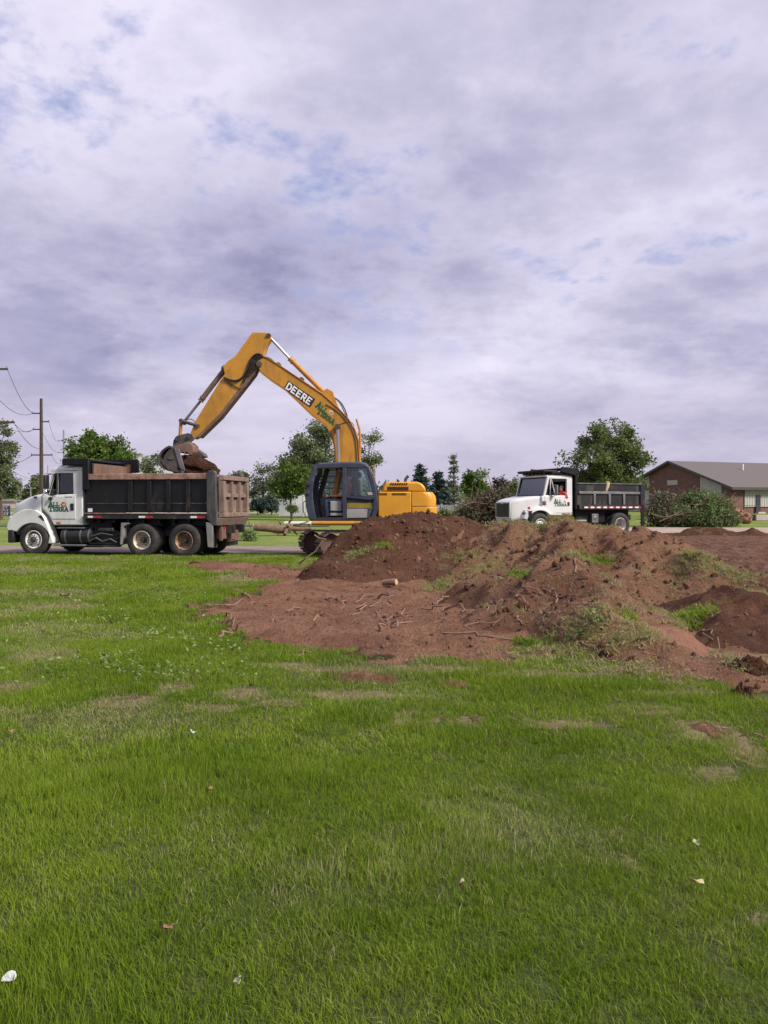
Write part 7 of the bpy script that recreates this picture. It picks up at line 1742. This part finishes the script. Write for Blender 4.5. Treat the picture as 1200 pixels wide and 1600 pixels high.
# low block planter in front
p = G(1189, 53.); pl_ = empty('planter_block', tuple(p), R(4), 'low stone planter block on the grass at the right edge', 'planter')
MB().bx(-.55, .9, -.3, .3, 0, .36).build('body', 'plaque', pl_, .02); MB().bx(-.62, -.5, -.34, .34, 0, .42).bx(.86, 1., -.34, .34, 0, .42).build('end_pier', 'bark', pl_, .02)
# grey roofed house behind the loaded truck
hD = 82.; p = G(226, hD); HO = empty('house', (p.x, hD, p.z), R(-8), 'house with a grey shingle roof and white gable trim behind the loaded truck', 'house')
hz0, hz1 = P(0, 742, hD).z - p.z, P(0, 711.5, hD).z - p.z; wx = .5 * hD / F
xa, xb_, xc = -2.2, 1.3, 4.4
MB().prism([(xa - 2.5, 0), (xc, 0), (xc, hz0), (xb_, hz1 - .1), (xa - 2.5, hz1 - .1)], .6, 8).build('walls', 'house_white', HO)
MB().add([(xa - 2.5, .3, hz0 - .3), (xb_ - 2.6, .3, hz0 - .3), (xb_, 4, hz1), (xa - 2.5, 4, hz1), (xa - 2.5, .3, hz0 - .15), (xb_ - 2.6, .3, hz0 - .15), (xb_, 4, hz1 + .15), (xa - 2.5, 4, hz1 + .15)], [(0, 3, 2, 1), (4, 5, 6, 7), (0, 1, 5, 4), (1, 2, 6, 5), (2, 3, 7, 6), (3, 0, 4, 7)]).build('roof', 'roof_grey', HO)
MB().add([(xb_ - 2.6, .2, hz0 - .3), (xb_ - 2.4, .2, hz0 - .3), (xb_ + .2, 4, hz1), (xb_, 4, hz1), (xb_ - 2.6, .2, hz0 - .05), (xb_ - 2.4, .2, hz0 - .05), (xb_ + .2, 4, hz1 + .25), (xb_, 4, hz1 + .25)], [(0, 3, 2, 1), (4, 5, 6, 7), (0, 1, 5, 4), (1, 2, 6, 5), (2, 3, 7, 6), (3, 0, 4, 7)]).build('white_trim', 'house_white', HO)
MB().add([(xb_ - 2.3, .35, hz0 - .3), (xc + .4, .35, hz0 - .3), (xc - 1.2, 3.9, hz1 - .25), (xb_ + .25, 3.9, hz1 - .05), (xb_ + .25, 4.1, hz0 - .3)], [(0, 1, 2, 3), (0, 3, 4), (1, 4, 2), (0, 4, 1), (2, 4, 3)]).build('side_roof', 'roof_grey', HO)
MB().bx(xa - .6, xa + .1, 3.4, 4.1, hz1 - .3, hz1 + .45).build('chimney', 'roof_grey', HO)
def plain_house(label, px0, px1, pyt, D, depth, wm, rm, hip=.5, pyr=None):
    x0, x1 = (px0 - 600) / F * D, (px1 - 600) / F * D; g = float(gz((x0 + x1) / 2, D)); z1 = P(0, pyt, D).z - g; H = empty('house', ((x0 + x1) / 2, D, g), 0, label, 'house'); w_ = (x1 - x0) / 2
    MB().bx(-w_, w_, 0, depth, 0, z1).build('walls', wm, H)
    zr = P(0, pyr, D).z - g if pyr else z1 + .8
    MB().add([(-w_ - .3, -.3, z1), (w_ + .3, -.3, z1), (w_ + .3, depth + .3, z1), (-w_ - .3, depth + .3, z1), (-w_ * .8, depth / 2, zr), (w_ * .8, depth / 2, zr)], [(0, 1, 5, 4), (1, 2, 5), (2, 3, 4, 5), (3, 0, 4), (0, 3, 2, 1)]).build('roof', rm, H)
    for k in range(max(1, int(w_ * 2 / 4))): x = -w_ + 1.2 + k * 3.6; MB().bx(x, x + 1.0, -.04, .02, z1 * .38, z1 * .8).build('window', 'door_navy', H)
plain_house('low pinkish commercial building beyond the blue sign', -60, 26, 783, 135, 14, 'house_pink', 'roof_grey', pyr=779)
plain_house('small beige house far behind the truck tailgate', 376, 392, 786, 100, 8, 'house_beige', 'roof_grey', pyr=778)
# white fence panels by the maple and grey fence behind the brush: every panel a part
def fence(name, label, px0, px1, pyt, pyb, D, m, n, ribw):
    x0, x1 = (px0 - 600) / F * D, (px1 - 600) / F * D; g = float(gz((x0 + x1) / 2, D)); z1 = P(0, pyt, D).z - g; Fn = empty(name, ((x0 + x1) / 2, D, g), 0, label, 'fence'); w_ = (x1 - x0)
    for k in range(n):
        a = -w_ / 2 + w_ * k / n; b = -w_ / 2 + w_ * (k + 1) / n; mb = MB().bx(a + .05, b - .05, .0, .04, .04, z1); q = a + .06
        while q < b - .08: mb.bx(q, q + ribw * .5, -.02, 0, .05, z1 - .01); q += ribw
        mb.build('panel', m, Fn); MB().bx(a - .05, a + .05, -.04, .06, 0, z1 + .08).build('post', m, Fn)
fence('white_fence', 'white vinyl privacy fence behind the lollipop maple', 437, 530, 773.5, 798, 70, 'vinyl_white', 5, .16)
fence('grey_fence', 'grey corrugated metal fence behind the brown brush', 668, 800, 789, 806, 46, 'fence_grey', 6, .14)
MB().tube([tuple(G(384.5, 60)), tuple(G(384.5, 60) + Vector((0, 0, 1.1)))], .04, 8).build('marker_post', 'amber'); setp(bpy.data.objects['marker_post'], 'thin orange marker post right of the tailgate', 'post')
# blue sign at the left edge
sD = 62.; p = G(0, sD); SG = empty('blue_sign', (P(4, 0, sD).x, sD, p.z), 0, 'dark blue roadside sign with white lettering at the left edge', 'sign')
zb_, zt_ = P(0, 806, sD).z - p.z, P(0, 790, sD).z - p.z; hw = 12 * sD / F
pn = MB().bx(-hw, hw * .95, 0, .08, zb_, zt_).build('panel', 'sign_navy', SG, .01)
hgt = zt_ - zb_
for w_, zq, hq in (('NOT', .70, .2), ('SIMPLY', .44, .2), ('PMECY', .08, .24)):
    l_ = hw * 1.5 / len(w_); letters(w_, (-hw * .72, -.006, zb_ + hgt * zq), (l_, 0, 0), (0, 0, hgt * hq), (0, -1, 0), .2, False, None, .01).build('lettering', 'sign_white', pn)
for x in (-hw * .8, hw * .8): MB().bx(x - .05, x + .05, .02, .1, 0, zb_ if False else zb_ + .01).build('post', 'pole_grey', SG)

# ================================================================== UTILITY POLES AND WIRES
def pole(label, px, pyt, D, r, arms, m='pole_wood', lean=0.):
    b = G(px, D); h = P(px, pyt, D).z - b.z; o = empty('utility_pole', tuple(b), 0, label, 'utility pole', 'utility poles along the street')
    MB().tube([(0, 0, -.2), (lean * .5, 0, h * .5), (lean, 0, h)], [r * 1.2, r, r * .75], 9).build('shaft', m, o)
    for a0, a1, py in arms:
        z = P(0, py, D).z - b.z; x0, x1 = (a0 - px) * D / F, (a1 - px) * D / F
        ar = MB().bx(min(x0, x1), max(x0, x1), -.06, .06, z - .05, z + .05).build('cross_arm', m, o)
        for x in (x0 * .95, x1 * .95):
            if abs(x) > .25: MB().lathe([(.03, 0), (.05, .03), (.03, .06), (.05, .09), (0, .12)], (x, 0, z + .05), 8, 'z').build('insulator', 'pole_grey', ar)
    return o, b, h
pole('tallest dark utility pole rising behind the truck cab', 65, 623, 68, .16, [(51, 65, 646), (65, 77, 659), (52, 65, 671), (49, 82, 711)])
pole('slim grey utility pole behind the dense maple', 100, 672, 105, .13, [(91, 100, 689), (91, 100, 707)], 'pole_grey')
pole('utility pole outside the left edge with its arm ends in view', -18, 545, 45, .17, [(-34, 13, 577), (-34, 23, 660)])
pole('low far utility pole left of the small hazy tree', 25, 752, 140, .12, [(18, 32, 757)], 'pole_grey')
pole('second low far utility pole left of the small hazy tree', 33, 749, 150, .12, [(26, 40, 750), (27, 39, 760)], 'pole_grey')
pole('pale far pole in front of the small hazy tree', 48, 761, 110, .10, [(40, 56, 763)], 'pole_grey')
pole('short far pole right of the tallest pole', 75, 727, 130, .09, [(70, 80, 740)], 'pole_grey')
def wire(a, b, sag, label):
    p, q = P(*a), P(*b); pts = []
    for k in range(13): t = k / 12; v = p.lerp(q, t); v.z -= sag * 4 * t * (1 - t); pts.append(tuple(v))
    o = MB().tube(pts, [.014 + .010 * k / 12 for k in range(13)], 4, False).build('power_line', 'wire'); setp(o, label, 'wire', 'power lines on the left')
wire((13, 579, 45), (53, 646, 68), .5, 'power line from the near arm end to the upper left arm of the tallest pole')
wire((-34, 579, 45), (51, 646, 68), 1.0, 'lower power line swinging to the upper left arm of the tallest pole')
wire((23, 662, 45), (52, 671, 68), .35, 'power line from the lower near arm to the third arm of the tallest pole')
wire((-30, 640, 45), (52, 672, 68), .6, 'power line entering high at the left edge towards the tallest pole')
wire((77, 659, 68), (91, 689, 105), .6, 'power line from the right arm of the tallest pole to the slim grey pole')
wire((65, 671, 68), (92, 707, 105), .6, 'power line between the third arm and the lower arm of the slim pole')
wire((81, 711, 68), (98, 720, 105), .6, 'power line from the wide low arm towards the slim pole')
wire((23, 662, 45), (65, 700, 68), .5, 'power line sloping from the lower near arm down the tallest pole')
wire((-20, 720, 60), (50, 712, 68), .5, 'power line reaching the left end of the wide low arm')
wire((20, 735, 75), (65, 745, 68), .4, 'slack cable low on the tallest pole')

# ------------------------------------------------------------------ far wood closing the horizon
def far_wood():
    rr = np.random.default_rng(77); n = 620; x = rr.uniform(-300, 300, n); y = rr.uniform(230, 330, n); z = gz(x, y); h = rr.uniform(2.5, 6.5, n) * (.5 + fbm(x * .02, x * 0, 3, 4))
    c = np.concatenate([np.stack([x + rr.normal(0, 2.2, n), y + rr.normal(0, 2, n), z + h * q], -1) for q in (.1, .3, .5, .7, .9)])
    V, Fc = leaves_np(c, 11, 1.3, 1.0, rr, .2); o = mesh_np('far_woods', V, Fc, 'leaf_grey'); setp(o, 'far line of woods along the horizon', None, None, 'stuff')
far_wood()
# leafy sprig on the foot of the ridge
D = litter_depth(905, 995); base = P(905, 1000, D); sp = empty('leafy_sprig', tuple(base), 0, 'dark glossy leafy sprig at the foot of the ridge', 'sprig')
rr = np.random.default_rng(3); V, Fc = leaves_np(np.array([(-.10 + .06 * k, rr.normal(0, .05), .02 + .045 * k + rr.normal(0, .02)) for k in range(7)]), 16, .05, .032, rr, .3); mesh_np('foliage', V, Fc, 'leaf_dark', sp)
MB().tube([(-.12, 0, .0), (.1, .02, .15), (.32, .05, .30)], [.008, .006, .003], 5).build('stem', 'root_dark', sp)
